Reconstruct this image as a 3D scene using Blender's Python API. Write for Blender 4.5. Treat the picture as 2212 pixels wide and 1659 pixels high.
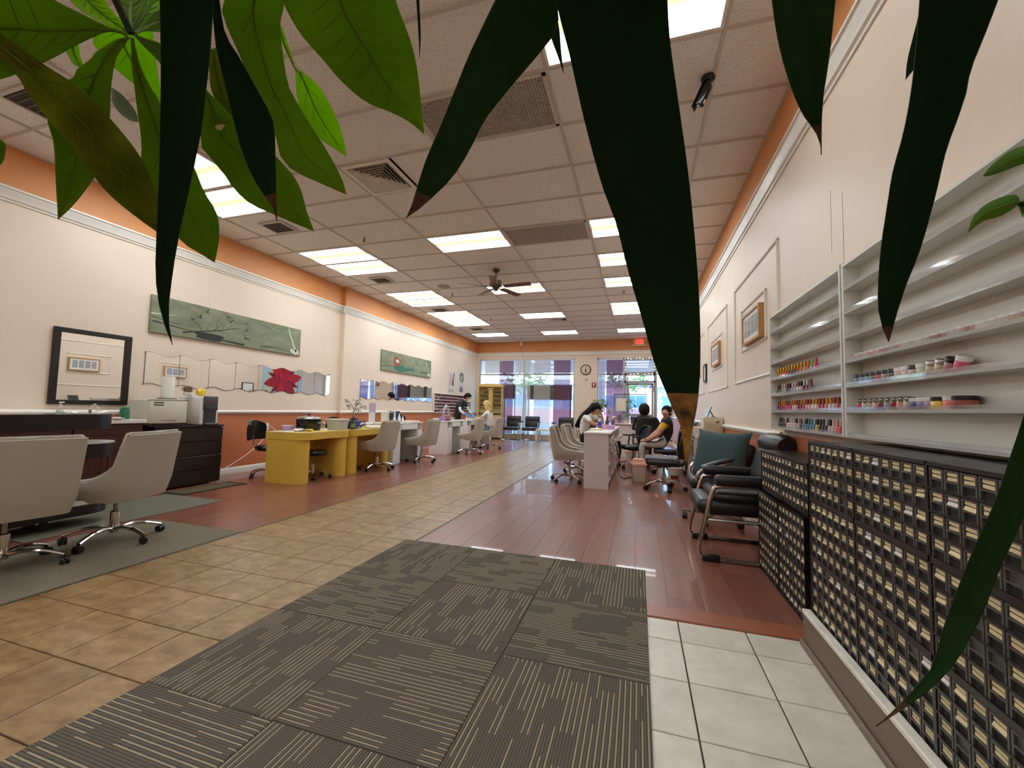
import bpy, bmesh, math, random
from mathutils import Vector, Matrix
random.seed(7)
SC = bpy.context.scene
COL = SC.collection
PI = math.pi
for o in list(bpy.data.objects): bpy.data.objects.remove(o)

# ------------------------------------------------------------------ camera, world, exposure
IW, IH, FPX = 2212.0, 1659.0, 888.7
CAMZ = 1.12
def _cam_axes(yaw, pitch, roll):
    yaw, pitch, roll = math.radians(yaw), math.radians(pitch), math.radians(roll)
    f = Vector((-math.sin(yaw)*math.cos(pitch), math.cos(yaw)*math.cos(pitch), math.sin(pitch)))
    r = Vector((math.cos(yaw), math.sin(yaw), 0)); d = f.cross(r)
    return r*math.cos(roll)+d*math.sin(roll), -r*math.sin(roll)+d*math.cos(roll), f
CR, CD, CF = _cam_axes(17.14466, 3.494724, -1.296601)
cd = bpy.data.cameras.new('camera'); cam = bpy.data.objects.new('camera', cd); COL.objects.link(cam)
cd.sensor_width = 36.0; cd.lens = FPX/IW*36.0; cd.clip_start = 0.02; cd.clip_end = 300
cam.matrix_world = Matrix(((CR.x, -CD.x, -CF.x, 0), (CR.y, -CD.y, -CF.y, 0), (CR.z, -CD.z, -CF.z, CAMZ), (0, 0, 0, 1)))
SC.camera = cam
cd.dof.use_dof = False
SC.view_settings.view_transform = 'Standard'; SC.view_settings.look = 'None'
SC.view_settings.gamma = 1.0; SC.view_settings.use_curve_mapping = False
SC.view_settings.exposure = 0.8
cy = SC.cycles
cy.use_denoising = True; cy.max_bounces = 10; cy.diffuse_bounces = 6; cy.glossy_bounces = 4
cy.transmission_bounces = 6; cy.transparent_max_bounces = 12
cy.caustics_reflective = False; cy.caustics_refractive = False; cy.sample_clamp_indirect = 6.0

def pix(px, py, dist):
    "the point this far from the camera's eye along a sight line of the photograph"
    v = CR*((px-IW/2)/FPX) + CD*((py-IH/2)/FPX) + CF
    return v.normalized()*dist + Vector((0, 0, CAMZ))

world = bpy.data.worlds.new('world'); SC.world = world; world.use_nodes = True
nt = world.node_tree; nt.nodes.clear()
sky = nt.nodes.new('ShaderNodeTexSky'); sky.sky_type = 'NISHITA'; sky.sun_disc = False
sky.sun_elevation = math.radians(50); sky.sun_rotation = math.radians(200); sky.ozone_density = 2.0
bg = nt.nodes.new('ShaderNodeBackground'); bg.inputs['Strength'].default_value = 0.9
wo = nt.nodes.new('ShaderNodeOutputWorld')
nt.links.new(sky.outputs[0], bg.inputs[0]); nt.links.new(bg.outputs[0], wo.inputs[0])
LIGHT = 8.0     # radiance of the ceiling diffusers

# ------------------------------------------------------------------ materials
def lin(c):
    return tuple((x/255/12.92 if x/255 <= 0.04045 else ((x/255+0.055)/1.055)**2.4) for x in c) + (1.0,)
MATS = {}
def mat(name, col, rough=0.5, metal=0.0, var=0.0, vscale=8.0, stretch=(1, 1, 1), orand=0.0, bump=0.0, bscale=60.0,
        col2=None, spec=0.5, emit=None, estr=0.0, transl=0.0, alpha=1.0, coat=0.0, sheen=0.0, transm=0.0, sharp=0.0):
    if name in MATS: return MATS[name]
    m = bpy.data.materials.new(name); m.use_nodes = True
    n = m.node_tree.nodes; l = m.node_tree.links
    b = n['Principled BSDF']
    b.inputs['Roughness'].default_value = rough; b.inputs['Metallic'].default_value = metal
    b.inputs['Specular IOR Level'].default_value = spec
    b.inputs['Coat Weight'].default_value = coat; b.inputs['Sheen Weight'].default_value = sheen
    b.inputs['Transmission Weight'].default_value = transm
    b.inputs['Alpha'].default_value = alpha
    c = lin(col); src = None
    tc = n.new('ShaderNodeTexCoord'); mp = n.new('ShaderNodeMapping'); l.new(tc.outputs['Object'], mp.inputs[0])
    mp.inputs['Scale'].default_value = stretch
    oi = n.new('ShaderNodeObjectInfo')
    add = n.new('ShaderNodeVectorMath'); add.operation = 'MULTIPLY_ADD'
    add.inputs[1].default_value = (37.0, 17.0, 11.0)
    l.new(oi.outputs['Random'], add.inputs[0]); l.new(mp.outputs[0], add.inputs[2])
    if var or col2:
        t = n.new('ShaderNodeTexNoise'); t.inputs['Scale'].default_value = vscale; t.inputs['Detail'].default_value = 6
        t.inputs['Roughness'].default_value = 0.65
        l.new(add.outputs[0], t.inputs['Vector'])
        r = n.new('ShaderNodeValToRGB')
        lo, hi = (0.3+sharp*0.15, 0.7-sharp*0.15)
        r.color_ramp.elements[0].position = lo; r.color_ramp.elements[1].position = hi
        a = c; z = lin(col2) if col2 else None
        if z is None:
            a = tuple(max(0, x*(1-var)) for x in c[:3])+(1,); z = tuple(min(1, x*(1+var)) for x in c[:3])+(1,)
        r.color_ramp.elements[0].color = a; r.color_ramp.elements[1].color = z
        l.new(t.outputs['Fac'], r.inputs[0]); src = r.outputs[0]
    if orand:
        hs = n.new('ShaderNodeHueSaturation')
        ma = n.new('ShaderNodeMapRange'); ma.inputs['To Min'].default_value = 1-orand; ma.inputs['To Max'].default_value = 1+orand
        l.new(oi.outputs['Random'], ma.inputs['Value']); l.new(ma.outputs[0], hs.inputs['Value'])
        if src: l.new(src, hs.inputs['Color'])
        else: hs.inputs['Color'].default_value = c
        src = hs.outputs[0]
    if src: l.new(src, b.inputs['Base Color'])
    else: b.inputs['Base Color'].default_value = c
    if bump:
        t2 = n.new('ShaderNodeTexNoise'); t2.inputs['Scale'].default_value = bscale; t2.inputs['Detail'].default_value = 4
        l.new(add.outputs[0], t2.inputs['Vector'])
        bp = n.new('ShaderNodeBump'); bp.inputs['Strength'].default_value = bump; bp.inputs['Distance'].default_value = 0.01
        l.new(t2.outputs['Fac'], bp.inputs['Height']); l.new(bp.outputs[0], b.inputs['Normal'])
    if emit:
        b.inputs['Emission Color'].default_value = lin(emit); b.inputs['Emission Strength'].default_value = estr
    if transl:
        tr = n.new('ShaderNodeBsdfTranslucent'); mx = n.new('ShaderNodeMixShader'); mx.inputs[0].default_value = transl
        if src: l.new(src, tr.inputs[0])
        else: tr.inputs[0].default_value = c
        l.new(b.outputs[0], mx.inputs[1]); l.new(tr.outputs[0], mx.inputs[2])
        l.new(mx.outputs[0], n['Material Output'].inputs[0])
    MATS[name] = m
    return m

# ------------------------------------------------------------------ mesh builder
def R3(rz=0, rx=0, ry=0): return Matrix.Rotation(rz, 4, 'Z') @ Matrix.Rotation(ry, 4, 'Y') @ Matrix.Rotation(rx, 4, 'X')
class MB:
    def __init__(s): s.v = []; s.f = []; s.mi = []; s.cur = 0; s.X = None
    def use(s, i): s.cur = i; return s
    def xf(s, M): s.X = M; return s
    def add(s, vs, fs):
        k = len(s.v)
        for p in vs:
            p = Vector(p)
            if s.X is not None: p = s.X @ p
            s.v.append(tuple(p))
        for f in fs: s.f.append(tuple(i+k for i in f)); s.mi.append(s.cur)
        return s
    def box(s, x0, x1, y0, y1, z0, z1, bv=0.0, seg=1):
        if x0 > x1: x0, x1 = x1, x0
        if y0 > y1: y0, y1 = y1, y0
        if z0 > z1: z0, z1 = z1, z0
        if bv <= 0:
            return s.add([(x0,y0,z0),(x1,y0,z0),(x1,y1,z0),(x0,y1,z0),(x0,y0,z1),(x1,y0,z1),(x1,y1,z1),(x0,y1,z1)],
                         [(0,3,2,1),(4,5,6,7),(0,1,5,4),(1,2,6,5),(2,3,7,6),(3,0,4,7)])
        bm = bmesh.new()
        bmesh.ops.create_cube(bm, size=1.0)
        for v in bm.verts: v.co = Vector(((x0+x1)/2+v.co.x*(x1-x0), (y0+y1)/2+v.co.y*(y1-y0), (z0+z1)/2+v.co.z*(z1-z0)))
        bmesh.ops.bevel(bm, geom=list(bm.edges), offset=min(bv, (x1-x0)*.49, (y1-y0)*.49, (z1-z0)*.49), segments=seg, affect='EDGES', profile=0.5)
        return s.frombm(bm)
    def frombm(s, bm):
        bm.verts.index_update()
        vs = [v.co.copy() for v in bm.verts]; fs = [[v.index for v in f.verts] for f in bm.faces]
        bm.free(); return s.add(vs, fs)
    def prism(s, pts, z0, z1, axis='z'):
        n = len(pts)
        area = sum(pts[i][0]*pts[(i+1) % n][1]-pts[(i+1) % n][0]*pts[i][1] for i in range(n))
        if area < 0: pts = pts[::-1]
        def P(a, b, h): return {'z': (a, b, h), 'x': (h, a, b), 'y': (a, h, b)}[axis]
        vs = [P(a, b, z0) for a, b in pts]+[P(a, b, z1) for a, b in pts]
        fs = [tuple(range(n-1, -1, -1)), tuple(range(n, 2*n))]+[(i, (i+1) % n, n+(i+1) % n, n+i) for i in range(n)]
        if axis == 'y': fs = [f[::-1] for f in fs]
        return s.add(vs, fs)
    def lathe(s, prof, c=(0, 0, 0), seg=16, axis='z'):
        "prof: (radius, height) from bottom to top"
        vs = []; fs = []; cx, cyy, cz = c
        for r, h in prof:
            for i in range(seg):
                a = 2*PI*i/seg; u, w = r*math.cos(a), r*math.sin(a)
                vs.append({'z': (cx+u, cyy+w, cz+h), 'x': (cx+h, cyy+u, cz+w), 'y': (cx+w, cyy+h, cz+u)}[axis])
        for j in range(len(prof)-1):
            for i in range(seg):
                a, b = j*seg+i, j*seg+(i+1) % seg
                fs.append((a, b, b+seg, a+seg))
        if prof[0][0] > 1e-6: fs.append(tuple(range(seg-1, -1, -1)))
        if prof[-1][0] > 1e-6: fs.append(tuple(range((len(prof)-1)*seg, len(prof)*seg)))
        return s.add(vs, fs)
    def cyl(s, c, r, h, seg=16, axis='z'): return s.lathe([(r, 0), (r, h)], c, seg, axis)
    def sph(s, c, r, seg=12, rings=8, sc=(1, 1, 1)):
        bm = bmesh.new(); bmesh.ops.create_uvsphere(bm, u_segments=seg, v_segments=rings, radius=1.0)
        for v in bm.verts: v.co = Vector((c[0]+v.co.x*r*sc[0], c[1]+v.co.y*r*sc[1], c[2]+v.co.z*r*sc[2]))
        return s.frombm(bm)
    def tube(s, pts, r, seg=8, closed=False, flat=1.0):
        pts = [Vector(p) for p in pts]; n = len(pts)
        rs = r if isinstance(r, (list, tuple)) else [r]*n
        vs = []; fs = []; up = None
        for i, p in enumerate(pts):
            if closed: t = pts[(i+1) % n]-pts[i-1]
            else: t = pts[min(i+1, n-1)]-pts[max(i-1, 0)]
            t.normalize()
            if up is None:
                up = Vector((0, 0, 1)) if abs(t.z) < 0.9 else Vector((1, 0, 0))
            a = t.cross(up)
            if a.length < 1e-5: a = t.cross(Vector((0, 1, 0)))
            a.normalize(); b = a.cross(t).normalized(); up = b
            for k in range(seg):
                w = 2*PI*k/seg; vs.append(p+a*(rs[i]*math.cos(w))+b*(rs[i]*flat*math.sin(w)))
        for i in range(n if closed else n-1):
            for k in range(seg):
                a0, a1 = i*seg+k, i*seg+(k+1) % seg; j = ((i+1) % n)*seg
                fs.append((a0, a1, j+(k+1) % seg, j+k))
        if not closed: fs += [tuple(range(seg-1, -1, -1)), tuple(range((n-1)*seg, n*seg))]
        return s.add(vs, fs)
    def sheet(s, rows, thick=0.0):
        "rows of points (equal length) -> surface; thick > 0 gives it a back and closed rim"
        nr, nc = len(rows), len(rows[0]); P = [Vector(p) for r in rows for p in r]
        top = [(i*nc+j, i*nc+j+1, (i+1)*nc+j+1, (i+1)*nc+j) for i in range(nr-1) for j in range(nc-1)]
        if thick <= 0: return s.add(P, top)
        N = [Vector((0, 0, 0)) for _ in P]
        for f in top:
            q = (P[f[1]]-P[f[0]]).cross(P[f[3]]-P[f[0]])+(P[f[3]]-P[f[2]]).cross(P[f[1]]-P[f[2]])
            for i in f: N[i] += q
        Q = [p-(nn.normalized() if nn.length > 1e-12 else nn)*thick for p, nn in zip(P, N)]
        m = nr*nc; fs = top+[tuple(i+m for i in f[::-1]) for f in top]
        rim = [j for j in range(nc)]+[i*nc+nc-1 for i in range(1, nr)]+[(nr-1)*nc+j for j in range(nc-2, -1, -1)]+[i*nc for i in range(nr-2, 0, -1)]
        for a, b in zip(rim, rim[1:]+rim[:1]): fs.append((b, a, a+m, b+m))
        return s.add(P+Q, fs)
    def mesh(s, name, mats, smooth=35):
        me = bpy.data.meshes.new(name); me.from_pydata(s.v, [], s.f)
        for m in (mats if isinstance(mats, (list, tuple)) else [mats]): me.materials.append(m)
        if any(s.mi): me.polygons.foreach_set('material_index', s.mi)
        if smooth:
            me.polygons.foreach_set('use_smooth', [True]*len(me.polygons)); me.set_sharp_from_angle(angle=math.radians(smooth))
        me.update(); return me
    def obj(s, name, mats, parent=None, smooth=35): return link(name, s.mesh(name, mats, smooth), parent)
def link(name, me, parent=None, loc=None):
    o = bpy.data.objects.new(name, me); COL.objects.link(o)
    if parent is not None: o.parent = parent
    if loc is not None: o.location = loc
    return o
def tag(o, label=None, cat=None, group=None, kind=None):
    if label: o['label'] = label
    if cat: o['category'] = cat
    if group: o['group'] = group
    if kind: o['kind'] = kind
    return o
def thing(name, label, cat, loc=(0, 0, 0), rz=0.0, group=None):
    o = bpy.data.objects.new(name, None); COL.objects.link(o); o.location = loc; o.rotation_euler = (0, 0, rz)
    o.empty_display_size = 0.1
    return tag(o, label, cat, group)
KIDS = {}
def kids(o): return [c for c in bpy.data.objects if c.parent == o]
def dup(root, loc, rz=None, label=None, group=None, tree=None):
    "copy a thing with its parts and sub-parts"
    tree = tree or [(c, kids(c)) for c in kids(root)]
    r = root.copy(); COL.objects.link(r); r.location = loc
    if rz is not None: r.rotation_euler = (0, 0, rz)
    if label: r['label'] = label
    if group: r['group'] = group
    for c, gs in tree:
        k = c.copy(); COL.objects.link(k); k.parent = r
        for g in gs: q = g.copy(); COL.objects.link(q); q.parent = k
    return r
def struct(o): o['kind'] = 'structure'; return o
def rrect(x0, x1, y0, y1, r, n=5):
    out = []
    for cx, cyy, a0 in ((x1-r, y1-r, 0), (x0+r, y1-r, 90), (x0+r, y0+r, 180), (x1-r, y0+r, 270)):
        for i in range(n+1):
            a = math.radians(a0+90*i/n); out.append((cx+r*math.cos(a), cyy+r*math.sin(a)))
    return out
def spline(pts, n=6):
    "Catmull-Rom through the points"
    P = [Vector(p) for p in pts]; out = []
    for i in range(len(P)-1):
        a = P[i-1] if i else P[0]*2-P[1]; b, c = P[i], P[i+1]; d = P[i+2] if i+2 < len(P) else P[-1]*2-P[-2]
        for k in range(n):
            t = k/n
            out.append(0.5*((2*b)+(c-a)*t+(2*a-5*b+4*c-d)*t*t+(3*b-a-3*c+d)*t**3))
    out.append(P[-1]); return out

M_peach = mat('peach_wall_paint', (228, 209, 189), 0.45, var=0.03, vscale=1.2, bump=0.05, bscale=180)
M_orange = mat('orange_band_paint', (214, 144, 84), 0.5, var=0.04, vscale=1.5, bump=0.05, bscale=180)
M_terra = mat('terracotta_wall_paint', (194, 116, 76), 0.5, var=0.04, vscale=1.5, bump=0.05, bscale=180)
M_trim = mat('white_trim_paint', (228, 224, 214), 0.35)
M_white = mat('white_laminate', (226, 222, 216), 0.3)
M_black = mat('black_plastic', (20, 20, 21), 0.4)
M_blackgl = mat('black_gloss', (16, 15, 16), 0.22)
M_chrome = mat('chrome', (205, 203, 200), 0.14, metal=1.0)
M_steel = mat('brushed_steel', (150, 148, 145), 0.35, metal=1.0)
M_grey = mat('grey_plastic', (120, 120, 120), 0.5)
M_mirror = mat('mirror_glass', (238, 238, 236), 0.01, metal=1.0)
M_alu = mat('grey_aluminium', (158, 156, 152), 0.4, metal=0.3)
M_cream = mat('cream_plastic', (222, 212, 186), 0.4)
M_grout = mat('dark_grout', (66, 54, 42), 0.9)
M_glass = None
def glass(name, col=(235, 245, 248), opac=0.08):
    if name in MATS: return MATS[name]
    m = bpy.data.materials.new(name); m.use_nodes = True; n = m.node_tree.nodes; l = m.node_tree.links
    n.remove(n['Principled BSDF'])
    t = n.new('ShaderNodeBsdfTransparent'); t.inputs[0].default_value = lin(col)
    g = n.new('ShaderNodeBsdfGlossy'); g.inputs['Roughness'].default_value = 0.02
    mx = n.new('ShaderNodeMixShader'); mx.inputs[0].default_value = opac
    l.new(t.outputs[0], mx.inputs[1]); l.new(g.outputs[0], mx.inputs[2]); l.new(mx.outputs[0], n['Material Output'].inputs[0])
    MATS[name] = m; return m
M_glass = glass('window_glass')
def sheer(name, col, through):
    "curtain cloth: part of the light passes straight, part is scattered through"
    if name in MATS: return MATS[name]
    m = bpy.data.materials.new(name); m.use_nodes = True; n = m.node_tree.nodes; l = m.node_tree.links
    n.remove(n['Principled BSDF'])
    d = n.new('ShaderNodeBsdfDiffuse'); d.inputs[0].default_value = lin(col)
    tl = n.new('ShaderNodeBsdfTranslucent'); tl.inputs[0].default_value = lin(col)
    a = n.new('ShaderNodeMixShader'); a.inputs[0].default_value = 0.5
    l.new(d.outputs[0], a.inputs[1]); l.new(tl.outputs[0], a.inputs[2])
    t = n.new('ShaderNodeBsdfTransparent'); t.inputs[0].default_value = lin(tuple(min(255, x*0.5+120) for x in col))
    mx = n.new('ShaderNodeMixShader'); mx.inputs[0].default_value = through
    l.new(a.outputs[0], mx.inputs[1]); l.new(t.outputs[0], mx.inputs[2]); l.new(mx.outputs[0], n['Material Output'].inputs[0])
    MATS[name] = m; return m
# ------------------------------------------------------------------ room
XL, XLF, XR, YF, YB, ZC = -6.17, -6.09, 1.13, 15.03, -2.6, 3.69
PX0, PX1 = -3.28, -1.79           # the tiled aisle
fl = struct(MB().box(XL-.2, XR+.2, YB-.2, YF+.25, -0.12, -0.006).obj('floor', M_grout))
M_wood = mat('red_brown_laminate', (120, 70, 55), 0.3, stretch=(10, 0.8, 1), vscale=3, col2=(139, 88, 70), orand=0.11, coat=0.25)
M_tile = mat('tan_stone_tile', (120, 91, 58), 0.3, vscale=9, col2=(168, 138, 98), orand=0.08, stretch=(1, 1.5, 1), bump=0.04, bscale=30, sharp=0.2)
M_wtile = mat('cream_stone_tile', (196, 190, 172), 0.4, vscale=9, col2=(218, 212, 196), orand=0.04, bump=0.03, bscale=30)
M_wgrout = mat('pale_grout', (110, 104, 90), 0.9)
def piece(w, d, h, bv):
    return MB().box(-w/2, w/2, -d/2, d/2, -h, 0, 0).mesh('piece', M_black, 0) if bv <= 0 else None
def slab_mesh(name, w, d, h, ch, m):
    "thin slab with a chamfered upper edge, top at z = 0"
    a, b = w/2, d/2
    v = [(-a,-b,-h),(a,-b,-h),(a,b,-h),(-a,b,-h),(-a,-b,-ch),(a,-b,-ch),(a,b,-ch),(-a,b,-ch),(-a+ch,-b+ch,0),(a-ch,-b+ch,0),(a-ch,b-ch,0),(-a+ch,b-ch,0)]
    f = [(8,9,10,11)]+[(i,(i+1)%4,4+(i+1)%4,4+i) for i in range(4)]+[(4+i,4+(i+1)%4,8+(i+1)%4,8+i) for i in range(4)]
    return MB().add(v, f).mesh(name, m, 0)
_sl = {}
def slab(name, x0, x1, y0, y1, m, z=0.0, h=0.006, ch=0.0012, gap=0.001, parent=fl):
    w, d = round(x1-x0-2*gap, 3), round(y1-y0-2*gap, 3)
    if w < 0.01 or d < 0.01: return None
    k = (name, w, d, m.name)
    if k not in _sl: _sl[k] = slab_mesh(name, w, d, h, ch, m)
    return link(name, _sl[k], parent, ((x0+x1)/2, (y0+y1)/2, z))
def stuffslabs(name, rects, m, z=0.0, h=0.006, gap=0.001):
    b = MB()
    for x0, x1, y0, y1 in rects: b.box(x0+gap, x1-gap, y0+gap, y1-gap, z-h, z)
    return tag(b.obj(name, m, fl, 0), kind='stuff')
# laminate boards on both sides of the aisle
far = []
def boards(x0, x1, ya, yb, w, L, seed):
    rnd = random.Random(seed); x = x0
    while x < x1-0.01:
        xe = min(x+w, x1); y = ya-rnd.random()*L
        while y < yb:
            a, b = max(y, ya), min(y+L, yb)
            if b-a > 0.02:
                if a < 8.2 and b > 1.6: slab('plank', x, xe, a, b, M_wood, gap=0.0006, ch=0.0008)
                else: far.append((x, xe, a, b))
            y += L
        x = xe
boards(XL, PX0-.012, YB, YF, 0.193, 1.29, 3)
boards(PX1+.014, XR, 2.61, YF, 0.195, 1.29, 5)
stuffslabs('distant_planks', far, M_wood, gap=0.0006)
slab('threshold_plank', PX1+.014, 0.875, 2.46, 2.61, mat('threshold_wood', (140, 78, 52), 0.35, stretch=(0.8, 9, 1), vscale=5, col2=(156, 92, 62)), z=0.006, h=0.012, ch=0.005)
# tan aisle tiles
xs = [PX0]+[-2.11+.32*i for i in range(-3, 2)]; far = []
for i in range(len(xs)-1):
    y = 1.205-.32*12
    while y < YF:
        a, b = max(y, YB), min(y+.32, YF)
        if b-a > .02:
            if 0.4 < y < 8.5: slab('tile', xs[i], xs[i+1], a, b, M_tile, gap=0.003, ch=0.002)
            else: far.append((xs[i], xs[i+1], a, b))
        y += .32
stuffslabs('distant_tiles', far, M_tile, gap=0.0022)
far = []
y = 2.25+.21
wrows = [2.25-.3175*k for k in range(0, 16)]
for xa, xb in [(-1.755+.325*k, -1.755+.325*(k+1)) for k in range(0, 9)]+[(1.17-.0, 1.17)]:
    xb = min(xb, XR); xa = max(xa, PX1)
    if xb-xa < .02: continue
    for j, yy in enumerate([2.458]+wrows):
        ya = ([2.458]+wrows)[j+1] if j < len(wrows) else YB
        if xa > -0.3 and ya > 0.6: slab('white_tile', xa+.01, xb+.01 if xb < XR else xb, ya, yy, M_wtile, gap=0.003, ch=0.002)
        else: far.append((xa+.01, min(xb+.01, XR), ya, yy))
stuffslabs('hidden_tiles', far, M_wtile, gap=0.003)
struct(MB().box(PX1-.004, PX1+.018, 3.12, YF, -.006, .004, .002).obj('trim_1', mat('dark_metal_strip', (84, 78, 70), .4, metal=.4)))
struct(MB().box(PX0-.014, PX0+.006, YB, YF, -.006, .003, .001).obj('trim_2', MATS['dark_metal_strip']))

# walls --------------------------------------------------------------
RZ0, RZ1, CZ0, CZ1 = 0.945, 1.0, 3.12, 3.265      # chair rail, crown
def wall_bands(b, x0, x1, y0, y1):
    b.use(0).box(x0, x1, y0, y1, 0, RZ0+.02); b.use(1).box(x0, x1, y0, y1, RZ0+.02, CZ0+.05); b.use(2).box(x0, x1, y0, y1, CZ0+.05, ZC+.02)
WM = [M_terra, M_peach, M_orange]
JY = 7.36
b = MB(); wall_bands(b, XL-.15, XL, YB, JY); wl = struct(b.obj('wall_left', WM, smooth=0))
b = MB(); wall_bands(b, XL-.15, XLF, JY, YF+.1); struct(b.obj('wall_left_far', WM, smooth=0))
b = MB(); wall_bands(b, XR, XR+.15, YB, YF+.1); wr = struct(b.obj('wall_right', WM, smooth=0))
b = MB(); wall_bands(b, XL-.15, XR+.15, YB-.15, YB); struct(b.obj('wall_back', WM, smooth=0))
W1 = (-5.99, -2.24, 0.14, 3.04); W2 = (-1.43, -0.48, 0.14, 3.03); DR = (-0.48, 0.56, 0.0, 3.03); W3 = (0.56, 1.10, 0.14, 3.03)
b = MB()
def fw(x0, x1, z0, z1, k): b.use(k).box(x0, x1, YF, YF+.16, z0, z1)
fw(XL-.15, XR+.15, 3.265, ZC+.02, 2); fw(XL-.15, XR+.15, 3.03, 3.265, 1)
for xa, xb in ((XL-.15, W1[0]), (W1[1], W2[0]), (W3[1], XR+.15)): fw(xa, xb, 0, 3.03, 1)
fw(W1[0], W1[1], 0, .14, 1); fw(W2[0], W2[1], 0, .14, 1); fw(W3[0], W3[1], 0, .14, 1)
struct(b.obj('wall_far', WM, smooth=0))
CROWN = [(0, 0), (.012, 0), (.014, .02), (.03, .028), (.034, .06), (.05, .09), (.056, .118), (.07, .122), (.07, .142), (0, .145)]
RAIL = [(0, 0), (.012, 0), (.016, .012), (.03, .02), (.034, .034), (.026, .044), (.02, .05), (.018, .056), (0, .058)]
BASE = [(0, 0), (.016, 0), (.016, .075), (.01, .09), (.004, .1), (0, .1)]
PANEL = [(0, -.0125), (.006, -.0125), (.012, -.006), (.015, 0), (.012, .006), (.006, .0125), (0, .0125)]
tn = [2]
def trim(b, name=None):
    tn[0] += 1
    return struct(b.obj(name or 'trim_%d' % tn[0], M_trim))
def runY(prof, x, sgn, y0, y1, z, b=None):
    b = b or MB(); n = len(prof)
    vs = [(x+sgn*p[0], y, z+p[1]) for y in (y0, y1) for p in prof]
    fs = [(i, (i+1) % n, n+(i+1) % n, n+i) for i in range(n)]+[tuple(range(n-1, -1, -1)), tuple(range(n, 2*n))]
    if sgn > 0: fs = [f[::-1] for f in fs]
    return b.add(vs, fs)
def runX(prof, y, x0, x1, z, b=None):
    b = b or MB(); n = len(prof)
    vs = [(x, y-p[0], z+p[1]) for x in (x0, x1) for p in prof]
    fs = [(i, (i+1) % n, n+(i+1) % n, n+i)[::-1] for i in range(n)]+[tuple(range(n-1, -1, -1))[::-1], tuple(range(n, 2*n))[::-1]]
    return b.add(vs, fs)
trim(runY(CROWN, XL, 1, YB, JY, CZ0)); trim(runY(CROWN, XLF, 1, JY-.07, YF, CZ0)); trim(runY(CROWN, XR, -1, YB, YF, CZ0))
trim(runX([(0, 0), (.02, 0), (.03, .01), (.03, .1), (.045, .12), (.045, .14), (0, .145)], YF, XLF, XR, CZ0+.03))
trim(runY(RAIL, XL, 1, YB, JY, RZ0)); trim(runY(RAIL, XLF, 1, JY-.034, YF, RZ0)); trim(runY(RAIL, XR, -1, 3.9, YF, RZ0-.02))
trim(runY(BASE, XL, 1, YB, JY, 0), 'baseboard_left'); trim(runY(BASE, XLF, 1, JY-.016, YF, 0), 'baseboard_left_far'); trim(runY(BASE, XR, -1, 2.6, YF, 0), 'baseboard_right')
def panel(y0, y1, z0, z1, s=1.0):
    b = MB(); P = [(p[0]*s, p[1]*s) for p in PANEL]
    for z in (z0, z1): runY(P, XR, -1, y0-.0125*s, y1+.0125*s, z, b)
    n = len(P)
    for y in (y0, y1):
        vs = [(XR-p[0], y+p[1], z) for z in (z0-.0125*s, z1+.0125*s) for p in P]
        b.add(vs, [(i, (i+1) % n, n+(i+1) % n, n+i) for i in range(n)])
    return trim(b)
panel(3.935, 5.565, 1.49, 2.615); panel(4.30, 5.225, 1.832, 2.285)
panel(6.05, 7.61, 1.48, 2.575); panel(6.40, 7.28, 1.805, 2.262)
panel(8.1, 9.66, 1.48, 2.575); panel(8.45, 9.31, 1.805, 2.262)
# old drawing lines left on the wall paint above the rack (thin grooves)
b = MB()
for y, z0, z1 in ((2.93, 2.12, 2.52), (2.78, 2.02, 2.42)): b.box(XR-.0012, XR, y-.0012, y+.0012, z0, z1)
struct(b.obj('trim_scratch', mat('scratch_line', (150, 128, 112), .8)))
tn[0] += 1

# ceiling ------------------------------------------------------------
GX = [.545+1.225*i for i in range(-6, 1)]; GY0, GP = 3.534, .6365
ce = struct(MB().box(XL-.15, XR+.15, YB-.15, YF+.16, ZC+.045, ZC+.15).obj('ceiling', M_trim))
def ctile():
    m = mat('acoustic_ceiling_tile', (240, 240, 238), 0.9, var=0.03, vscale=1.6)
    n = m.node_tree.nodes; l = m.node_tree.links; bs = n['Principled BSDF']
    tc = n.new('ShaderNodeTexCoord'); mp = n.new('ShaderNodeMapping'); mp.inputs['Scale'].default_value = (90, 150, 1)
    oi = n.new('ShaderNodeObjectInfo'); ad = n.new('ShaderNodeVectorMath'); ad.operation = 'MULTIPLY_ADD'; ad.inputs[1].default_value = (60, 40, 0)
    t = n.new('ShaderNodeTexNoise'); t.inputs['Scale'].default_value = 1.0; t.inputs['Detail'].default_value = 1.5; t.inputs['Distortion'].default_value = 1.0
    l.new(tc.outputs['Object'], mp.inputs[0]); l.new(oi.outputs['Random'], ad.inputs[0]); l.new(mp.outputs[0], ad.inputs[2]); l.new(ad.outputs[0], t.inputs['Vector'])
    r = n.new('ShaderNodeValToRGB'); r.color_ramp.elements[0].position = .36; r.color_ramp.elements[1].position = .44
    l.new(t.outputs['Fac'], r.inputs[0])
    mm = n.new('ShaderNodeMix'); mm.data_type = 'RGBA'; mm.inputs[6].default_value = lin((206, 200, 194))
    old = bs.inputs['Base Color'].links[0].from_socket
    l.new(r.outputs[0], mm.inputs[0]); l.new(old, mm.inputs[7]); l.new(mm.outputs[2], bs.inputs['Base Color'])
    bp = n.new('ShaderNodeBump'); bp.inputs['Strength'].default_value = .5; bp.inputs['Distance'].default_value = .004
    l.new(r.outputs[0], bp.inputs['Height']); l.new(bp.outputs[0], bs.inputs['Normal'])
    return m
M_ctile = ctile()
M_grid = mat('ceiling_grid_paint', (200, 194, 186), .5)
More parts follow.
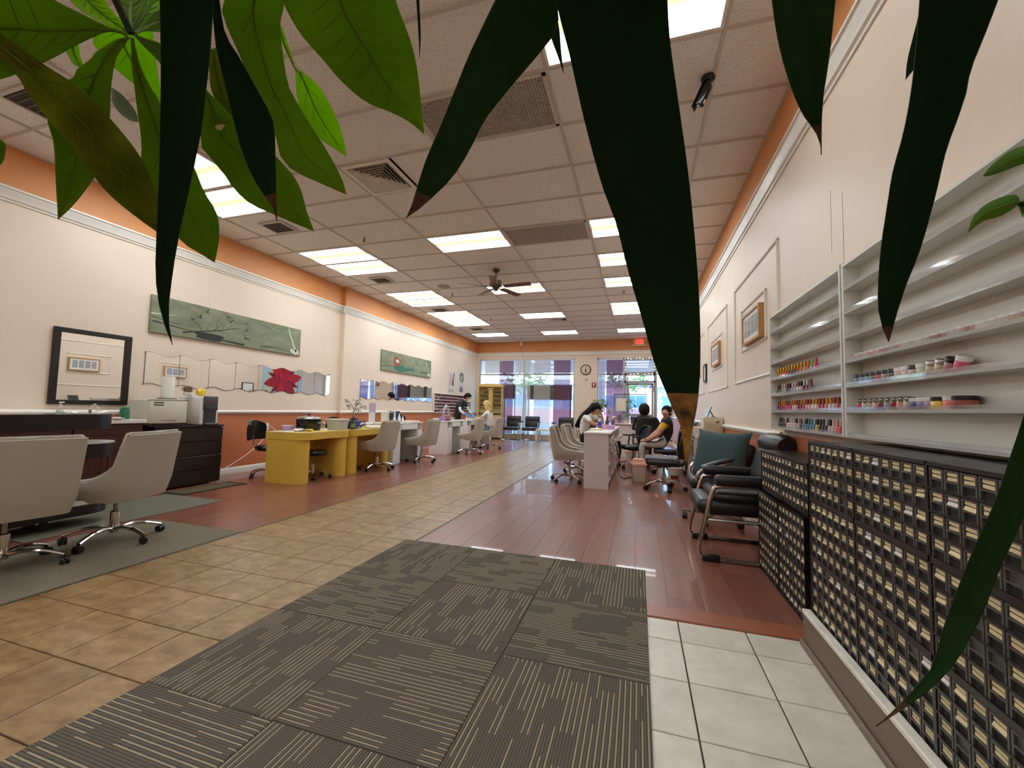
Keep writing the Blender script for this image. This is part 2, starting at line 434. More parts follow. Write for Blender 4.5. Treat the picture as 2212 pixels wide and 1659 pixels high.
LIGHTS = {(-5, -1), (-5, 0), (-5, 3), (-5, 4), (-5, 7), (-5, 8), (-5, 10), (-5, 11), (-5, 12), (-5, 15), (-3, 3), (-3, 7), (-3, 11), (-3, 15),
          (-1, -2), (-1, 3), (-1, 5), (-1, 7), (-1, 10), (-1, 11), (-1, 15),
          (-5, -5), (-5, -8), (-3, -5), (-3, -8), (-1, -6), (-1, -9)}  # unseen panels added behind the camera to brighten the near room and leaves
GRILLES = {(-2, -1), (-2, 3)}
rows = [k for k in range(-10, 19)]
for k in rows:
    y0, y1 = GY0+GP*k, min(GY0+GP*(k+1), YF)
    if y1 <= YB or y0 >= YF-.03: continue
    y0 = max(y0, YB)
    for i in range(-6, 1):
        x0, x1 = .545+1.225*i, .545+1.225*(i+1)
        x0, x1 = max(x0, XL), min(x1, XR)
        if x1-x0 < .05 or (i, k) in LIGHTS or (i, k) in GRILLES: continue
        if (i, k) == (-3, 0): x0 = x0+.64
        if (i, k) == (-3, 12): x1 = x1-.62
        w, d = round(x1-x0-.02, 3), round(y1-y0-.02, 3); kk = ('ct', w, d)
        if kk not in _sl: _sl[kk] = MB().box(-w/2, w/2, -d/2, d/2, 0, .015).mesh('ceiling_tile', M_ctile, 0)
        link('ceiling_tile', _sl[kk], ce, ((x0+x1)/2, (y0+y1)/2, ZC+.014))
for i in range(-5, 1):
    x = .545+1.225*i; MB().box(x-.012, x+.012, YB, YF, ZC, ZC+.03).obj('grid_bar', M_grid, ce, 0)
for k in rows:
    y = GY0+GP*k
    if YB < y < YF: MB().box(XL, XR, y-.012, y+.012, ZC+.0005, ZC+.03).obj('grid_bar', M_grid, ce, 0)
b = MB()
b.box(XL, XL+.025, YB, JY, ZC, ZC+.02).box(XLF, XLF+.025, JY, YF, ZC, ZC+.02).box(XR-.025, XR, YB, YF, ZC, ZC+.02).box(XL, XR, YF-.025, YF, ZC, ZC+.02)
b.obj('wall_angle', M_grid, ce, 0)

# recessed lights
def diffuser_mat():
    m = bpy.data.materials.new('light_diffuser'); m.use_nodes = True; n = m.node_tree.nodes; l = m.node_tree.links
    n.remove(n['Principled BSDF'])
    tc = n.new('ShaderNodeTexCoord'); sp = n.new('ShaderNodeSeparateXYZ'); l.new(tc.outputs['Object'], sp.inputs[0])
    ab = n.new('ShaderNodeMath'); ab.operation = 'ABSOLUTE'; l.new(sp.outputs['Y'], ab.inputs[0])
    mr = n.new('ShaderNodeMapRange'); mr.interpolation_type = 'SMOOTHSTEP'
    mr.inputs['From Min'].default_value = 0.03; mr.inputs['From Max'].default_value = 0.29; l.new(ab.outputs[0], mr.inputs['Value'])
    mx = n.new('ShaderNodeMix'); mx.data_type = 'RGBA'
    mx.inputs[6].default_value = (0.078, 0.072, 0.044, 1); mx.inputs[7].default_value = (1.3, 1.42, 1.5, 1)
    l.new(mr.outputs[0], mx.inputs[0])
    e = n.new('ShaderNodeEmission'); e.inputs['Strength'].default_value = LIGHT
    l.new(mx.outputs[2], e.inputs[0]); l.new(e.outputs[0], n['Material Output'].inputs[0])
    return m
M_diff = diffuser_mat()
frame_me = None
wd = {-5: 'left', -3: 'middle', -1: 'right'}
b = MB(); w, d = 1.20, .61
for x0, x1, y0, y1 in ((-w/2, w/2, -d/2, -d/2+.022), (-w/2, w/2, d/2-.022, d/2), (-w/2, -w/2+.022, -d/2, d/2), (w/2-.022, w/2, -d/2, d/2)): b.box(x0, x1, y0, y1, -.001, .03)
frame_me = b.mesh('frame', M_trim, 0)
diff_me = MB().box(-w/2+.02, w/2-.02, -d/2+.02, d/2-.02, .010, .018).mesh('diffuser', M_diff, 0)
order = {}
for c in (-5, -3, -1):
    for n_, k in enumerate(sorted(kk for ii, kk in LIGHTS if ii == c)): order[(c, k)] = n_+1
ordw = ['overhead', 'first', 'nearest', 'second', 'third', 'fourth', 'fifth', 'sixth', 'seventh', 'eighth', 'ninth', 'farthest']
for (i, k) in sorted(LIGHTS):
    nn = order[(i, k)]; tot = max(v for kk, v in order.items() if kk[0] == i)
    wrd = 'farthest' if nn == tot else ordw[nn-1]
    t = thing('ceiling_light', 'recessed fluorescent ceiling panel, %s in the %s row of lights' % (wrd, wd[i]) if k >= -2 else 'added unseen ceiling panel behind the camera, %s one of the %s row' % ('farther' if k < -6 else 'nearer', wd[i]), 'ceiling light',
              (.545+1.225*(i+.5), GY0+GP*(k+.5), ZC+.001), 0, 'fluorescent panels in the ceiling')
    link('frame', frame_me, t); link('diffuser', diff_me, t)
# return grilles
def grille(i, k, step, label):
    t = thing('ceiling_grille', label, 'ceiling grille', (.545+1.225*(i+.5), GY0+GP*(k+.5), ZC+.001))
    b = MB(); w, d = 1.20, .61
    for x0, x1, y0, y1 in ((-w/2, w/2, -d/2, -d/2+.03), (-w/2, w/2, d/2-.03, d/2), (-w/2, -w/2+.03, -d/2, d/2), (w/2-.03, w/2, -d/2, d/2)): b.box(x0, x1, y0, y1, -.006, .03)
    b.obj('frame', M_grid, t, 0)
    b = MB(); x = -w/2+.03
    while x < w/2-.03: b.box(x-.0022, x+.0022, -d/2+.03, d/2-.03, 0, .014); x += step
    y = -d/2+.03
    while y < d/2-.03: b.box(-w/2+.03, w/2-.03, y-.0022, y+.0022, 0, .014); y += step
    tag(b.obj('grille_mesh', M_grid, t, 0), kind='stuff')
    MB().box(-w/2, w/2, -d/2, d/2, .03, .036).obj('duct_back', mat('duct_shade', (208, 200, 188), .9), t, 0)
grille(-2, -1, .026, 'large egg-crate return grille in the ceiling, partly behind a dark leaf')
grille(-2, 3, .02, 'fine-mesh return grille in the ceiling, right of a bright panel')
def diffuser(x, y, label):
    t = thing('ceiling_diffuser', label, 'air diffuser', (x, y, ZC))
    MB().box(-.3, .3, -.3, .3, .04, .043).obj('duct_back', M_black, t, 0)
    pts = lambda rr, z: [(-rr, -rr, z), (rr, -rr, z), (rr, rr, z), (-rr, rr, z)]
    ring = lambda P: MB().add([p for r_, z_ in P for p in pts(r_, z_)], [(4*m_+j, 4*m_+(j+1) % 4, 4*((m_+1) % len(P))+(j+1) % 4, 4*((m_+1) % len(P))+j) for m_ in range(len(P)) for j in range(4)])
    ring([(.305, 0), (.305, -.006), (.26, -.010), (.25, .012), (.262, .012), (.29, 0)]).obj('frame', M_trim, t, 0)
    for q in range(6):
        r = .245-.04*q
        ring([(r, -.012), (r-.003, -.012), (r-.034, .03), (r-.031, .03)]).obj('louvre', M_trim, t, 0)
    MB().box(-.012, .012, -.012, .012, -.012, .0).obj('louvre', M_trim, t, 0)
diffuser(-2.80, GY0+GP*.5, 'square louvred air diffuser in the ceiling, nearest one')
diffuser(-2.22, GY0+GP*12.5, 'square louvred air diffuser, far off behind a bright panel')
def vent(x, y, label, s=.17, dx=.14):
    t = thing('ceiling_vent', label, 'ceiling vent', (x, y, ZC-.002))
    b = MB(); h = .008
    for a in ((-s-.03, s+.03, -dx-.03, -dx), (-s-.03, s+.03, dx, dx+.03), (-s-.03, -s, -dx, dx), (s, s+.03, -dx, dx)): b.box(*a, -h, h)
    b.obj('frame', M_grid, t, 0)
    MB().box(-s, s, -dx, dx, .002, .006).obj('backing', mat('vent_dark', (60, 52, 46), .8), t, 0)
    for q in range(6):
        y0 = -dx+.02+q*(2*dx-.04)/5; MB().box(-s, s, y0-.004, y0+.012, -.004, 0).obj('slat', mat('vent_slat', (88, 78, 70), .6), t, 0)
vent(-5.03, 4.58, 'small dark slotted ceiling vent nearest the left bright panels')
vent(-5.03, 7.10, 'small dark slotted ceiling vent before the jog in the left wall')
vent(-5.03, 9.68, 'small dark ceiling vent, third along the left side')
vent(-5.03, 12.3, 'small dark ceiling vent, farthest along the left side')
vent(-5.0, 2.08, 'dark ceiling vent behind the leaves at the upper left', .2, .17)
M_sprk = mat('sprinkler_metal', (96, 88, 80), .4, metal=.7)
def sprinkler(x, y, label):
    t = thing('sprinkler', label, 'sprinkler', (x, y, ZC+.004), 0, 'sprinkler heads')
    MB().lathe([(.03, -.006), (.045, -.003), (.045, 0)]).obj('escutcheon', M_trim, t)
    MB().cyl((0, 0, -.05), .008, .048, 8).lathe([(.004, -.062), (.026, -.06), (.026, -.056), (.006, -.05)], seg=10).tube([(-.018, 0, -.004), (-.02, 0, -.03), (0, 0, -.056), (.02, 0, -.03), (.018, 0, -.004)], .003, 5).obj('head', M_sprk, t)
for x, y, s in ((-4.03, 5.21, 'nearest of the left line'), (-4.03, 8.34, 'below the round ceiling speaker'), (-4.03, 10.9, 'third along the left line'), (-4.03, 14.1, 'close to the far wall'), (-.31, 8.95, 'on the right beside the big leaf'), (-4.4, 1.75, 'behind the leaves at upper left')):
    sprinkler(x, y, 'small ceiling sprinkler head, '+s)
def cspk(x, y, label):
    t = thing('ceiling_speaker', label, 'speaker', (x, y, ZC+.004))
    MB().lathe([(.13, -.006), (.14, -.004), (.14, 0)], seg=28).obj('rim', M_grid, t)
    MB().lathe([(.0, -.011), (.06, -.0105), (.13, -.006)], seg=28).obj('grille', mat('speaker_grille', (160, 150, 140), .6, bump=.4, bscale=500), t)
cspk(-3.98, 7.8, 'round flush ceiling speaker left of the fan')
# ceiling fan
t = thing('ceiling_fan', 'bronze ceiling fan with brown wooden blades, one bright panel behind it', 'ceiling fan', (-2.53, 7.05, ZC))
M_bronze = mat('aged_bronze', (98, 84, 68), .35, metal=.8)
MB().lathe([(.0, 0), (.065, 0), (.07, -.02), (.05, -.05), (.015, -.06), (0, -.06)][::-1]).obj('canopy', M_bronze, t)
MB().cyl((0, 0, -.2), .012, .15, 10).obj('downrod', M_bronze, t)
MB().lathe([(0, -.36), (.05, -.355), (.07, -.335), (.085, -.32), (.115, -.3), (.12, -.24), (.1, -.215), (.04, -.2), (0, -.2)], seg=24).obj('motor', M_bronze, t)
MB().lathe([(0, -.40), (.03, -.395), (.045, -.37), (.05, -.36), (0, -.36)], seg=16).obj('switch_housing', M_bronze, t)
MB().tube([(.05, 0, -.39), (.06, 0, -.46), (.06, 0, -.5)], .0025, 5).obj('pull_chain', M_steel, t)
M_blade = mat('brown_blade_wood', (104, 66, 42), .4, stretch=(1, 9, 1), vscale=6, col2=(126, 84, 56))
ol = [(.16, -.045), (.24, -.058), (.66, -.066), (.69, -.05), (.69, .05), (.66, .066), (.24, .058), (.16, .045)]
bl = MB().xf(Matrix.Rotation(math.radians(-11), 4, 'X')).prism(ol, -.004, .004).mesh('blade', M_blade)
ir = MB().box(.08, .2, -.014, .014, -.008, -.002, .002).box(.16, .23, -.03, .03, -.009, -.004, .002).mesh('blade_iron', M_bronze)
for q in range(5):
    a = math.radians(-5+72*q)
    for nm, me in (('blade', bl), ('blade_iron', ir)):
        o = link(nm, me, t, (0, 0, -.325)); o.rotation_euler = (0, 0, a)
# camera on the ceiling
t = thing('security_camera', 'small black security camera hanging from the ceiling near the right wall', 'security camera', (.50, 3.30, ZC+.002))
MB().lathe([(.0, 0), (.05, 0), (.05, -.015), (.03, -.03), (0, -.03)][::-1]).obj('mount', M_black, t)
MB().tube([(0, 0, -.02), (-.005, .02, -.05), (-.005, .04, -.07)], .014, 8).obj('arm', M_black, t)
v = Vector((-.075, .03, -.155)).normalized(); X = Matrix.Translation((-.008, .012, -.075)) @ v.to_track_quat('Y', 'Z').to_matrix().to_4x4()
MB().xf(X).box(-.03, .03, -.03, .13, -.03, .03, .012, 2).obj('body', M_blackgl, t)
MB().xf(X).box(-.038, .038, -.04, .155, .03, .038, .004).obj('sun_shield', M_black, t)
MB().xf(X).cyl((0, .128, 0), .02, .008, 12, 'y').obj('lens', M_steel, t)
MB().xf(X).box(-.012, .012, .08, .11, -.0315, -.03).obj('white_sticker', M_trim, t, 0)
# ------------------------------------------------------------------ storefront: windows, door, curtains
M_frame = mat('pale_window_frame', (196, 196, 196), .4, metal=.2)
def window(n, x0, x1, z0, z1, vs, hs, fw_=.05):
    o = struct(MB().box(x0, x1, YF+.02, YF+.1, z0, z0+fw_).obj('window_%d' % n, M_frame, smooth=0))
    b = MB().box(x0, x1, YF+.02, YF+.1, z1-fw_, z1).box(x0, x0+fw_, YF+.02, YF+.1, z0, z1).box(x1-fw_, x1, YF+.02, YF+.1, z0, z1)
    b.obj('window_frame', M_frame, o, 0)
    for v in vs: MB().box(v-fw_/2, v+fw_/2, YF+.02, YF+.1, z0, z1).obj('mullion', M_frame, o, 0)
    for h in hs: MB().box(x0, x1, YF+.025, YF+.095, h-.03, h+.03).obj('transom_bar', M_frame, o, 0)
    X = [x0]+list(vs)+[x1]; Z = [z0]+list(hs)+[z1]
    for i in range(len(X)-1):
        for j in range(len(Z)-1):
            MB().box(X[i]+.02, X[i+1]-.02, YF+.055, YF+.063, Z[j]+.02, Z[j+1]-.02).obj('pane', M_glass, o, 0)
    return o
window(1, *W1, [-4.17], [2.45])
window(2, *W2, [], [2.45])
window(3, *W3, [], [2.45])
do = struct(MB().box(DR[0], DR[0]+.06, YF+.01, YF+.12, 0, DR[3]).obj('door_1', M_alu, smooth=0))
b = MB().box(DR[1]-.06, DR[1], YF+.01, YF+.12, 0, DR[3]).box(DR[0], DR[1], YF+.01, YF+.12, 2.93, DR[3]).box(DR[0], DR[1], YF+.01, YF+.12, 2.40, 2.53).box(DR[0], DR[1], YF+.01, YF+.12, 2.14, 2.21)
b.obj('door_frame', M_alu, do, 0)
MB().box(DR[0]+.06, DR[1]-.06, YF+.06, YF+.068, 2.53, 2.93).obj('transom_pane', M_glass, do, 0)
MB().box(DR[0]+.06, DR[1]-.06, YF+.06, YF+.068, 2.21, 2.40).obj('transom_pane', M_glass, do, 0)
x0, x1 = DR[0]+.065, DR[1]-.065
MB().box(x0, x0+.07, YF+.03, YF+.08, .01, 2.13).box(x1-.07, x1, YF+.03, YF+.08, .01, 2.13).box(x0, x1, YF+.03, YF+.08, 2.06, 2.13).box(x0, x1, YF+.03, YF+.08, .01, .2).obj('door_leaf', M_alu, do, 0)
MB().box(x0+.06, x1-.06, YF+.052, YF+.058, .19, 2.07).obj('door_pane', M_glass, do, 0)
MB().box(x0+.01, x1-.01, YF-.02, YF+.03, .98, 1.05, .01).obj('push_bar', M_alu, do)
MB().box(x0+.05, x0+.38, YF-.03, YF+.03, 2.08, 2.13, .01).obj('door_closer', M_alu, do)
# little bulbs strung round the transom
t = thing('string_lights', 'string of small bright bulbs round the transom over the glass door', 'string lights', (0, YF, 0))
pts = [(-.46+.1*i, -.012, 2.99+.02*math.sin(i*1.7)) for i in range(11)]+[(.53, -.012, 2.9-.1*i) for i in range(5)]+[(.45-.12*i, -.012, 2.45+.015*math.sin(i*2)) for i in range(8)]+[(-.45, -.012, 2.5+.1*i) for i in range(5)]
MB().tube(pts, .003, 5, True).obj('wire', M_white, t)
bm_ = MB().sph((0, 0, 0), .013, 8, 6).mesh('bulb', mat('lit_bulb', (255, 250, 240), .4, emit=(255, 246, 230), estr=3.0))
for p in pts[::2]+pts[1::4]: link('bulb', bm_, t, p)
# panel curtains in the storefront window
S_cream = sheer('cream_sheer', (230, 222, 204), .4); S_purple = sheer('plum_sheer', (142, 102, 114), .3); S_white = sheer('white_sheer', (240, 240, 244), .62)
zw = lambda px: -5.94+(px-265)*(3.66/1340.0)
cols = [(340, 550, S_cream, 'cream'), (555, 765, S_purple, 'plum'), (790, 1010, S_cream, 'cream'), (1060, 1290, S_cream, 'cream'), (1335, 1565, S_purple, 'plum')]
nm = {340: 'leftmost cream sheer panel curtain in the big window, above the yellow cabinet', 555: 'plum sheer panel curtain beside the yellow polish cabinet', 790: 'cream sheer panel curtain at the window mullion, second from the left',
      1060: 'cream sheer panel curtain between the mullion and the right plum panel', 1335: 'plum sheer panel curtain at the right end of the big window'}
def curtain(xa, xb, z0, z1, m, label, y=YF-.03, amp=.006):
    t = thing('panel_curtain', label, 'curtain', ((xa+xb)/2, y, z0), 0, 'sheer panel curtains')
    rows_ = []; w = (xb-xa)/2
    for j in range(2):
        rows_.append([(-w+2*w*i/14, amp*math.sin(i*1.9+xa*7), (z1-z0)*j) for i in range(15)])
    MB().sheet(rows_).obj('cloth', m, t)
    MB().box(-w, w, -.012, .012, z1-z0-.01, z1-z0+.03).obj('head_rail', M_white, t)
    MB().box(-w, w, -.008, .008, -.012, .012, .004).obj('hem_bar', m, t)
    return t
for a, c, m, colr in cols: curtain(zw(a), zw(c), .22, 2.98, m, nm[a])
curtain(-1.10, -.53, .22, 2.96, S_purple, 'plum panel curtain in the narrow window left of the glass door')
# opaque sign boards that stand outside behind the panels
M_board = mat('sign_board_back', (86, 80, 84), .8)
tag(MB().box(zw(590), zw(777), YF+.22, YF+.26, 1.52, 2.06, .004).box(zw(600), zw(600)+.04, YF+.25, YF+.29, -.02, 2.0).box(zw(767)-.04, zw(767), YF+.25, YF+.29, -.02, 2.0).obj('sign_board', M_board), 'dark back of a sign behind the left plum curtain panel', 'sign')
tag(MB().box(zw(943), zw(1572), YF+.22, YF+.26, 1.50, 2.06, .004).box(zw(953), zw(953)+.04, YF+.25, YF+.29, -.02, 2.0).box(zw(1562)-.04, zw(1562), YF+.25, YF+.29, -.02, 2.0).obj('sign_board', M_board), 'wide sign back behind the cream and right plum curtain panels', 'sign')
# paper with rows of print in the narrow window
t = thing('window_notice', 'tall white paper with rows of print in the narrow window', 'notice', (-1.26, YF+.01, 1.1))
MB().box(-.115, .115, -.002, .002, 0, 1.84).obj('paper', sheer('notice_paper', (226, 226, 236), .25), t, 0)
b = MB(); rnd = random.Random(4)
for r in range(46):
    z = 1.30-.027*r
    if z < .1: break
    b.box(-.1, -.1+.06+.13*rnd.random(), -.004, -.0025, z, z+.009)
tag(b.obj('print', mat('grey_print', (120, 116, 140), .8), t, 0), kind='stuff')

# outside ------------------------------------------------------------
struct(MB().box(-60, 60, YF+.16, 90, -.25, -.14).obj('ground', mat('street_asphalt', (150, 150, 156), .8, var=.1, vscale=.5)))
struct(MB().box(-30, 30, YF+.16, YF+4.2, -.14, -.02).obj('ground_walk', mat('pale_paving', (206, 200, 196), .7, var=.05)))
struct(MB().box(-30, 30, YF+.3, YF+3.9, 3.35, 3.6).box(-30, 30, YF+3.5, YF+3.9, 2.86, 3.6).obj('trim_canopy', mat('white_soffit', (236, 232, 240), .6)))
def building(name, label, x0, x1, y, h, wall, m2, win, wz, wh, nwin, doors=()):
    t = thing('building', label, 'building', ((x0+x1)/2, y, -.14)); w = (x1-x0)/2
    MB().box(-w, w, 0, 9, 0, h).obj('wall', wall, t, 0)
    MB().box(-w-.2, w+.2, -.35, 9.2, h, h+.5).obj('roof_edge', m2, t, 0)
    MB().box(-w, w, -.06, 0, 0, wz-.25).obj('plinth', mat('pink_brick_base', (206, 150, 160), .8, var=.1, vscale=6), t, 0)
    for i in range(nwin):
        cx = -w+(i+.5)*2*w/nwin; ww = 2*w/nwin*.34
        f = MB().box(cx-ww-.1, cx+ww+.1, -.1, .02, wz-.1, wz+wh+.1).obj('window', M_trim, t, 0)
        MB().box(cx-ww, cx+ww, -.12, -.1, wz, wz+wh).obj('pane', win, f, 0)
        MB().box(cx-.03, cx+.03, -.13, -.1, wz, wz+wh).obj('mullion', M_trim, f, 0)
    return t
M_bluewin = mat('blue_reflecting_pane', (96, 150, 206), .15)
building('b', 'long pale building across the street seen through the big window', -26, -5, 42, 3.9, mat('pale_blue_facade', (176, 200, 232), .8), mat('white_roof_edge', (238, 240, 246), .7), M_bluewin, 1.6, 1.3, 7)
building('b', 'pink brick building behind the glass door', -4.4, 1.1, 44, 3.9, mat('pink_facade', (232, 190, 202), .8), mat('slate_roof_edge', (150, 152, 170), .7), M_bluewin, 1.7, 1.2, 2)
building('b', 'pale blue building with white pilasters at the right of the glass door', 1.7, 20, 41, 3.6, MATS['pale_blue_facade'], MATS['white_roof_edge'], M_bluewin, 1.5, 1.3, 8)
def tree(x, y, h, r, label):
    t = thing('street_tree', label, 'tree', (x, y, -.14), 0, 'trees across the street'); rnd = random.Random(int(x*10))
    MB().tube([(0, 0, 0), (.1, 0, h*.4), (0, .1, h*.75)], [.2, .15, .08], 7).obj('trunk', mat('bark', (96, 80, 70), .9), t)
    b = MB()
    for i in range(260):
        v = Vector((rnd.gauss(0, 1), rnd.gauss(0, 1), rnd.gauss(0, 1))).normalized()*r*rnd.uniform(.55, 1)
        b.xf(Matrix.Translation((v.x, v.y, h*.75+v.z*.7)) @ R3(rnd.uniform(0, 6.3), rnd.uniform(0, 3))).add([(-.22, 0, 0), (0, -.12, .05), (.22, 0, 0), (0, .12, .05)], [(0, 1, 2, 3)])
    b.xf(None); tag(b.obj('foliage', mat('tree_foliage', (96, 150, 84), .7, orand=.1), t, 0), kind='stuff')
tree(-1.0, 39, 6.0, 2.2, 'leafy street tree above the pink building roof'); tree(3.8, 36.5, 5.4, 1.7, 'smaller street tree at the right of the door view'); tree(-10.5, 38, 5.6, 2.2, 'street tree behind the right end of the big window')

# things on the far wall ---------------------------------------------
t = thing('exit_sign', 'lit red EXIT sign in a cream housing on the far orange band', 'exit sign', (.02, YF, 3.42))
M_housing = mat('cream_housing', (214, 190, 140), .5)
MB().box(-.24, .24, -.09, 0, 0, .06, .01, 2).box(-.2, .2, -.06, -.004, .05, .26, .02, 2).obj('housing', M_housing, t)
for sx in (-1, 1): MB().xf(Matrix.Translation((sx*.2, -.07, .19)) @ R3(sx*-.5)).box(-.045, .045, -.03, .03, -.04, .05, .012, 2).obj('emergency_lamp', M_housing, t)
MB().box(-.13, .13, -.07, -.058, .08, .24).obj('face', mat('exit_face_glow', (250, 120, 110), .5, emit=(255, 70, 60), estr=.9), t)
fc = bpy.data.curves.new('lettering', 'FONT'); fc.body = 'EXIT'; fc.size = .125; fc.extrude = .002; fc.align_x = 'CENTER'
def text(body, size, m, parent, loc, rot, name='lettering', ext=.0008, align='CENTER', sx=1.0):
    fc = bpy.data.curves.new(name, 'FONT'); fc.body = body; fc.size = size; fc.extrude = ext; fc.align_x = align; fc.resolution_u = 2
    o = bpy.data.objects.new(name, fc); dg = bpy.context.evaluated_depsgraph_get()
    COL.objects.link(o); dg.update(); me = bpy.data.meshes.new_from_object(o.evaluated_get(dg)); bpy.data.objects.remove(o); bpy.data.curves.remove(fc)
    me.materials.clear(); me.materials.append(m)
    k = link(name, me, parent, loc); k.rotation_euler = rot; k.scale = (sx, 1, 1); return k
text('EXIT', .125, mat('exit_red', (235, 20, 20), .5, emit=(255, 10, 10), estr=1.4), t, (0, -.0735, .115), (PI/2, 0, 0), sx=.95)
t = thing('wall_clock', 'round brown wall clock with a cream dial between the two windows', 'clock', (-1.84, YF, 2.61))
MB().lathe([(.0, -.03), (.15, -.03), (.16, -.035), (.19, -.03), (.195, -.01), (.19, 0), (0, 0)], seg=36, axis='y').obj('rim', mat('dark_brown_rim', (92, 66, 46), .4), t)
MB().lathe([(0, -.0325), (.152, -.0325), (.152, -.03), (0, -.03)], seg=36, axis='y').obj('dial', mat('cream_dial', (214, 198, 168), .5), t)
for h in range(12):
    a = h*PI/6; o = MB().box(-.006, .006, -.035, -.0325, .115, .14).obj('hour_mark', M_black, t, 0); o.rotation_euler = (0, a, 0)
for nm_, L, w, a in (('hour_hand', .075, .008, 3.05), ('minute_hand', .11, .006, .02)):
    o = MB().box(-w, w, -.039, -.036, -.02, L).obj(nm_, M_black, t, 0); o.rotation_euler = (0, a, 0)
MB().box(-.03, .03, -.0345, -.0325, -.1, .03).obj('dial_picture', mat('brown_dial_picture', (120, 92, 66), .6), t, 0)
t = thing('fire_alarm', 'red fire alarm strobe on the far wall beside the narrow window', 'fire alarm', (-1.545, YF, 1.98))
MB().box(-.07, .07, -.045, 0, 0, .17, .008, 2).obj('body', mat('alarm_red', (150, 34, 36), .4), t)
MB().box(-.025, .025, -.06, -.044, .03, .14, .006).obj('strobe', M_trim, t)
t = thing('thermostat', 'small pale thermostat below the wall clock', 'thermostat', (-1.83, YF, 2.22))
MB().box(-.045, .045, -.025, 0, 0, .09, .012, 3).obj('body', M_cream, t); MB().box(-.025, .025, -.027, -.024, .045, .075).obj('screen', M_grey, t)
t = thing('wall_sensor', 'small white sensor with a hanging wire high on the far wall', 'sensor', (-4.29, YF, 3.55))
MB().box(-.05, .05, -.05, 0, 0, .13, .012, 2).obj('body', M_trim, t)
MB().tube(spline([(0, -.01, 0), (.01, -.012, -.15), (0, -.012, -.25), (.06, -.055, -.33), (.09, -.04, -.42), (.07, -.012, -.5)], 5), .004, 5).obj('wire', mat('brown_wire', (120, 86, 60), .6), t)
# ------------------------------------------------------------------ left wall
def wallbox(b, y0, y1, z0, z1, x, d, bv=0): return b.box(x, x+d, y0, y1, z0, z1, bv)
# black framed mirror
t = thing('wall_mirror', 'square wall mirror in a wide black frame above the sink', 'mirror', (XL, 3.165, 1.06))
M_frameblk = mat('black_brown_wood', (26, 20, 18), .35)
for nm_, a in (('frame_rail', (-.365, .365, 0, .052)), ('frame_rail', (-.365, .365, .81, .862)), ('frame_stile', (-.365, -.304, .052, .81)), ('frame_stile', (.304, .365, .052, .81))):
    MB().box(0, .035, a[0], a[1], a[2], a[3], .004).obj(nm_, M_frameblk, t)
MB().box(.004, .012, -.306, .306, .05, .812).obj('mirror_glass', M_mirror, t, 0)
# canvases
def canvas(label, y0, y1, z0, z1, x, prints):
    t = thing('canvas_print', label, 'picture', (x, (y0+y1)/2, z0)); w = (y1-y0)/2; h = z1-z0
    MB().box(.0, .035, -w, w, 0, h, .003).obj('canvas', mat('green_grey_canvas', (126, 132, 106), .75, var=.28, vscale=3.2, bump=.08, bscale=300, stretch=(1, 1, 2.2)), t)
    for i, (nm_, m, polys) in enumerate(prints):
        b = MB()
        for P in polys: b.prism([(-w+p[0]*2*w, p[1]*h) for p in P], .035, .0356+.0003*i, 'x')
        b.obj(nm_, m, t, 0)
    return t
def strokes(path, w0, w1):
    L, Rr = [], []; n = len(path)
    for i, p in enumerate(path):
        a = path[max(0, i-1)]; b_ = path[min(n-1, i+1)]; dx, dz = (b_[0]-a[0])*5, b_[1]-a[1]; q = math.hypot(dx, dz) or 1
        w = w0+(w1-w0)*i/(n-1); L.append((p[0]-dz/q*w/5, p[1]+dx/q*w)); Rr.append((p[0]+dz/q*w/5, p[1]-dx/q*w))
    return L+Rr[::-1]
def bird(x, z, s, a):
    ca, sa = math.cos(a), math.sin(a)
    P = [(-1, .35), (-.35, .25), (0, .02), (.4, .55), (1.0, .6), (.45, .2), (.28, -.12), (.1, -.6), (-.08, -.15), (-.45, .05)]
    return [(x+(px*ca-pz*sa)*s/5, z+(px*sa+pz*ca)*s) for px, pz in P]
M_ink = mat('dark_print_ink', (44, 50, 44), .75); M_pale = mat('pale_print_ink', (196, 204, 186), .75); M_mid = mat('mid_green_ink', (82, 94, 76), .75)
branch = [strokes([(.16, .13), (.22, .2), (.28, .27), (.34, .34), (.40, .42), (.46, .52), (.51, .56)], .022, .006), strokes([(.33, .33), (.36, .46), (.35, .58), (.37, .74)], .01, .003), strokes([(.36, .37), (.40, .34), (.44, .28)], .008, .002),
          strokes([(.27, .26), (.25, .4), (.22, .52)], .008, .002), strokes([(.42, .45), (.44, .58), (.46, .66)], .006, .002), strokes([(.30, .3), (.3, .46), (.32, .56)], .006, .002), strokes([(.45, .5), (.47, .44), (.5, .4)], .006, .002)]
pot = [[(.235, .06), (.24, .14), (.225, .17), (.225, .22), (.30, .24), (.38, .22), (.40, .19), (.40, .14), (.385, .13), (.385, .04), (.34, .02), (.28, .03)], strokes([(.38, .1), (.44, .085), (.5, .07), (.54, .06)], .02, .035), strokes([(.01, .3), (.1, .26), (.22, .2)], .02, .006), strokes([(.0, .42), (.08, .36), (.16, .33)], .012, .004)]
birds = [bird(*q) for q in ((.29, .86, .1, .6), (.21, .56, .09, -.3), (.25, .66, .1, .5), (.42, .84, .09, -.4), (.44, .72, .1, .2), (.545, .76, .07, 0), (.55, .55, .08, .5), (.545, .3, .14, -.8))]
pale = [strokes([(.885, .95), (.90, .7), (.92, .55), (.93, .38), (.95, .24), (.96, .14)], .02, .04), [(.91, .1), (.905, .2), (.925, .23), (.945, .2), (.97, .24), (.985, .18), (.985, .03), (.95, .02)], strokes([(.0, .5), (.06, .52), (.12, .56)], .02, .004)]
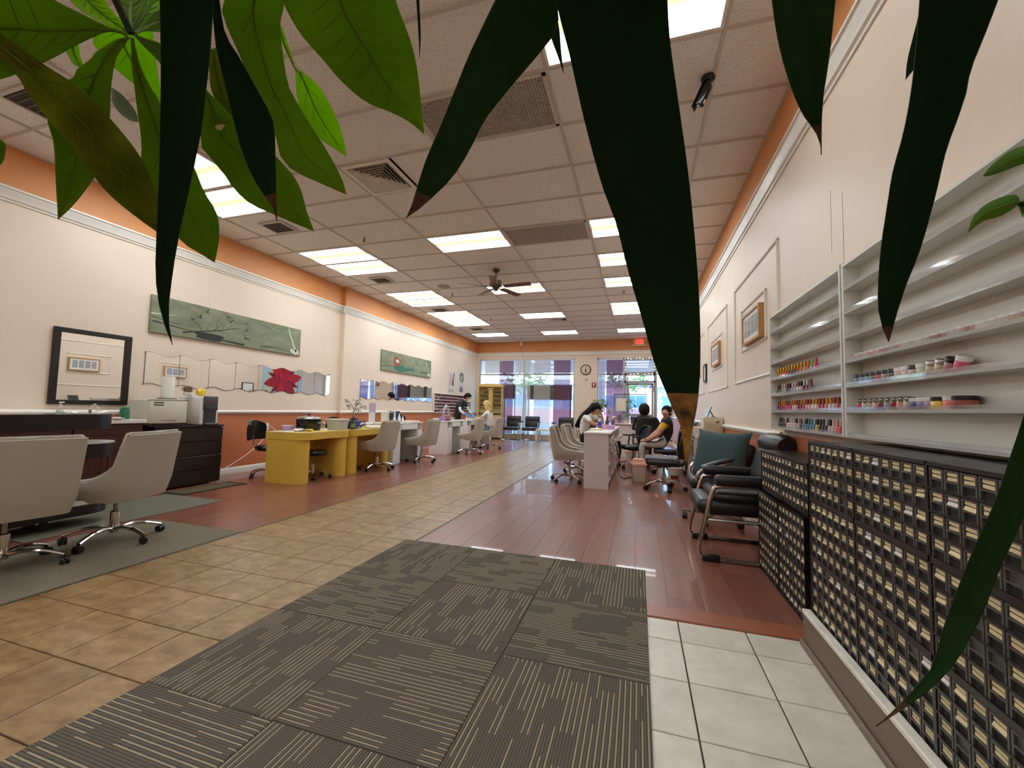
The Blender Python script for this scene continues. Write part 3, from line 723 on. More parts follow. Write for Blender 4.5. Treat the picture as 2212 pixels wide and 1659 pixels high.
tops = [strokes([(.62, .9), (.7, .8), (.78, .7), (.86, .66)], .012, .003), strokes([(.7, .8), (.76, .86), (.82, .84)], .008, .002), strokes([(.66, .12), (.78, .16), (.9, .1)], .03, .01)]
canvas('long green-grey canvas print with a bare branch, a dark tub and flying birds', 3.71, 6.22, 2.03, 2.53, XL,
       [('painted_ground', M_mid, tops), ('painted_light', M_pale, pale), ('painted_tub', M_ink, pot), ('painted_branch', M_ink, branch), ('painted_birds', M_ink, birds)])
M_teal = mat('teal_print_ink', (62, 110, 96), .75); M_rust = mat('rust_print_ink', (150, 76, 58), .75)
canvas('shorter green canvas print with a teal and rust abstract form beyond the wall jog', 8.69, 11.22, 2.015, 2.525, XLF,
       [('painted_ground', M_mid, [strokes([(.0, .2), (.12, .25), (.22, .28)], .03, .01), strokes([(.75, .2), (.85, .24), (.93, .2)], .05, .02)]), ('painted_light', M_pale, [strokes([(.87, .9), (.9, .6), (.93, .35)], .012, .02), [(.9, .08), (.93, .25), (.97, .22), (.985, .06)]]),
        ('painted_form', M_teal, [[(.22, .12), (.2, .28), (.28, .36), (.38, .42), (.42, .3), (.5, .3), (.57, .34), (.62, .3), (.62, .22), (.52, .2), (.44, .1), (.34, .02)]]),
        ('painted_form', M_rust, [[(.22, .8), (.2, .5), (.22, .3), (.3, .33), (.34, .5), (.32, .7), (.27, .78)]]), ('painted_light', M_pale, [[(.25, .5), (.24, .62), (.28, .68), (.31, .6), (.3, .48)]]), ('painted_birds', M_ink, [bird(.31, .85, .08, .3), bird(.36, .7, .06, 1), bird(.36, .55, .06, .5)])])
# wavy mirror strips
def wavy(label, y0, y1, zt, zb, x, n=8):
    t = thing('wavy_mirror', label, 'mirror', (x, y0, zb)); w = (y1-y0)/n; H = zt-zb
    M_edge = mat('mirror_edge', (92, 82, 74), .5)
    wave = lambda u: .022*math.sin(2*PI*u+.5)
    N = 20
    outl = [(w*i/N, wave(i/N)-.0) for i in range(N+1)]+[(w*i/N, H+wave(i/N)) for i in range(N, -1, -1)]
    me = MB().prism([(max(.003, min(w-.003, a)), c) for a, c in outl], .006, .01, 'x').mesh('mirror_panel', M_mirror, 0)
    be = MB().prism([(a, c+(-.004 if i <= N else .004)) for i, (a, c) in enumerate(outl)], .001, .0065, 'x').mesh('backing', M_edge, 0)
    cl = MB().box(0, .014, -.006, .006, H-.012, H+.016, .002).box(0, .014, -.006, .006, -.012, .012, .002).mesh('clip', M_steel, 0)
    for i in range(n):
        p = link('mirror_panel', me, t, (0, w*i, 0)); link('backing', be, p)
        link('clip', cl, t, (0, w*i, .011))
    link('clip', cl, t, (0, w*n, .011))
wavy('long strip of wavy-edged mirror tiles behind the towel cabinet', 3.70, 7.07, 1.745, 1.335, XL)
wavy('second strip of wavy-edged mirror tiles under the shorter canvas', 7.96, 11.35, 1.715, 1.30, XLF)
# posters
def poster(label, y0, y1, z0, z1, kind):
    t = thing('poster', label, 'poster', (XLF, (y0+y1)/2, z0)); w = (y1-y0)/2; h = z1-z0
    MB().box(0, .004, -w, w, 0, h).obj('sheet', mat('poster_paper', (214, 206, 204), .5), t, 0)
    md = mat('poster_plum', (120, 96, 110), .6); gr = mat('poster_grey', (150, 150, 152), .6); skin = mat('poster_skin', (206, 176, 160), .6)
    if kind == 0:
        MB().prism([(-w*.8, h*.35), (-w*.3, h*.95), (w*.1, h*.9), (w*.0, h*.6), (-w*.2, h*.33)], .004, .0046, 'x').obj('printed_hand', skin, t, 0)
        MB().prism([(0, h*.4), (w*.5, h*.9), (w*.9, h*.97), (w*.6, h*.7), (w*.7, h*.35)], .004, .0047, 'x').obj('printed_hand', md, t, 0)
        b = MB()
        for i in range(3): b.box(.004, .0047, -w*.7+i*w*.5, -w*.45+i*w*.5, h*.06, h*.2)
        b.obj('printed_bottles', gr, t, 0)
    else:
        MB().prism([(-w*.5, h*.6), (-w*.6, h*.85), (0, h*.98), (w*.6, h*.9), (w*.7, h*.6), (w*.2, h*.5)], .004, .0046, 'x').obj('printed_hair', mat('poster_green', (96, 120, 104), .6), t, 0)
        MB().prism([(-w*.2, h*.62), (-w*.2, h*.8), (w*.2, h*.84), (w*.3, h*.66), (0, h*.56)], .0045, .005, 'x').obj('printed_face', skin, t, 0)
        MB().prism([(-w*.5, h*.1), (-w*.3, h*.3), (w*.3, h*.3), (w*.5, h*.1), (0, h*.03)], .004, .0046, 'x').obj('printed_form', md, t, 0)
poster('narrow poster with two hands, left of the pair above the polish rack', 12.45, 13.02, 1.60, 2.35, 0)
poster('narrow poster with a portrait, right of the pair above the polish rack', 13.28, 13.83, 1.64, 2.42, 1)
# cherry vanity with sink
M_cherry = mat('dark_cherry_wood', (58, 24, 20), .35, stretch=(6, 6, .6), vscale=5, col2=(78, 34, 26))
VX, VY0, VY1 = -5.62, .9, 3.41
t = thing('sink_vanity', 'dark cherry sink cabinet with a white counter at the left wall', 'cabinet', (VX, VY0, 0))
MB().box(XL+.02-VX, -.02, .0, VY1-VY0, .1, .855).box(XL+.02-VX, -.08, .02, VY1-VY0-.02, 0, .1).obj('carcass', M_cherry, t)
MB().box(XL+.005-VX, .03, -.02, VY1-VY0+.02, .855, .9, .006).obj('counter', mat('white_counter', (222, 218, 212), .3), t)
M_knob = mat('cabinet_knob', (120, 110, 100), .3, metal=.8)
def raised(t, nm_, y0, y1, z0, z1, x=0.0, knob=True):
    d = MB().box(-.02, 0, y0, y1, z0, z1, .003).obj(nm_, M_cherry, t)
    b = MB(); i = .055; b.box(-.001, .004, y0+.0, y0+i-.008, z0, z1).box(-.001, .004, y1-i+.008, y1, z0, z1).box(-.001, .004, y0+i-.008, y1-i+.008, z0, z0+i-.008).box(-.001, .004, y0+i-.008, y1-i+.008, z1-i+.008, z1)
    b.obj('rails', M_cherry, d, 0)
    if y1-y0 > .16 and z1-z0 > .15: MB().box(-.001, .006, y0+i+.012, y1-i-.012, z0+i+.008, z1-i-.008, .005).obj('raised_panel', M_cherry, d)
for y0, y1 in ((.02, .62), (.64, 1.24), (1.26, 1.86), (1.88, 2.49)):
    raised(t, 'drawer_front', y0, y1, .67, .84); m_ = (y0+y1)/2
    raised(t, 'door', y0, m_-.004, .12, .66); raised(t, 'door', m_+.004, y1, .12, .66)
t = thing('faucet', 'chrome two-handle faucet with an arched spout on the white counter', 'faucet', (-5.78, 2.98, .9))
MB().box(-.03, .03, -.1, .1, 0, .016, .006, 2).obj('base_plate', M_chrome, t)
MB().tube(spline([(0, 0, .01), (0, 0, .09), (.02, 0, .145), (.07, 0, .165), (.12, 0, .14), (.13, 0, .105)], 5), [.016]*5+[.014]*5+[.012]*16, 10).obj('spout', M_chrome, t)
for s in (-1, 1): MB().cyl((0, s*.075, .01), .014, .05, 12).obj('valve', M_chrome, t); MB().tube([(0, s*.075, .065), (.0, s*.11, .075), (0, s*.155, .085)], .007, 8).obj('lever', M_chrome, t)
t = thing('soap_dispenser', 'clear bottle of green hand soap with a white pump', 'soap bottle', (-5.75, 2.72, .9))
M_soap = mat('green_soap', (88, 190, 140), .15, transm=.3)
MB().prism(rrect(-.025, .025, -.038, .038, .018), 0, .08).obj('bottle', M_soap, t)
MB().lathe([(.03, .08), (.026, .1), (.014, .115), (.014, .125)], seg=14).obj('shoulder', mat('clear_plastic', (226, 236, 232), .1, transm=.6), t)
MB().cyl((0, 0, .125), .016, .03, 14).cyl((0, 0, .155), .006, .025, 8).box(-.01, .045, -.012, .012, .178, .192, .004).obj('pump', M_white, t)
MB().box(.0255, .0265, -.022, .022, .015, .07).obj('bottle_label', mat('yellow_label', (226, 216, 120), .5), t, 0)
t = thing('sponge_holder', 'green box-shaped soap bottle on the counter by the towel cabinet', 'soap bottle', (-5.75, 3.285, .9))
MB().box(-.035, .035, -.038, .038, 0, .12, .012, 2).obj('body', mat('deep_green_plastic', (38, 110, 84), .35), t); MB().box(-.028, .028, -.03, .03, .12, .145, .006).obj('cap', mat('mid_green_cap', (62, 140, 108), .4), t)
t = thing('soap_dish', 'white oval dish with a pink soap bar at the counter edge', 'soap dish', (-5.66, 3.15, .9))
MB().lathe([(.03, 0), (.05, .004), (.085, .016), (.08, .018), (.045, .008), (0, .006)], seg=20).obj('dish', M_white, t); MB().box(-.03, .03, -.045, .045, .009, .03, .01, 2).obj('soap_bar', mat('pink_soap', (226, 180, 180), .5), t)
# dark chest of drawers
DX = -5.66
t = thing('drawer_chest', 'black-brown chest of drawers against the terracotta wall', 'chest of drawers', (DX, 3.99, 0))
b = MB().box(XL+.02-DX, -.02, -.43, .43, .02, .79).box(XL+.02-DX, .01, -.445, .445, .785, .81, .002)
M_ebony = mat('black_brown_veneer', (24, 17, 15), .4, stretch=(8, 1, 8), vscale=4, col2=(32, 23, 20))
b.obj('carcass', M_ebony, t)
for q in range(4): MB().box(-.02, .0+.004*(q % 2), -.435, .435, .03+q*.188, .03+q*.188+.176, .003).obj('drawer', M_ebony, t)
# hot-towel cabinet
t = thing('hot_towel_cabinet', 'cream hot-towel cabinet with script lettering on its door', 'towel cabinet', (-5.62, 3.665, .81))
M_beige = mat('beige_enamel', (206, 202, 184), .4)
MB().box(-.36, -.012, -.225, .225, .02, .335, .02, 3).obj('cabinet_body', M_beige, t)
dr = MB().box(-.014, .012, -.218, .218, .035, .325, .008, 2).obj('door', M_beige, t)
MB().box(-.013, .0135, -.222, .222, .03, .04).obj('door_seal', M_black, dr, 0); MB().box(-.013, .0135, -.222, .222, .32, .328).obj('door_seal', M_black, dr, 0)
for z in (.255, .285): MB().box(.011, .0145, -.17, -.06, z, z+.016, .004).obj('vent_slot', mat('slot_dark', (84, 72, 60), .5), dr)
MB().box(-.36, -.01, -.2, .2, 0, .02).obj('plinth', M_black, t, 0)
text('dermalogica', .045, mat('grey_script', (130, 126, 116), .5), dr, (.0125, .01, .06), (PI/2, 0, PI/2), sx=.8)
t = thing('paper_towel_roll', 'upright white paper towel roll on the towel cabinet', 'paper towel', (-5.80, 3.76, 1.145))
MB().cyl((0, 0, 0), .1, .018, 20).obj('holder_base', mat('grey_rattan', (120, 112, 98), .7, bump=.4, bscale=200), t)
MB().lathe([(.02, .018), (.068, .018), (.07, .03), (.07, .28), (.067, .292), (.02, .292)], seg=22).obj('roll', mat('paper_white', (232, 232, 222), .9, bump=.15, bscale=90), t)
t = thing('water_dispenser', 'white countertop water dispenser with a dark grey front', 'water dispenser', (-5.62, 4.195, .81))
MB().box(-.44, -.008, -.125, .125, 0, .39, .02, 3).obj('body', M_white, t)
MB().box(-.01, .012, -.1, .1, .2, .392, .012, 2).obj('tap_head', mat('slate_plastic', (62, 62, 68), .35), t)
MB().box(-.009, .0, -.085, .085, .03, .2).obj('tap_recess', mat('dark_slate_plastic', (44, 44, 50), .45), t, 0)
MB().box(-.01, .06, -.09, .09, .0, .03, .006).obj('drip_tray', MATS['slate_plastic'], t)
for i in range(4): MB().cyl((.012, -.05+.033*i, .25), .008, .003, 10, 'x').obj('button', M_grey, t)
MB().box(.0115, .0135, -.012, .0, .3, .35).obj('indicator', mat('red_lamp', (190, 40, 40), .4), t, 0)
b = MB()
for q in range(3): b.box(-.012, -.0, -.122, -.118, .15+q*.05, .17+q*.05)
t = thing('stacked_cups', 'small stack of patterned and white cups on the water dispenser', 'cups', (-5.80, 4.01, 1.2))
MB().lathe([(.03, 0), (.05, .01), (.052, .05), (.046, .05)], seg=16).obj('white_cup', M_white, t); MB().lathe([(.03, .05), (.05, .06), (.055, .12), (.048, .12)], seg=16).tube([(0, -.045, .11), (0, -.08, .1), (0, -.075, .07), (0, -.04, .068)], .006, 6).obj('brown_cup', mat('brown_glaze', (120, 98, 66), .4, var=.4, vscale=40), t)
t = thing('yellow_bag', 'crumpled small yellow pouch on the water dispenser', 'pouch', (-5.80, 4.185, 1.2))
rnd = random.Random(2); bm = bmesh.new(); bmesh.ops.create_icosphere(bm, subdivisions=2, radius=1)
for v in bm.verts: v.co = Vector((v.co.x*.05, v.co.y*.062, (v.co.z*.055+.053)))*(1+rnd.uniform(-.12, .12))
MB().frombm(bm).obj('pouch', mat('yellow_foil', (222, 186, 30), .35), t, 0)
# outlet and cord
t = thing('wall_outlet', 'white wall outlet on the terracotta wall with two plugs', 'outlet', (XL, 5.61, .72))
MB().box(0, .008, -.04, .04, -.062, .062, .003).obj('plate', M_cream, t)
for s in (-1, 1): MB().box(.008, .03, -.018, .018, s*.03-.018, s*.03+.018, .006).obj('plug', M_white, t)
def cable(name, label, pts, r, m, cat='cable'):
    p = spline(pts, 6); o = MB().tube([q-p[0] for q in p], r, 6).obj(name, m); o.location = p[0]; return tag(o, label, cat)
cable('power_cord', 'white cord from the wall outlet sagging down to the floor behind the chest', [(XL+.03, 5.61, .70), (XL+.05, 5.5, .5), (XL+.09, 5.2, .3), (XL+.13, 4.8, .12), (XL+.16, 4.5, .02), (XL+.14, 4.2, .006)], .006, M_white)
cable('power_cord', 'white cord from the wall outlet dropping behind the yellow table', [(XL+.035, 5.63, .74), (XL+.09, 5.7, .66), (XL+.1, 5.78, .45), (XL+.1, 5.8, .2), (XL+.1, 5.82, .006)], .006, M_white)
# tiered round-ended nail bar
M_barblk = mat('black_bar_gloss', (22, 21, 24), .28); M_bartop = mat('pale_stone_top', (198, 194, 180), .3)
t = thing('tiered_nail_bar', 'black round-ended bar with three pale-topped tiers on casters', 'nail bar', (-4.88, 2.2, 0))
def tier(yt, half, z0, z1, y_in=-1.9, top=True):
    o = [(half*math.cos(a), yt-half+half*math.sin(a)) for a in [PI*i/14 for i in range(15)]]+[(-half, y_in), (half, y_in)]
    p = MB().prism(o, z0, z1-(.012 if top else 0)).obj('tier', M_barblk, t)
    if top:
        i = half*.985; o2 = [(i*math.cos(a), yt-half+i*math.sin(a)) for a in [PI*k/14 for k in range(15)]]+[(-i, y_in), (i, y_in)]
        MB().prism(o2, z1-.012, z1).obj('tier_top', M_bartop, p)
tier(.47, .20, .10, .20); tier(.50, .22, .60, .735); tier(.46, .20, .855, .985, top=False)
MB().prism([(.2*math.cos(PI*k/14), .26+.2*math.sin(PI*k/14)) for k in range(15)]+[(-.2, -1.9), (.2, -1.9)], .985, .99).obj('marble_top', mat('dark_marble', (52, 46, 42), .2, vscale=8, col2=(120, 110, 100), sharp=.3), t)
for y0, y1, z0, z1 in ((-1.8, -.28, .735, .855), (-1.85, -.1, .20, .60)): MB().box(-.12, .12, y0, y1, z0, z1).obj('support_panel', M_barblk, t, 0)
cm = MB().cyl((-.012, 0, .035), .035, .024, 16, 'x').box(-.02, .02, -.02, .02, .06, .1, .004).mesh('caster', M_black)
for x, y in ((.1, .02), (-.1, .02), (.1, -.9), (-.1, -.9), (.1, -1.6), (-.1, -1.6)): link('caster', cm, t, (x, y, 0))
# floor mats
M_mat1 = mat('grey_loop_mat', (98, 90, 74), .95, vscale=30, stretch=(.6, 14, 1), col2=(136, 126, 104), bump=.3, bscale=250)
tag(MB().box(-1.1, 0, -2.2, 0, 0, .007, .003).obj('floor_mat', M_mat1), 'large grey striped mat under the two near swivel chairs', 'mat').location = (-3.29, 2.80, 0)
o = MB().box(-.9, 0, -1.6, 0, 0, .006, .002).obj('floor_mat', mat('green_grey_mat', (104, 102, 86), .95, bump=.3, bscale=200)); tag(o, 'smaller plain green-grey mat on the wood by the chest', 'mat'); o.location = (-4.53, 3.60, 0)
t = thing('door_mat', 'narrow patterned door mat with a dark border before the chest', 'mat', (-5.37, 4.05, 0))
MB().box(-.17, .17, -.44, .42, 0, .008, .003).obj('border', mat('black_mat_border', (34, 30, 26), .95), t); MB().box(-.125, .125, -.38, .36, .006, .0105, .002).obj('field', mat('tan_mat_field', (112, 92, 58), .95, vscale=40, col2=(58, 46, 34), sharp=.9, bump=.3), t)

# ------------------------------------------------------------------ swivel chairs
M_leath = mat('taupe_leatherette', (168, 160, 146), .45, bump=.05, bscale=300); M_leath2 = mat('taupe_seat', (190, 184, 168), .45)
def swivel():
    "taupe shell chair facing +x, origin on the floor under the column"
    t = thing('swivel_chair', '', 'chair', (0, 0, 0))
    # shell: u runs along the U-shaped plan, v from bottom to top rim
    nu, nv = 57, 9; rows_ = []
    for j in range(nv):
        v = j/(nv-1); row = []
        for i in range(nu):
            u = -1+2*i/(nu-1); au = abs(u)
            w = .245
            if au < .46:
                q = au/.46; x = -.235+.05*q**3; y = w*math.sin(q*PI/2*.93)*1.0
            else:
                q = (au-.46)/.54; x = -.185+.44*q; y = w*math.sin(PI/2*.93)+.012*math.sin(q*PI)
            y = math.copysign(y, u) if u else 0
            if au < .44: h = .855
            elif au < .50: h = .855-.24*((au-.44)/.06)**1.3
            elif au < .74:
                q = (au-.50)/.24; h = .615-.115*(1-(1-q)**2.2)
            else: h = .50-.03*min(1, (au-.74)/.2)
            z0 = .355+.02*(au > .7)
            z = z0+(h-z0)*v
            lean = -.05*max(0, (z-.45)/.4)*(1 if au < .62 else .6)
            pull = (1-.10*max(0, (.46-z)/.1)) if z < .46 else 1
            row.append((x*pull+lean, y*(1+.06*max(0, (z-.5)/.35))*pull, z))
        rows_.append(row)
    MB().sheet(rows_, .034).obj('shell', M_leath, t, 50)
    rim = [Vector(p) for p in rows_[-1]]
    MB().tube([p+Vector((.008, 0, .002)) for p in rim], .02, 6).obj('rim_piping', M_leath, t, 60)
    MB().prism(rrect(-.2, .27, -.222, .222, .08, 5), .37, .40).obj('seat_base', M_leath, t)
    sm = MB(); P = rrect(-.2, .27, -.222, .222, .08, 5); Q = rrect(-.185, .255, -.207, .207, .07, 5)
    sm.add([(a, c, .40) for a, c in P]+[(a, c, .45) for a, c in P]+[(a, c, .468) for a, c in Q], [tuple(range(2*len(P), 3*len(P)))]+[(i, (i+1) % len(P), len(P)+(i+1) % len(P), len(P)+i) for i in range(len(P))]+[(len(P)+i, len(P)+(i+1) % len(P), 2*len(P)+(i+1) % len(P), 2*len(P)+i) for i in range(len(P))])
    sm.obj('seat', M_leath2, t, 50)
    MB().box(-.1, .12, -.08, .08, .335, .362, .006).obj('tilt_plate', M_black, t)
    le = MB().tube([(0, -.07, .345), (-.02, -.2, .34), (-.04, -.25, .325)], .006, 6).obj('lever', M_black, t); MB().box(-.065, -.025, -.3, -.235, .312, .33, .006, 2).obj('lever_paddle', M_black, le)
    MB().cyl((0, 0, .2), .014, .14, 12).obj('piston', M_steel, t); MB().lathe([(.03, .07), (.03, .23), (.022, .235)], seg=16).obj('column', M_chrome, t)
    arm = MB().tube(spline([(.02, 0, .098), (.1, 0, .112), (.19, 0, .104), (.26, 0, .082), (.30, 0, .066)], 4), [.02]*9+[.017]*8, 8, flat=.7).mesh('base_arm', M_chrome)
    cas = MB().cyl((-.023, .0, .026), .026, .018, 14, 'x').cyl((.005, 0, .026), .026, .018, 14, 'x').box(-.02, .02, -.012, .018, .026, .05, .008, 2).cyl((0, 0, .045), .007, .02, 8).mesh('caster', M_black)
    for k in range(5):
        a = .3+k*2*PI/5
        o = link('base_arm', arm, t); o.rotation_euler = (0, 0, a)
        o = link('caster', cas, t, (.30*math.cos(a), .30*math.sin(a), 0)); o.rotation_euler = (0, 0, a+.6+k)
    return t
ch0 = swivel(); ch_tree = [(c, kids(c)) for c in kids(ch0)]
CHG = 'taupe shell swivel chairs'
def chair(x, y, face, label, first=[True], spin=0.0):
    "face: direction the sitter looks, degrees from +x"
    z = .007 if (x > -4.4 and x < -3.29+.01 and y < 2.8) else 0
    if first[0]:
        first[0] = False; ch0.location = (x, y, z); ch0.rotation_euler = (0, 0, math.radians(face)); ch0['label'] = label; ch0['group'] = CHG; return ch0
    return dup(ch0, (x, y, z), math.radians(face), label, CHG, ch_tree)
chair(-3.99, 2.27, 204, 'taupe swivel chair whole in view at the tiered black bar')
chair(-3.93, 1.64, 170, 'taupe swivel chair cut by the left edge of the photo')
chair(-4.42, 6.33, 184, 'taupe swivel chair at the second yellow table')
chair(-4.25, 7.60, 184, 'taupe swivel chair at the nearest white desk by the left wall')
chair(-3.96, 9.48, 186, 'taupe swivel chair with no one in it, before the smocked man')
chair(-3.95, 10.95, 182, 'taupe swivel chair under the blonde woman')
chair(-1.05, 6.62, 4, 'taupe swivel chair at the near end of the central white desk')
chair(-1.02, 7.50, -4, 'second taupe swivel chair at the central white desk')
ORD = ['', 'first', 'second', 'third', 'fourth', 'fifth', 'sixth', 'seventh', 'eighth', 'ninth', 'tenth', 'eleventh', 'twelfth', 'thirteenth', 'fourteenth', 'fifteenth', 'sixteenth', 'seventeenth', 'eighteenth', 'nineteenth', 'twentieth']
TENS = ['', '', 'twenty', 'thirty', 'forty', 'fifty']
def ordn(n): return ORD[n] if n <= 20 else (TENS[n//10]+('-'+ORD[n % 10] if n % 10 else 'ieth').replace('yieth', 'ieth'))
# ------------------------------------------------------------------ left row of tables
M_yel = mat('mustard_laminate', (218, 182, 76), .4, var=.05, vscale=2)
def ytable(label, y0, y1, x0=-5.13, x1=-4.45, peds=((0, .2), (.0, .2))):
    t = thing('manicure_table', label, 'table', ((x0+x1)/2, (y0+y1)/2, 0), 0, 'yellow manicure tables'); w = (x1-x0)/2; d = (y1-y0)/2
    o = [(-w, -d), (w-.16, -d)]+[(w-.16+.16*math.sin(a), -d+.16-.16*math.cos(a)) for a in [PI/2*i/6 for i in range(1, 7)]]+[(w-.03, -.12), (w-.05, 0), (w-.03, .12)]+[(w-.16+.16*math.cos(a), d-.16+.16*math.sin(a)) for a in [PI/2*i/6 for i in range(0, 7)]]+[(-w, d)]
    MB().prism(o, .615, .708).obj('apron', M_yel, t, 40); MB().prism([(a*1.004, c*1.004) for a, c in o], .708, .722).obj('tabletop', mat('pale_yellow_top', (226, 200, 120), .35), t, 40)
    for a, c in peds:
        ya = a; r = (c-a)/2
        p = [(-w+.02, ya), (w-.05-r, ya)]+[(w-.05-r+r*math.sin(q), ya+r-r*math.cos(q)) for q in [PI*i/10 for i in range(1, 10)]]+[(w-.05-r, c), (-w+.02, c)]
        MB().prism(p, 0, .617).obj('pedestal', M_yel, t, 40)
    return t
ytable('nearest yellow manicure table with the roaster on it', 4.66, 5.69, peds=((-.51, -.27), (.27, .51)))
ytable('second yellow manicure table, behind the roaster table', 5.71, 6.86, peds=((-.56, -.33), (.34, .56)))
def stool(name, label, x, y, seat_r=.19, z=.43, back=False, rz=0.0):
    t = thing(name, label, 'stool', (x, y, 0), rz)
    MB().lathe([(.0, z-.085), (seat_r*.9, z-.08), (seat_r, z-.06), (seat_r+.008, z-.035), (seat_r, z-.01), (seat_r*.88, z), (0, z-.006)], seg=28).obj('seat', M_blackgl, t)
    MB().cyl((0, 0, .2), .014, z-.28, 12).obj('piston', M_steel, t); MB().lathe([(.028, .06), (.028, .22), (.02, .225)], seg=14).obj('column', M_chrome, t)
    arm = MB().tube(spline([(.02, 0, .1), (.12, 0, .105), (.21, 0, .085), (.255, 0, .066)], 4), .016, 8, flat=.7).mesh('base_arm', M_chrome)
    cas = MB().cyl((-.023, 0, .026), .026, .018, 14, 'x').cyl((.005, 0, .026), .026, .018, 14, 'x').box(-.02, .02, -.012, .018, .026, .05, .008, 2).cyl((0, 0, .045), .007, .02, 8).mesh('caster', M_black)
    for k in range(5):
        a = .5+k*2*PI/5; o = link('base_arm', arm, t); o.rotation_euler = (0, 0, a)
        o = link('caster', cas, t, (.255*math.cos(a), .255*math.sin(a), 0)); o.rotation_euler = (0, 0, a+.9*k)
    if back:
        MB().tube([(-.12, 0, z-.06), (-.24, 0, z-.02), (-.26, 0, z+.14)], .012, 8).obj('back_stem', M_steel, t)
        rows_ = []
        for j in range(7):
            v = j/6; row = []
            for i in range(15):
                u = -1+2*i/14; row.append((-.25+.07*u*u, .21*u*(1-.12*abs(2*v-1)**3), z+.08+.3*v+.0-(.06*u*u if v > .8 else 0)))
            rows_.append(row)
        MB().sheet(rows_, .04).obj('backrest', M_blackgl, t, 60)
    return t
stool('salon_stool', 'round black stool tucked between the legs of the nearest yellow table', -4.76, 5.19)
stool('work_chair', 'black work chair behind the nearest yellow table', -5.48, 5.05, back=True, z=.48, rz=.3)
stool('work_chair', 'black work chair between the second yellow table and the white desk', -5.34, 6.55, back=True, z=.52, rz=0)
stool('work_chair', 'black work chair behind the white desk with the black speakers', -5.25, 8.75, back=True, z=.56, rz=.2)
M_wdesk = mat('glossy_white_desk', (226, 222, 218), .18); M_inner = mat('grey_inner_panel', (140, 134, 134), .6)
def desk(label, x0, x1, y0, y1, near=.26, rz=0):
    t = thing('nail_desk', label, 'desk', ((x0+x1)/2, (y0+y1)/2, 0), rz, 'white nail desks by the left wall'); w = (x1-x0)/2; d = (y1-y0)/2
    MB().box(-w-.01, w+.02, -d-.01, d+.01, .775, .797, .004).obj('desktop', M_wdesk, t)
    for a, c, nm_ in ((-d, -d+near, 'cabinet'), (d-.2, d, 'cabinet')):
        p = MB().box(-w, w, a, c, 0, .64).box(-w, w-.09, a, c, .64, .775).box(w-.09, w, a, a+.02, .64, .775).box(w-.09, w, c-.02, c, .64, .775).obj('cabinet', M_wdesk, t, 0)
        MB().box(w, w+.014, a+.006, c-.006, .02, .63, .003).obj('door', M_wdesk, p)
        MB().box(w-.088, w-.086, a+.02, c-.02, .64, .775).obj('cubby_back', mat('beige_cubby', (176, 168, 146), .6), p, 0)
    MB().box(-w, w-.01, -d+near, d-.2, .655, .775).obj('drawer_box', M_wdesk, t, 0); MB().box(w-.012, w+.012, -d+near+.005, d-.205, .66, .77, .003).obj('drawer', M_wdesk, t)
    MB().box(-w+.02, -w+.05, -d+near, d-.2, .02, .655).obj('back_panel', M_inner, t, 0)
    return t
desk('nearest white nail desk, with the small carton and black speakers', -4.95, -4.50, 6.92, 8.02)
desk('middle white nail desk, with the arched lamp', -4.83, -4.36, 8.98, 9.90)
desk('farthest white nail desk, where the blonde woman is served', -4.85, -4.40, 10.25, 12.2)
# things on the yellow tables
t = thing('roaster_oven', 'large oval black electric roaster with a steel lid', 'roaster', (-4.93, 5.25, .722), math.radians(12))
def oval(rx, ry, z, n=28): return [(rx*math.cos(2*PI*i/n), ry*math.sin(2*PI*i/n), z) for i in range(n)]
def loft(rings, m, nm_, par, cap=True):
    n = len(rings[0]); fs = []
    for j in range(len(rings)-1):
        for i in range(n): fs.append((j*n+i, j*n+(i+1) % n, (j+1)*n+(i+1) % n, (j+1)*n+i))
    if cap: fs += [tuple(range(n-1, -1, -1)), tuple(range((len(rings)-1)*n, len(rings)*n))]
    return MB().add([p for r in rings for p in r], fs).obj(nm_, m, par, 40)
loft([oval(.15, .19, .012), oval(.165, .205, .03), oval(.17, .21, .17)], M_blackgl, 'body', t)
loft([oval(.176, .216, .17), oval(.176, .216, .182)], M_steel, 'rim', t)
loft([oval(.168, .208, .182), oval(.15, .19, .2), oval(.1, .13, .215), oval(.03, .04, .222)], M_steel, 'lid', t)
MB().box(-.012, .012, -.03, .03, .22, .255, .008, 2).obj('lid_knob', M_black, t); MB().box(.16, .2, -.05, .05, .1, .13, .008, 2).obj('front_panel', M_grey, t)
for s in (-1, 1): MB().box(-.05, .05, s*.205-.02, s*.205+.02, .13, .15, .006).obj('handle', M_black, t)
for x, y in ((.1, .12), (-.1, .12), (.1, -.12), (-.1, -.12)): MB().cyl((x, y, 0), .015, .014, 8).obj('foot', M_black, t)
t = thing('storage_tub', 'translucent white plastic tub with a lid right of the roaster', 'tub', (-4.66, 5.57, .722), math.radians(8))
loft([[(a, c, z) for a, c in rrect(-.12-k, .12+k, -.1-k, .1+k, .03)] for z, k in ((0, 0), (.16, .022))], mat('milky_plastic', (220, 222, 216), .3, transl=.35), 'tub', t)
MB().prism(rrect(-.15, .15, -.13, .13, .035), .158, .176).obj('lid', M_white, t)
for q in range(2): MB().prism(rrect(-.1, .1, -.085, .085, .02), .03+q*.055, .07+q*.055).obj('folded_towel', mat('folded_grey_towel', (190, 190, 180), .9), t)
t = thing('pump_bottle', 'dark green pump bottle beside the blue carton', 'bottle', (-4.58, 5.84, .722))
MB().lathe([(.0, 0), (.036, .002), (.038, .02), (.038, .12), (.026, .145), (.014, .15), (.014, .165)], seg=18).obj('bottle', mat('dark_green_bottle', (46, 58, 24), .2), t)
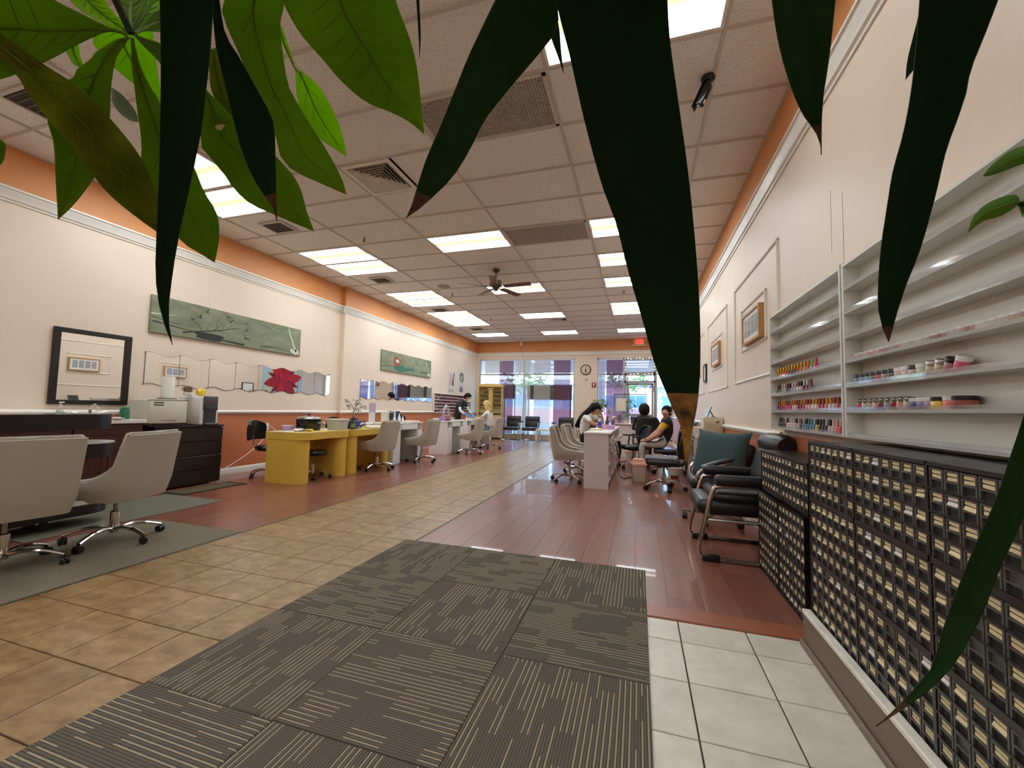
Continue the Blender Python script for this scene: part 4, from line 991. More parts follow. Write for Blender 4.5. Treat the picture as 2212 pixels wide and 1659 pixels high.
MB().lathe([(.0385, .03), (.0385, .1)], seg=18).obj('bottle_label', mat('olive_label', (120, 132, 60), .6), t); MB().cyl((0, 0, .165), .015, .02, 12).cyl((0, 0, .185), .005, .02, 8).box(-.01, .04, -.01, .01, .203, .214, .003).obj('pump', M_black, t)
o = MB().lathe([(.0, 0), (.04, .002), (.042, .02), (.042, .11), (.02, .135), (.016, .17), (0, .17)], seg=16).obj('bottle', M_black); o.location = (-4.74, 5.80, .722); tag(o, 'squat black bottle hidden behind the dark green pump bottle', 'bottle')
t = thing('blue_carton', 'dark blue cardboard carton with a white and yellow print', 'box', (-4.72, 6.10, .722), math.radians(6))
MB().box(-.09, .09, -.17, .17, 0, .13, .002).obj('carton', mat('navy_card', (34, 44, 110), .5), t)
MB().xf(None).prism([(-.02, .055), (.0, .1), (.05, .112), (.1, .1), (.14, .112), (.15, .08), (.1, .07), (.05, .075)], .09, .0908, 'x').obj('white_print', M_white, t, 0)
MB().prism([(-.02, .0), (.16, .0), (.16, .05), (.08, .04), (.02, .02)], .09, .0906, 'x').obj('yellow_print', mat('yellow_print', (230, 210, 70), .5), t, 0)
MB().box(.09, .0906, -.06, -.03, .01, .035).obj('white_square', M_white, t, 0)
t = thing('lilac_basket', 'lilac oval plastic basket on the nearest yellow table', 'basket', (-5.00, 4.90, .722), .2)
loft([oval(.06, .085, 0, 20), oval(.07, .1, .075, 20)], mat('lilac_plastic', (176, 150, 190), .4), 'basket', t); loft([oval(.075, .105, .07, 20), oval(.075, .105, .082, 20)], mat('pale_lilac', (206, 186, 214), .4), 'rim', t)
def crumple(name, label, cat_, loc, s, m, seed=1, amt=.2):
    rnd = random.Random(seed); bm = bmesh.new(); bmesh.ops.create_icosphere(bm, subdivisions=2, radius=1)
    for v in bm.verts:
        k = 1+rnd.uniform(-amt, amt); v.co = Vector((v.co.x*s[0]*k, v.co.y*s[1]*k, max(0, (v.co.z*k+.9))*s[2]))
    o = MB().frombm(bm).obj(name, m, None, 0); o.location = loc; return tag(o, label, cat_)
crumple('foil_wrap', 'crumpled silver and white wrappings beside the lilac basket', 'wrapping', (-4.80, 4.93, .722), (.07, .09, .025), mat('silver_foil', (200, 200, 204), .3, metal=.6), 3)
crumple('yellow_cloth', 'crumpled yellow packet in front of the roaster', 'packet', (-4.68, 5.00, .722), (.05, .06, .02), mat('yellow_packet', (206, 178, 50), .5), 4)
o = MB().box(-.11, .11, -.16, .16, 0, .006, .002).obj('white_towel', mat('white_towel', (228, 224, 210), .95)); o.location = (-4.92, 4.84, .722); tag(o, 'flat white cloth under the lilac basket', 'towel')
o = MB().box(-.16, .14, -.22, .2, 0, .035, .015, 2).obj('hand_towel', MATS['white_towel']); o.location = (-4.66, 6.52, .722); tag(o, 'folded white towel on the second yellow table', 'towel')
# white side unit behind with bonsai
t = thing('side_cart', 'low white side cabinet behind the second yellow table holding the bonsai', 'cabinet', (-5.86, 7.05, 0))
MB().box(-.2, .2, -.3, .62, 0, .74).obj('carcass', M_white, t, 0); MB().box(-.22, .22, -.32, .64, .74, .77, .004).obj('worktop', M_white, t)
for q in range(3): MB().box(.2, .215, -.29+.305*q, .0+.305*q, .5, .73, .003).obj('drawer', M_white, t)
t = thing('bonsai_tree', 'small bonsai-like tree in a dark blue pot by the wall', 'potted plant', (-5.86, 7.50, .77))
MB().lathe([(.0, 0), (.055, 0), (.07, .01), (.085, .075), (.078, .078), (.07, .06), (0, .06)], seg=20).obj('pot', mat('navy_glaze', (34, 40, 66), .25), t)
M_bark = mat('grey_bark', (120, 104, 84), .85); rnd = random.Random(9)
MB().tube(spline([(0, 0, .055), (.01, -.02, .12), (-.02, 0, .2), (.0, .02, .26)], 4), [.03]*4+[.02]*4+[.013]*5, 8).obj('trunk', M_bark, t)
tips = [(.02, -.2, .36), (-.06, -.12, .44), (.05, .02, .47), (.0, .14, .40), (.06, .22, .33), (-.05, .2, .27)]
for p in tips: MB().tube(spline([(0, .02, .25), (p[0]*.4, p[1]*.45, .25+(p[2]-.25)*.6), p], 4), .005, 5).obj('branch', M_bark, t)
lf = MB().add([(0, 0, 0), (.04, -.013, .008), (.09, 0, -.01), (.04, .013, .008)], [(0, 1, 2), (0, 2, 3)]).mesh('leaf', mat('grey_green_leaf', (104, 118, 84), .5, transl=.3), 0)
for p in tips:
    for k in range(8):
        a = rnd.uniform(0, 6.28); o = link('leaf', lf, t, (p[0]+rnd.uniform(-.02, .02), p[1]+rnd.uniform(-.03, .03), p[2]+rnd.uniform(-.05, .02))); o.rotation_euler = (rnd.uniform(-.5, .5), rnd.uniform(-.3, .9), a)
# things on the nearest white desk
dz = .797
t = thing('calendar_stand', 'lilac desk calendar standing tall behind the small carton', 'calendar', (-5.30, 7.35, .797-.027))
MB().box(-.02, .02, -.12, .12, 0, .02).box(-.006, .006, -.1, .1, 0, .4).obj('stand', M_white, t); MB().box(.006, .01, -.11, .11, .22, .41).obj('sheet', mat('lilac_print', (196, 168, 200), .6), t, 0)
def carton(name, label, loc, sx, sy, h, m, rz=0, dots=True):
    t = thing(name, label, 'box', loc, rz); MB().box(-sx, sx, -sy, sy, 0, h, .002).obj('carton', m, t)
    if dots:
        for k in range(3): MB().cyl((sx, sy*.3, h*(.3+.22*k)), .016, .001, 12, 'x').obj('printed_dot', M_grey, t)
    return t
o = MB().box(-.26, .2, -.6, .4, .745, .77).box(-.26, .2, -.6, -.57, 0, .745).box(-.26, .2, .37, .4, 0, .745).obj('side_table', M_white, None, 0); o.location = (-5.22, 7.55, 0); tag(o, 'plain white work surface behind the nearest white nail desk', 'table')
carton('small_carton', 'pale upright carton with grey dots on the nearest white desk', (-4.80, 7.08, dz), .05, .075, .22, mat('ivory_card', (218, 214, 200), .6), .1)
t = thing('tablet_frame', 'dark tablet in a silver frame on the nearest white desk', 'tablet', (-4.86, 7.34, dz), .1)
MB().box(-.02, .02, -.09, .09, 0, .012).box(-.01, .004, -.105, .105, .01, .205, .004).obj('frame', M_steel, t); MB().box(.004, .006, -.09, .09, .025, .19).obj('screen', M_blackgl, t, 0)
bw = MB().lathe([(0, 0), (.026, .002), (.028, .02), (.028, .09), (.012, .115), (.012, .13)], seg=14).mesh('bottle', mat('white_bottle', (226, 228, 226), .3)); bc = MB().cyl((0, 0, .13), .012, .035, 10).mesh('cap', M_trim)
for i, (x, y, s, lab) in enumerate(((-4.66, 7.20, 1, 'white bottle before the tablet on the nearest white desk'), (-4.72, 7.46, 1.1, 'white bottle left of its neighbour by the black speakers'), (-4.68, 7.53, .8, 'small white bottle closest to the black speakers'))):
    t = thing('lotion_bottle', lab, 'bottle', (x, y, dz), 0, 'lotion bottles'); t.scale = (s, s, s); link('bottle', bw, t); link('cap', bc, t)
o = MB().box(-.13, .16, -.2, .2, 0, .028, .012, 2).obj('arm_cushion', mat('cream_pad', (218, 206, 178), .6)); o.location = (-4.68, 7.76, dz); tag(o, 'cream arm-rest pad on the nearest white desk', 'pad')
def speaker(label, x, y, m, sx=.09, sy=.085, h=.24):
    t = thing('speaker_box', label, 'box', (x, y, .77)); MB().box(-sx, sx, -sy, sy, 0, h, .012, 2).obj('body', m, t); MB().box(sx, sx+.004, -sy+.012, sy-.012, .02, h-.02, .002).obj('front_panel', M_blackgl, t)
speaker('left one of two black lamp boxes beside the wall on the white desk', -5.10, 7.62, M_black); speaker('right lamp box with a black front and white sides on the white desk', -5.10, 7.84, M_white, .1, .095, .27)
# things on the middle desk: arched lamp, caddies
t = thing('arched_lamp', 'grey arch-shaped nail lamp with its legs spread on the middle desk', 'lamp', (-4.60, 9.38, .797))
MB().tube(spline([(0, -.17, .0), (0, -.16, .12), (0, -.11, .28), (0, 0, .37), (0, .11, .28), (0, .16, .12), (0, .17, 0)], 5), .026, 8, flat=1.0).obj('arch', mat('grey_lamp_plastic', (178, 178, 180), .35), t)
MB().box(-.03, .03, -.16, .18, .12, .14, .006).obj('cross_bar', mat('lilac_bar', (196, 172, 206), .4), t); MB().box(-.012, .012, -.02, .02, .33, .36).obj('led_strip', M_trim, t)
t = thing('lilac_caddy', 'lilac pen caddy with a pink flower left of the arched lamp', 'caddy', (-4.55, 9.10, .797))
MB().box(-.05, .05, -.06, .06, 0, .1, .008, 2).obj('cup', mat('violet_plastic', (158, 124, 186), .4), t)
for k in range(5): MB().tube([(.01*k-.02, -.03+.014*k, .08), (.015*k-.03, -.04+.02*k, .2+.02*(k % 2))], .005, 5).obj('brush', M_steel if k % 2 else M_purple if 'M_purple' in globals() else M_grey, t)
MB().sph((0, -.02, .27), .03, 8, 6, (1, 1, .7)).obj('flower', mat('pink_flower', (236, 110, 150), .6), t)
bl_ = MB().lathe([(0, 0), (.018, .001), (.018, .045), (.008, .052), (.008, .09), (0, .09)], seg=8).mesh('gel_bottle', mat('gel_white', (214, 208, 206), .3, orand=.3))
k = 0
for (xx, yy) in ((-4.62, 9.18), (-4.63, 9.24), (-4.50, 9.55), (-4.62, 9.62), (-4.60, 9.67), (-4.58, 9.72), (-4.56, 9.77), (-4.50, 10.4), (-4.52, 10.48), (-4.54, 10.56), (-4.50, 10.64)):
    o = link('gel_bottle', bl_, None, (xx, yy, .797)); k += 1; tag(o, 'small pale gel bottle on the %s white nail desk, %s counted from the front' % ('middle' if yy < 10 else 'farthest', ordn(k)), 'bottle', 'pale gel bottles on the white desks')
for i, (yy, c) in enumerate(((9.3, (150, 40, 60)), (9.36, (60, 60, 66)), (9.44, (170, 90, 60)), (9.5, (90, 60, 110)))):
    o = MB().box(-.03, .03, -.022, .022, 0, .05, .004).obj('tip_box', mat('tip_box_%d' % i, c, .4)); o.location = (-4.56, yy, .797); tag(o, ('dark red', 'dark grey', 'rust', 'violet')[i]+' little box under the arched lamp', 'box')
o = MB().box(-.05, .05, -.08, .08, 0, .06, .01, 2).obj('tissue_box', M_white); o.location = (-4.72, 9.08, .797); tag(o, 'white tissue box at the near end of the middle desk', 'box')
o = MB().box(-.09, .09, -.14, .14, 0, .03, .01, 2).obj('arm_cushion', MATS['cream_pad']); o.location = (-4.58, 10.95, .797); tag(o, 'pale hand pad between the smocked man and the blonde woman', 'pad')
# polish rack on the left wall
RY0, RY1, RZB, RZT = 11.46, 14.35, .96, 1.56
t = thing('polish_rack', 'long white polish rack full of small bottles on the left wall', 'rack', (XLF, RY0, RZB))
MB().box(0, .006, 0, RY1-RY0, 0, RZT-RZB).obj('back_panel', mat('rack_back', (196, 176, 170), .6), t, 0)
for r in range(7): MB().box(0, .06, 0, RY1-RY0, r*.1-.004, r*.1).box(.056, .06, 0, RY1-RY0, r*.1, r*.1+.012).obj('shelf', M_white, t, 0)
for yy in (0, RY1-RY0-.008): MB().box(0, .06, yy, yy+.008, 0, .6).obj('end_panel', M_white, t, 0)
pc = [('dark red', (136, 30, 44)), ('plum', (110, 50, 80)), ('rose', (190, 90, 110)), ('near-black', (60, 50, 56)), ('brown', (150, 96, 76)), ('pale pink', (220, 180, 180)), ('crimson', (196, 36, 56)), ('mauve', (170, 120, 156))]
pm = []
for n_, c in pc:
    m1 = mat('varnish_'+n_.replace(' ', '_').replace('-', '_'), c, .2)
    pm.append((n_, MB().use(0).box(-.016, .016, -.016, .016, 0, .038).use(1).box(-.008, .008, -.008, .008, .038, .075).mesh('polish_bottle', [m1, M_black], 0)))
rnd = random.Random(11); rn = ['bottom', 'second', 'third', 'fourth', 'fifth', 'top']
for r in range(6):
    y = .05; cnt = 0
    while y < RY1-RY0-.05:
        pal = [5, 5, 2, 1] if r < 2 and y < 1 else [0, 1, 3, 4, 6, 7, 2]
        n_, me = pm[rnd.choice(pal)]
        if rnd.random() < .93:
            o = link('polish_bottle', me, None, (XLF+.03, RY0+y, RZB+r*.1)); cnt += 1; tag(o, '%s polish bottle, %s from left on the %s shelf of the wall rack' % (n_, ordn(cnt), rn[r]), 'bottle', 'polish bottles on the %s shelf of the wall rack' % rn[r])
        y += .062
# yellow polish cabinet in the corner
t = thing('polish_cabinet', 'tall pale yellow polish display cabinet with an arched top in the corner', 'cabinet', (-5.33, 14.62, 0), math.radians(6))
M_ycab = mat('pale_yellow_cabinet', (214, 184, 98), .45); M_ycab2 = mat('cream_yellow_panel', (212, 196, 140), .5)
cw = .46
MB().box(-cw, cw, .12, .15, 0, 2.0).obj('back_panel', M_ycab2, t, 0)
for s in (-1, 1): MB().box(s*cw-.03*(s > 0), s*cw+.03*(s < 0), -.15, .15, 0, 1.98).obj('side_panel', M_ycab, t, 0)
MB().box(-.075, .075, -.06, .12, .95, 1.86).obj('centre_post', M_ycab, t, 0)
MB().prism([(-cw-.03, 1.93), (cw+.03, 1.93), (cw+.03, 1.99)]+[((cw+.03)*math.cos(a), 1.99+.06*math.sin(a)) for a in [PI*i/12 for i in range(1, 12)]]+[(-cw-.03, 1.99)], -.18, .15, 'y').obj('arched_top', M_ycab, t, 0)
MB().box(-.12, .12, -.1, .12, 1.84, 1.90, .01).obj('light_box', M_ycab2, t)
MB().box(-cw+.03, cw-.03, -.14, .12, .06, .92).obj('base_cupboard', M_ycab2, t, 0)
for s in (-1, 1): MB().box(s*.22-.19, s*.22+.19, -.155, -.14, .09, .88, .004).obj('door', M_ycab2, t)
MB().box(-cw+.02, cw-.02, -.2, .12, .92, .95, .004).obj('counter', M_black, t)
rows4 = ['lowest', 'second', 'third', 'highest']
for s in (-1, 1):
    for r in range(4):
        z = 1.2+r*.165; MB().box(s*.26-.16, s*.26+.16, .0, .12, z-.02, z).obj('shelf', M_ycab, t, 0)
t_ = t
cab_rot = Matrix.Rotation(math.radians(6), 4, 'Z')
dk = [MB().use(0).box(-.014, .014, -.014, .014, 0, .05).use(1).box(-.009, .009, -.009, .009, .05, .09).mesh('polish_bottle', [mat('varnish_dark%d' % i, c, .25), M_black], 0) for i, c in enumerate(((40, 34, 34), (64, 40, 40), (50, 48, 44)))]
for s in (-1, 1):
    for r in range(4):
        for k in range(8):
            if s < 0 and r == 3 and k in (0, 2): continue
            p = cab_rot @ Vector((s*.26-.13+k*.037, .03, 1.2+r*.165))
            o = link('polish_bottle', dk[(k*7+r) % 3], None, (p.x-5.33, p.y+14.62, p.z)); o.rotation_euler = (0, 0, math.radians(6))
            tag(o, '%s dark polish bottle from the left, %s %s shelf of the yellow cabinet' % (ordn(k+1), rows4[r], 'left' if s < 0 else 'right'), 'bottle', 'dark bottles, %s %s shelf of the yellow cabinet' % (rows4[r], 'left' if s < 0 else 'right'))
# waiting chairs and side table by the window
def tubeframe(b, pts, r=.012, seg=8): return b.tube(spline(pts, 4), r, seg)
M_seatblk = mat('black_leatherette', (24, 24, 27), .35, bump=.05, bscale=200)
def cushion_mesh(x0, x1, y0, y1, z0, z1, r=.04): return MB().box(x0, x1, y0, y1, z0, z1, r, 3)
def waiting(label, x, y, rz=0):
    t = thing('waiting_chair', label, 'chair', (x, y, 0), rz, 'black waiting chairs at the window'); t.scale = (1.16, 1.05, 1.0)
    cushion_mesh(-.24, .24, -.26, .2, .38, .47, .035).obj('seat', M_seatblk, t)
    X = Matrix.Translation((0, .2, .46)) @ Matrix.Rotation(math.radians(-10), 4, 'X')
    cushion_mesh(-.235, .235, -.03, .05, .02, .42, .035).xf(None).obj('backrest', M_seatblk, t).matrix_local = X
    cushion_mesh(-.22, .22, -.05, .03, .25, .41, .03).obj('head_pad', M_seatblk, t).matrix_local = X
    for s in (-1, 1):
        MB().tube(spline([(s*.27, .12, .66), (s*.28, -.05, .67), (s*.285, -.2, .645), (s*.28, -.25, .5), (s*.275, -.22, .2), (s*.27, -.24, .03), (s*.265, -.1, .014), (s*.26, .25, .014)], 4), .013, 8).obj('side_frame', M_chrome, t)
        MB().box(s*.285-.03, s*.285+.03, -.2, .12, .655, .695, .015, 2).obj('arm_pad', M_seatblk, t)
    MB().tube([(-.26, .25, .014), (.26, .25, .014)], .013, 8).obj('rear_bar', M_chrome, t); MB().tube([(-.27, -.1, .37), (.27, -.1, .37)], .013, 8).obj('seat_bar', M_chrome, t)
waiting('black waiting chair right beside the yellow polish cabinet', -4.42, 14.42); waiting('black waiting chair left of the small white table', -3.72, 14.45)
waiting('black waiting chair right of the small white table', -2.47, 14.1, -.15); waiting('black waiting chair partly behind the dark-haired woman', -1.65, 14.35, -.1)
t = thing('side_table', 'small square white side table between the waiting chairs', 'side table', (-3.1, 14.05, 0))
MB().box(-.275, .275, -.275, .275, .40, .45, .003).obj('tabletop', mat('ivory_table', (226, 216, 188), .4), t)
for sx in (-1, 1):
    for sy in (-1, 1): MB().box(sx*.25-.025, sx*.25+.025, sy*.25-.025, sy*.25+.025, 0, .40, .002).obj('leg', MATS['ivory_table'], t)
# ------------------------------------------------------------------ central desk and the right-hand side
M_lil = mat('pale_lilac_white_laminate', (216, 206, 204), .35)
t = thing('manicure_counter', 'long white manicure counter in the middle of the red floor, open shelves at the back', 'counter', (-.585, 6.10, 0))
CL = 3.1
MB().box(-.175, .175, 0, .022, 0, .785).obj('end_panel', M_lil, t, 0); MB().box(-.175, .175, CL-.022, CL, 0, .785).obj('end_panel', M_lil, t, 0)
MB().box(-.185, .2, -.012, CL+.01, .785, .808, .003).obj('countertop', M_white, t)
MB().box(-.17, -.15, .022, CL-.022, 0, .785).obj('front_panel', M_lil, t, 0)
for k in range(5):
    y = .022+k*(CL-.044)/4
    if 0 < k < 4: MB().box(-.15, .172, y-.01, y+.01, 0, .785).obj('divider', M_lil, t, 0)
for k in range(4):
    y0 = .032+k*(CL-.044)/4; y1 = y0+(CL-.044)/4-.02
    for z in ((.05, .3, .55) if k % 2 == 0 else (.05, .42)): MB().box(-.15, .165, y0, y1, z, z+.016).obj('shelf', M_lil, t, 0)
    for q, z in enumerate((.58, .66) if k != 2 else (.45, .6)):
        out = (.0, .05, .02, .09)[(k+q) % 4]
        d = MB().box(.15+out, .17+out, y0+.02, y0+.34, z, z+.075, .003).box(-.1, .155+out, y0+.03, y0+.04, z, z+.06).box(-.1, .155+out, y0+.32, y0+.33, z, z+.06).obj('drawer', M_white, t, 0)
        MB().sph((.178+out, y0+.18, z+.04), .011, 8, 6).obj('knob', M_steel, d)
cable('power_cord', 'black cords looped behind the central white counter', [(-.36, 6.75, .62), (-.33, 6.95, .5), (-.3, 7.05, .3), (-.34, 7.3, .14), (-.26, 7.2, .02), (-.1, 7.35, .008)], .008, M_black)
cable('power_cord', 'thin grey cord on the floor beside the central counter', [(-.37, 7.5, .3), (-.3, 7.6, .04), (-.12, 7.5, .006), (.0, 7.35, .006), (.14, 7.5, .006)], .006, M_grey)
t = thing('tool_holster', 'bundle of black hair tools hanging behind the central counter', 'tools', (-.33, 7.05, .3))
for q in range(3): MB().tube(spline([(.015, .06*q, .33), (.04, .06*q+.01, .2), (.03, .06*q-.01, .05)], 3), [.022, .025, .022, .02, .018, .016, .014], 8).obj('tool', M_black, t)
CT = .808
o = MB().box(-.09, .1, -.12, .12, 0, .035, .016, 2).obj('arm_cushion', mat('cream_pad2', (226, 214, 186), .6)); o.location = (-.66, 6.75, CT); tag(o, 'cream rounded hand pad at the near end of the central counter', 'pad')
o = MB().box(-.12, .14, -.19, .2, 0, .004, .001).obj('paper_towel', mat('paper_white2', (238, 238, 234), .9)); o.location = (-.58, 6.42, CT); tag(o, 'flat white paper towel near the front end of the central counter', 'towel')
t = thing('water_bottle', 'clear water bottle with a blue wrap on the central counter', 'bottle', (-.64, 7.30, CT))
MB().lathe([(0, 0), (.032, .003), (.034, .03), (.034, .15), (.02, .19), (.014, .2)], seg=16).obj('bottle', mat('clear_pet', (214, 226, 240), .1, transm=.6), t)
MB().lathe([(.035, .06), (.035, .13)], seg=16).obj('wrap', mat('blue_wrap', (40, 70, 190), .4), t); MB().cyl((0, 0, .2), .016, .02, 12).obj('cap', M_black, t)
t = thing('pink_box', 'pink and lilac supply box with lettering on the central counter', 'box', (-.53, 7.36, CT))
MB().box(-.13, .13, -.06, .06, 0, .075, .003).obj('box', mat('pink_card', (226, 168, 192), .5), t); MB().box(-.0, .12, -.0612, -.06, .006, .07).obj('lilac_face', mat('lilac_card', (190, 150, 210), .5), t, 0)
t = thing('polish_remover', 'dark red small pot in front of the blue-wrapped bottle', 'pot', (-.62, 7.18, CT)); MB().lathe([(0, 0), (.022, .001), (.022, .045), (.018, .05), (0, .05)], seg=14).obj('pot', mat('dark_red_pot', (120, 26, 32), .3), t)
t = thing('pump_bottle', 'dark green pump bottle standing on the central counter', 'bottle', (-.55, 7.75, CT))
MB().lathe([(0, 0), (.036, .003), (.038, .03), (.036, .13), (.018, .165), (.014, .17)], seg=16).obj('bottle', mat('bottle_green', (40, 74, 40), .2), t); MB().cyl((0, 0, .17), .014, .03, 10).box(-.01, .04, -.01, .01, .2, .214, .003).obj('pump', M_black, t)
t = thing('spray_bottle', 'white and violet spray bottle on the central counter', 'bottle', (-.46, 7.95, CT))
MB().lathe([(0, 0), (.035, .003), (.035, .1), (.015, .15), (.012, .17)], seg=14).obj('bottle', mat('violet_liquid', (110, 70, 160), .2), t); MB().cyl((0, 0, .17), .013, .025, 10).box(-.012, .05, -.012, .012, .195, .23, .006).obj('trigger_head', M_white, t)
crumple('tissue_pile', 'white crumpled tissues on the far half of the central counter', 'tissue', (-.5, 8.25, CT), (.07, .08, .045), MATS['paper_white2'], 6)
t = thing('acrylic_stand', 'clear acrylic stand of nail samples by the pink box', 'stand', (-.46, 7.56, CT))
MB().box(-.06, .06, -.08, .08, 0, .012, .003).box(-.055, -.05, -.08, .08, .01, .11).obj('stand', mat('acrylic', (226, 230, 236), .1, transm=.5), t)
for q in range(6): MB().sph((.0, -.065+.026*q, .03), .014, 8, 6, (1, .8, 1.2)).obj('sample', mat('nail_sample_%d' % (q % 3), ((196, 60, 90), (230, 200, 190), (120, 60, 120))[q % 3], .2), t)
# reception counter further back with a clear guard, sign and plants
t = thing('reception_desk', 'pale counter at the back of the right side, behind the seated women', 'counter', (-.05, 10.75, 0))
MB().box(-.62, .62, -.2, .3, 0, .80).obj('base', M_lil, t, 0); MB().box(-.65, .65, -.24, .34, .80, .83, .004).obj('worktop', M_white, t)
t = thing('sneeze_guard', 'clear guard panel in a thin black frame on the pale back counter', 'screen', (-.2, 10.6, .83))
MB().box(-.38, .38, -.002, .002, .1, .72).obj('pane', M_glass, t, 0)
for a in ((-.385, -.375, 0, .73), (.375, .385, 0, .73)): MB().box(a[0], a[1], -.008, .008, a[2], a[3]).obj('post', M_black, t, 0)
MB().box(-.38, .38, -.008, .008, .715, .73).obj('rail', M_black, t, 0); MB().box(-.38, .38, -.008, .008, .1, .11).obj('rail', M_black, t, 0)
t = thing('notice_board', 'blank white notice in a frame on the back counter, left of the door view', 'sign', (-.42, 10.56, .83))
MB().box(-.12, .12, -.012, .0, .3, .62).obj('frame', M_white, t, 0); MB().box(-.105, .105, -.014, -.012, .315, .605).obj('sheet', mat('ivory_sheet', (226, 220, 204), .6), t, 0); MB().tube([(0, -.004, 0), (0, -.004, .31)], .008, 6).box(-.08, .08, -.04, .04, 0, .01).obj('stand', M_steel, t)
for i, (x, c, lab) in enumerate(((.02, (70, 120, 170), 'left blue picture card standing on the back counter'), (.19, (60, 100, 150), 'right blue picture card standing on the back counter'))):
    t = thing('picture_card', lab, 'picture', (x, 10.54, .83)); MB().box(-.075, .075, -.006, .006, 0, .16).obj('card', M_black, t, 0); MB().box(-.065, .065, -.008, -.006, .012, .148).obj('print', mat('blue_print_%d' % i, c, .5, var=.6, vscale=30), t, 0)
for i, (x, h, c, lab) in enumerate(((-.6, .16, (222, 200, 160), 'cream carton at the left end of the back counter'), (-.46, .2, (206, 150, 140), 'pink-brown carton beside the cream one on the back counter'), (-.3, .13, (230, 220, 190), 'low cream carton on the back counter'), (-.14, .18, (120, 90, 70), 'brown carton in the middle of the back counter'))):
    o = MB().box(-.05, .05, -.05, .05, 0, h, .003).obj('carton', mat('carton_%d' % i, c, .6)); o.location = (x, 10.70, .83); tag(o, lab, 'box')
def pothos(name, label, loc, n, spread, seed, potcol, stand=0.0):
    t = thing(name, label, 'potted plant', loc); rnd = random.Random(seed)
    if stand: MB().cyl((0, 0, 0), .13, .02, 20).cyl((0, 0, 0), .02, stand, 10).cyl((0, 0, stand-.02), .1, .02, 20).obj('stand', M_steel, t)
    MB().lathe([(0, stand), (.06, stand), (.08, stand+.12), (.072, stand+.12), (.068, stand+.1), (0, stand+.1)], seg=18).obj('pot', mat('pot_'+name+str(seed), potcol, .4), t)
    lf = MB().add([(0, 0, 0), (.02, -.024, .01), (.055, -.018, .005), (.08, 0, -.01), (.055, .018, .005), (.02, .024, .01), (.035, 0, -.002)], [(0, 1, 6), (1, 2, 6), (2, 3, 6), (3, 4, 6), (4, 5, 6), (5, 0, 6)]).mesh('leaf', mat('pothos_leaf', (84, 134, 46), .4, transl=.35, orand=.25), 40)
    for k in range(n):
        a = rnd.uniform(0, 6.283); rr = spread*math.sqrt(rnd.random()); z = stand+.1+.16*rnd.random()+.06*(1-rr/spread)-(.22*rnd.random() if rr > spread*.7 else 0)
        o = link('leaf', lf, t, (rr*math.cos(a), rr*math.sin(a), z)); o.rotation_euler = (rnd.uniform(-.4, .4), rnd.uniform(-.2, .9), a+rnd.uniform(-.5, .5)); s = rnd.uniform(.8, 1.4); o.scale = (s, s, s)
        if k % 4 == 0: MB().tube(spline([(0, 0, stand+.1), (rr*.5*math.cos(a), rr*.5*math.sin(a), stand+.18), (rr*math.cos(a), rr*math.sin(a), z)], 3), .004, 4).obj('stem', mat('pothos_stem', (96, 130, 60), .5), t)
    return t
pothos('pothos_plant', 'bushy green pothos on a tall stand behind the dark-haired woman', (-.93, 10.35, 0), 70, .23, 5, (150, 60, 70), 1.12)
pothos('pothos_plant', 'smaller trailing pothos behind the white notice', (-.28, 11.4, 0), 36, .17, 8, (206, 200, 190), 1.22)
# bins and bucket
def bin_(label, x, y, s, rz=0):
    t = thing('swing_bin', label, 'bin', (x, y, 0), rz)
    loft([[(a*s, c*s, z*s) for a, c in rrect(-w, w, -w*.85, w*.85, .03)] for w, z in ((.098, 0), (.102, .01), (.122, .265))], mat('ivory_bin', (220, 206, 192), .45), 'body', t)
    loft([[(a*s, c*s, z*s) for a, c in rrect(-w, w, -w*.85, w*.85, .03)] for w, z in ((.132, .262), (.132, .285), (.118, .30), (.085, .36))], mat('salmon_lid', (226, 164, 142), .45), 'lid', t)
    MB().xf(Matrix.Translation((0, -.055*s, .33*s)) @ Matrix.Rotation(math.radians(-38), 4, 'X')).box(-.07*s, .07*s, -.04*s, .04*s, 0, .008, .003).obj('flap', mat('cream_flap', (232, 222, 190), .4), t)
bin_('nearer ivory bin with a salmon swing lid, in the middle of the red floor', .005, 7.06, 1.0, .05); bin_('farther ivory bin with a salmon lid behind the central counter', -.17, 9.55, .9, -.2)
t = thing('white_bucket', 'white plastic bucket with a red and black label under the black task chair', 'bucket', (.56, 7.22, 0))
MB().lathe([(.085, 0), (.105, .22), (.112, .225), (.112, .24), (.1, .24), (.08, .01), (0, .01)], seg=22).obj('bucket', M_white, t)
MB().add([(-.0955*math.cos(a)-.0, -.0955*math.sin(a), z) for z in (.06, .16) for a in [.9+.2*i for i in range(7)]], [(i, i+1, 8+i, 7+i) for i in range(6)]).obj('bucket_label', mat('red_black_label', (130, 40, 36), .5, var=.6, vscale=30), t, 0)
MB().tube(spline([(-.105, 0, .225), (-.1, -.06, .15), (0, -.13, .12), (.1, -.06, .15), (.105, 0, .225)], 4), .003, 5).obj('bail_handle', M_steel, t)
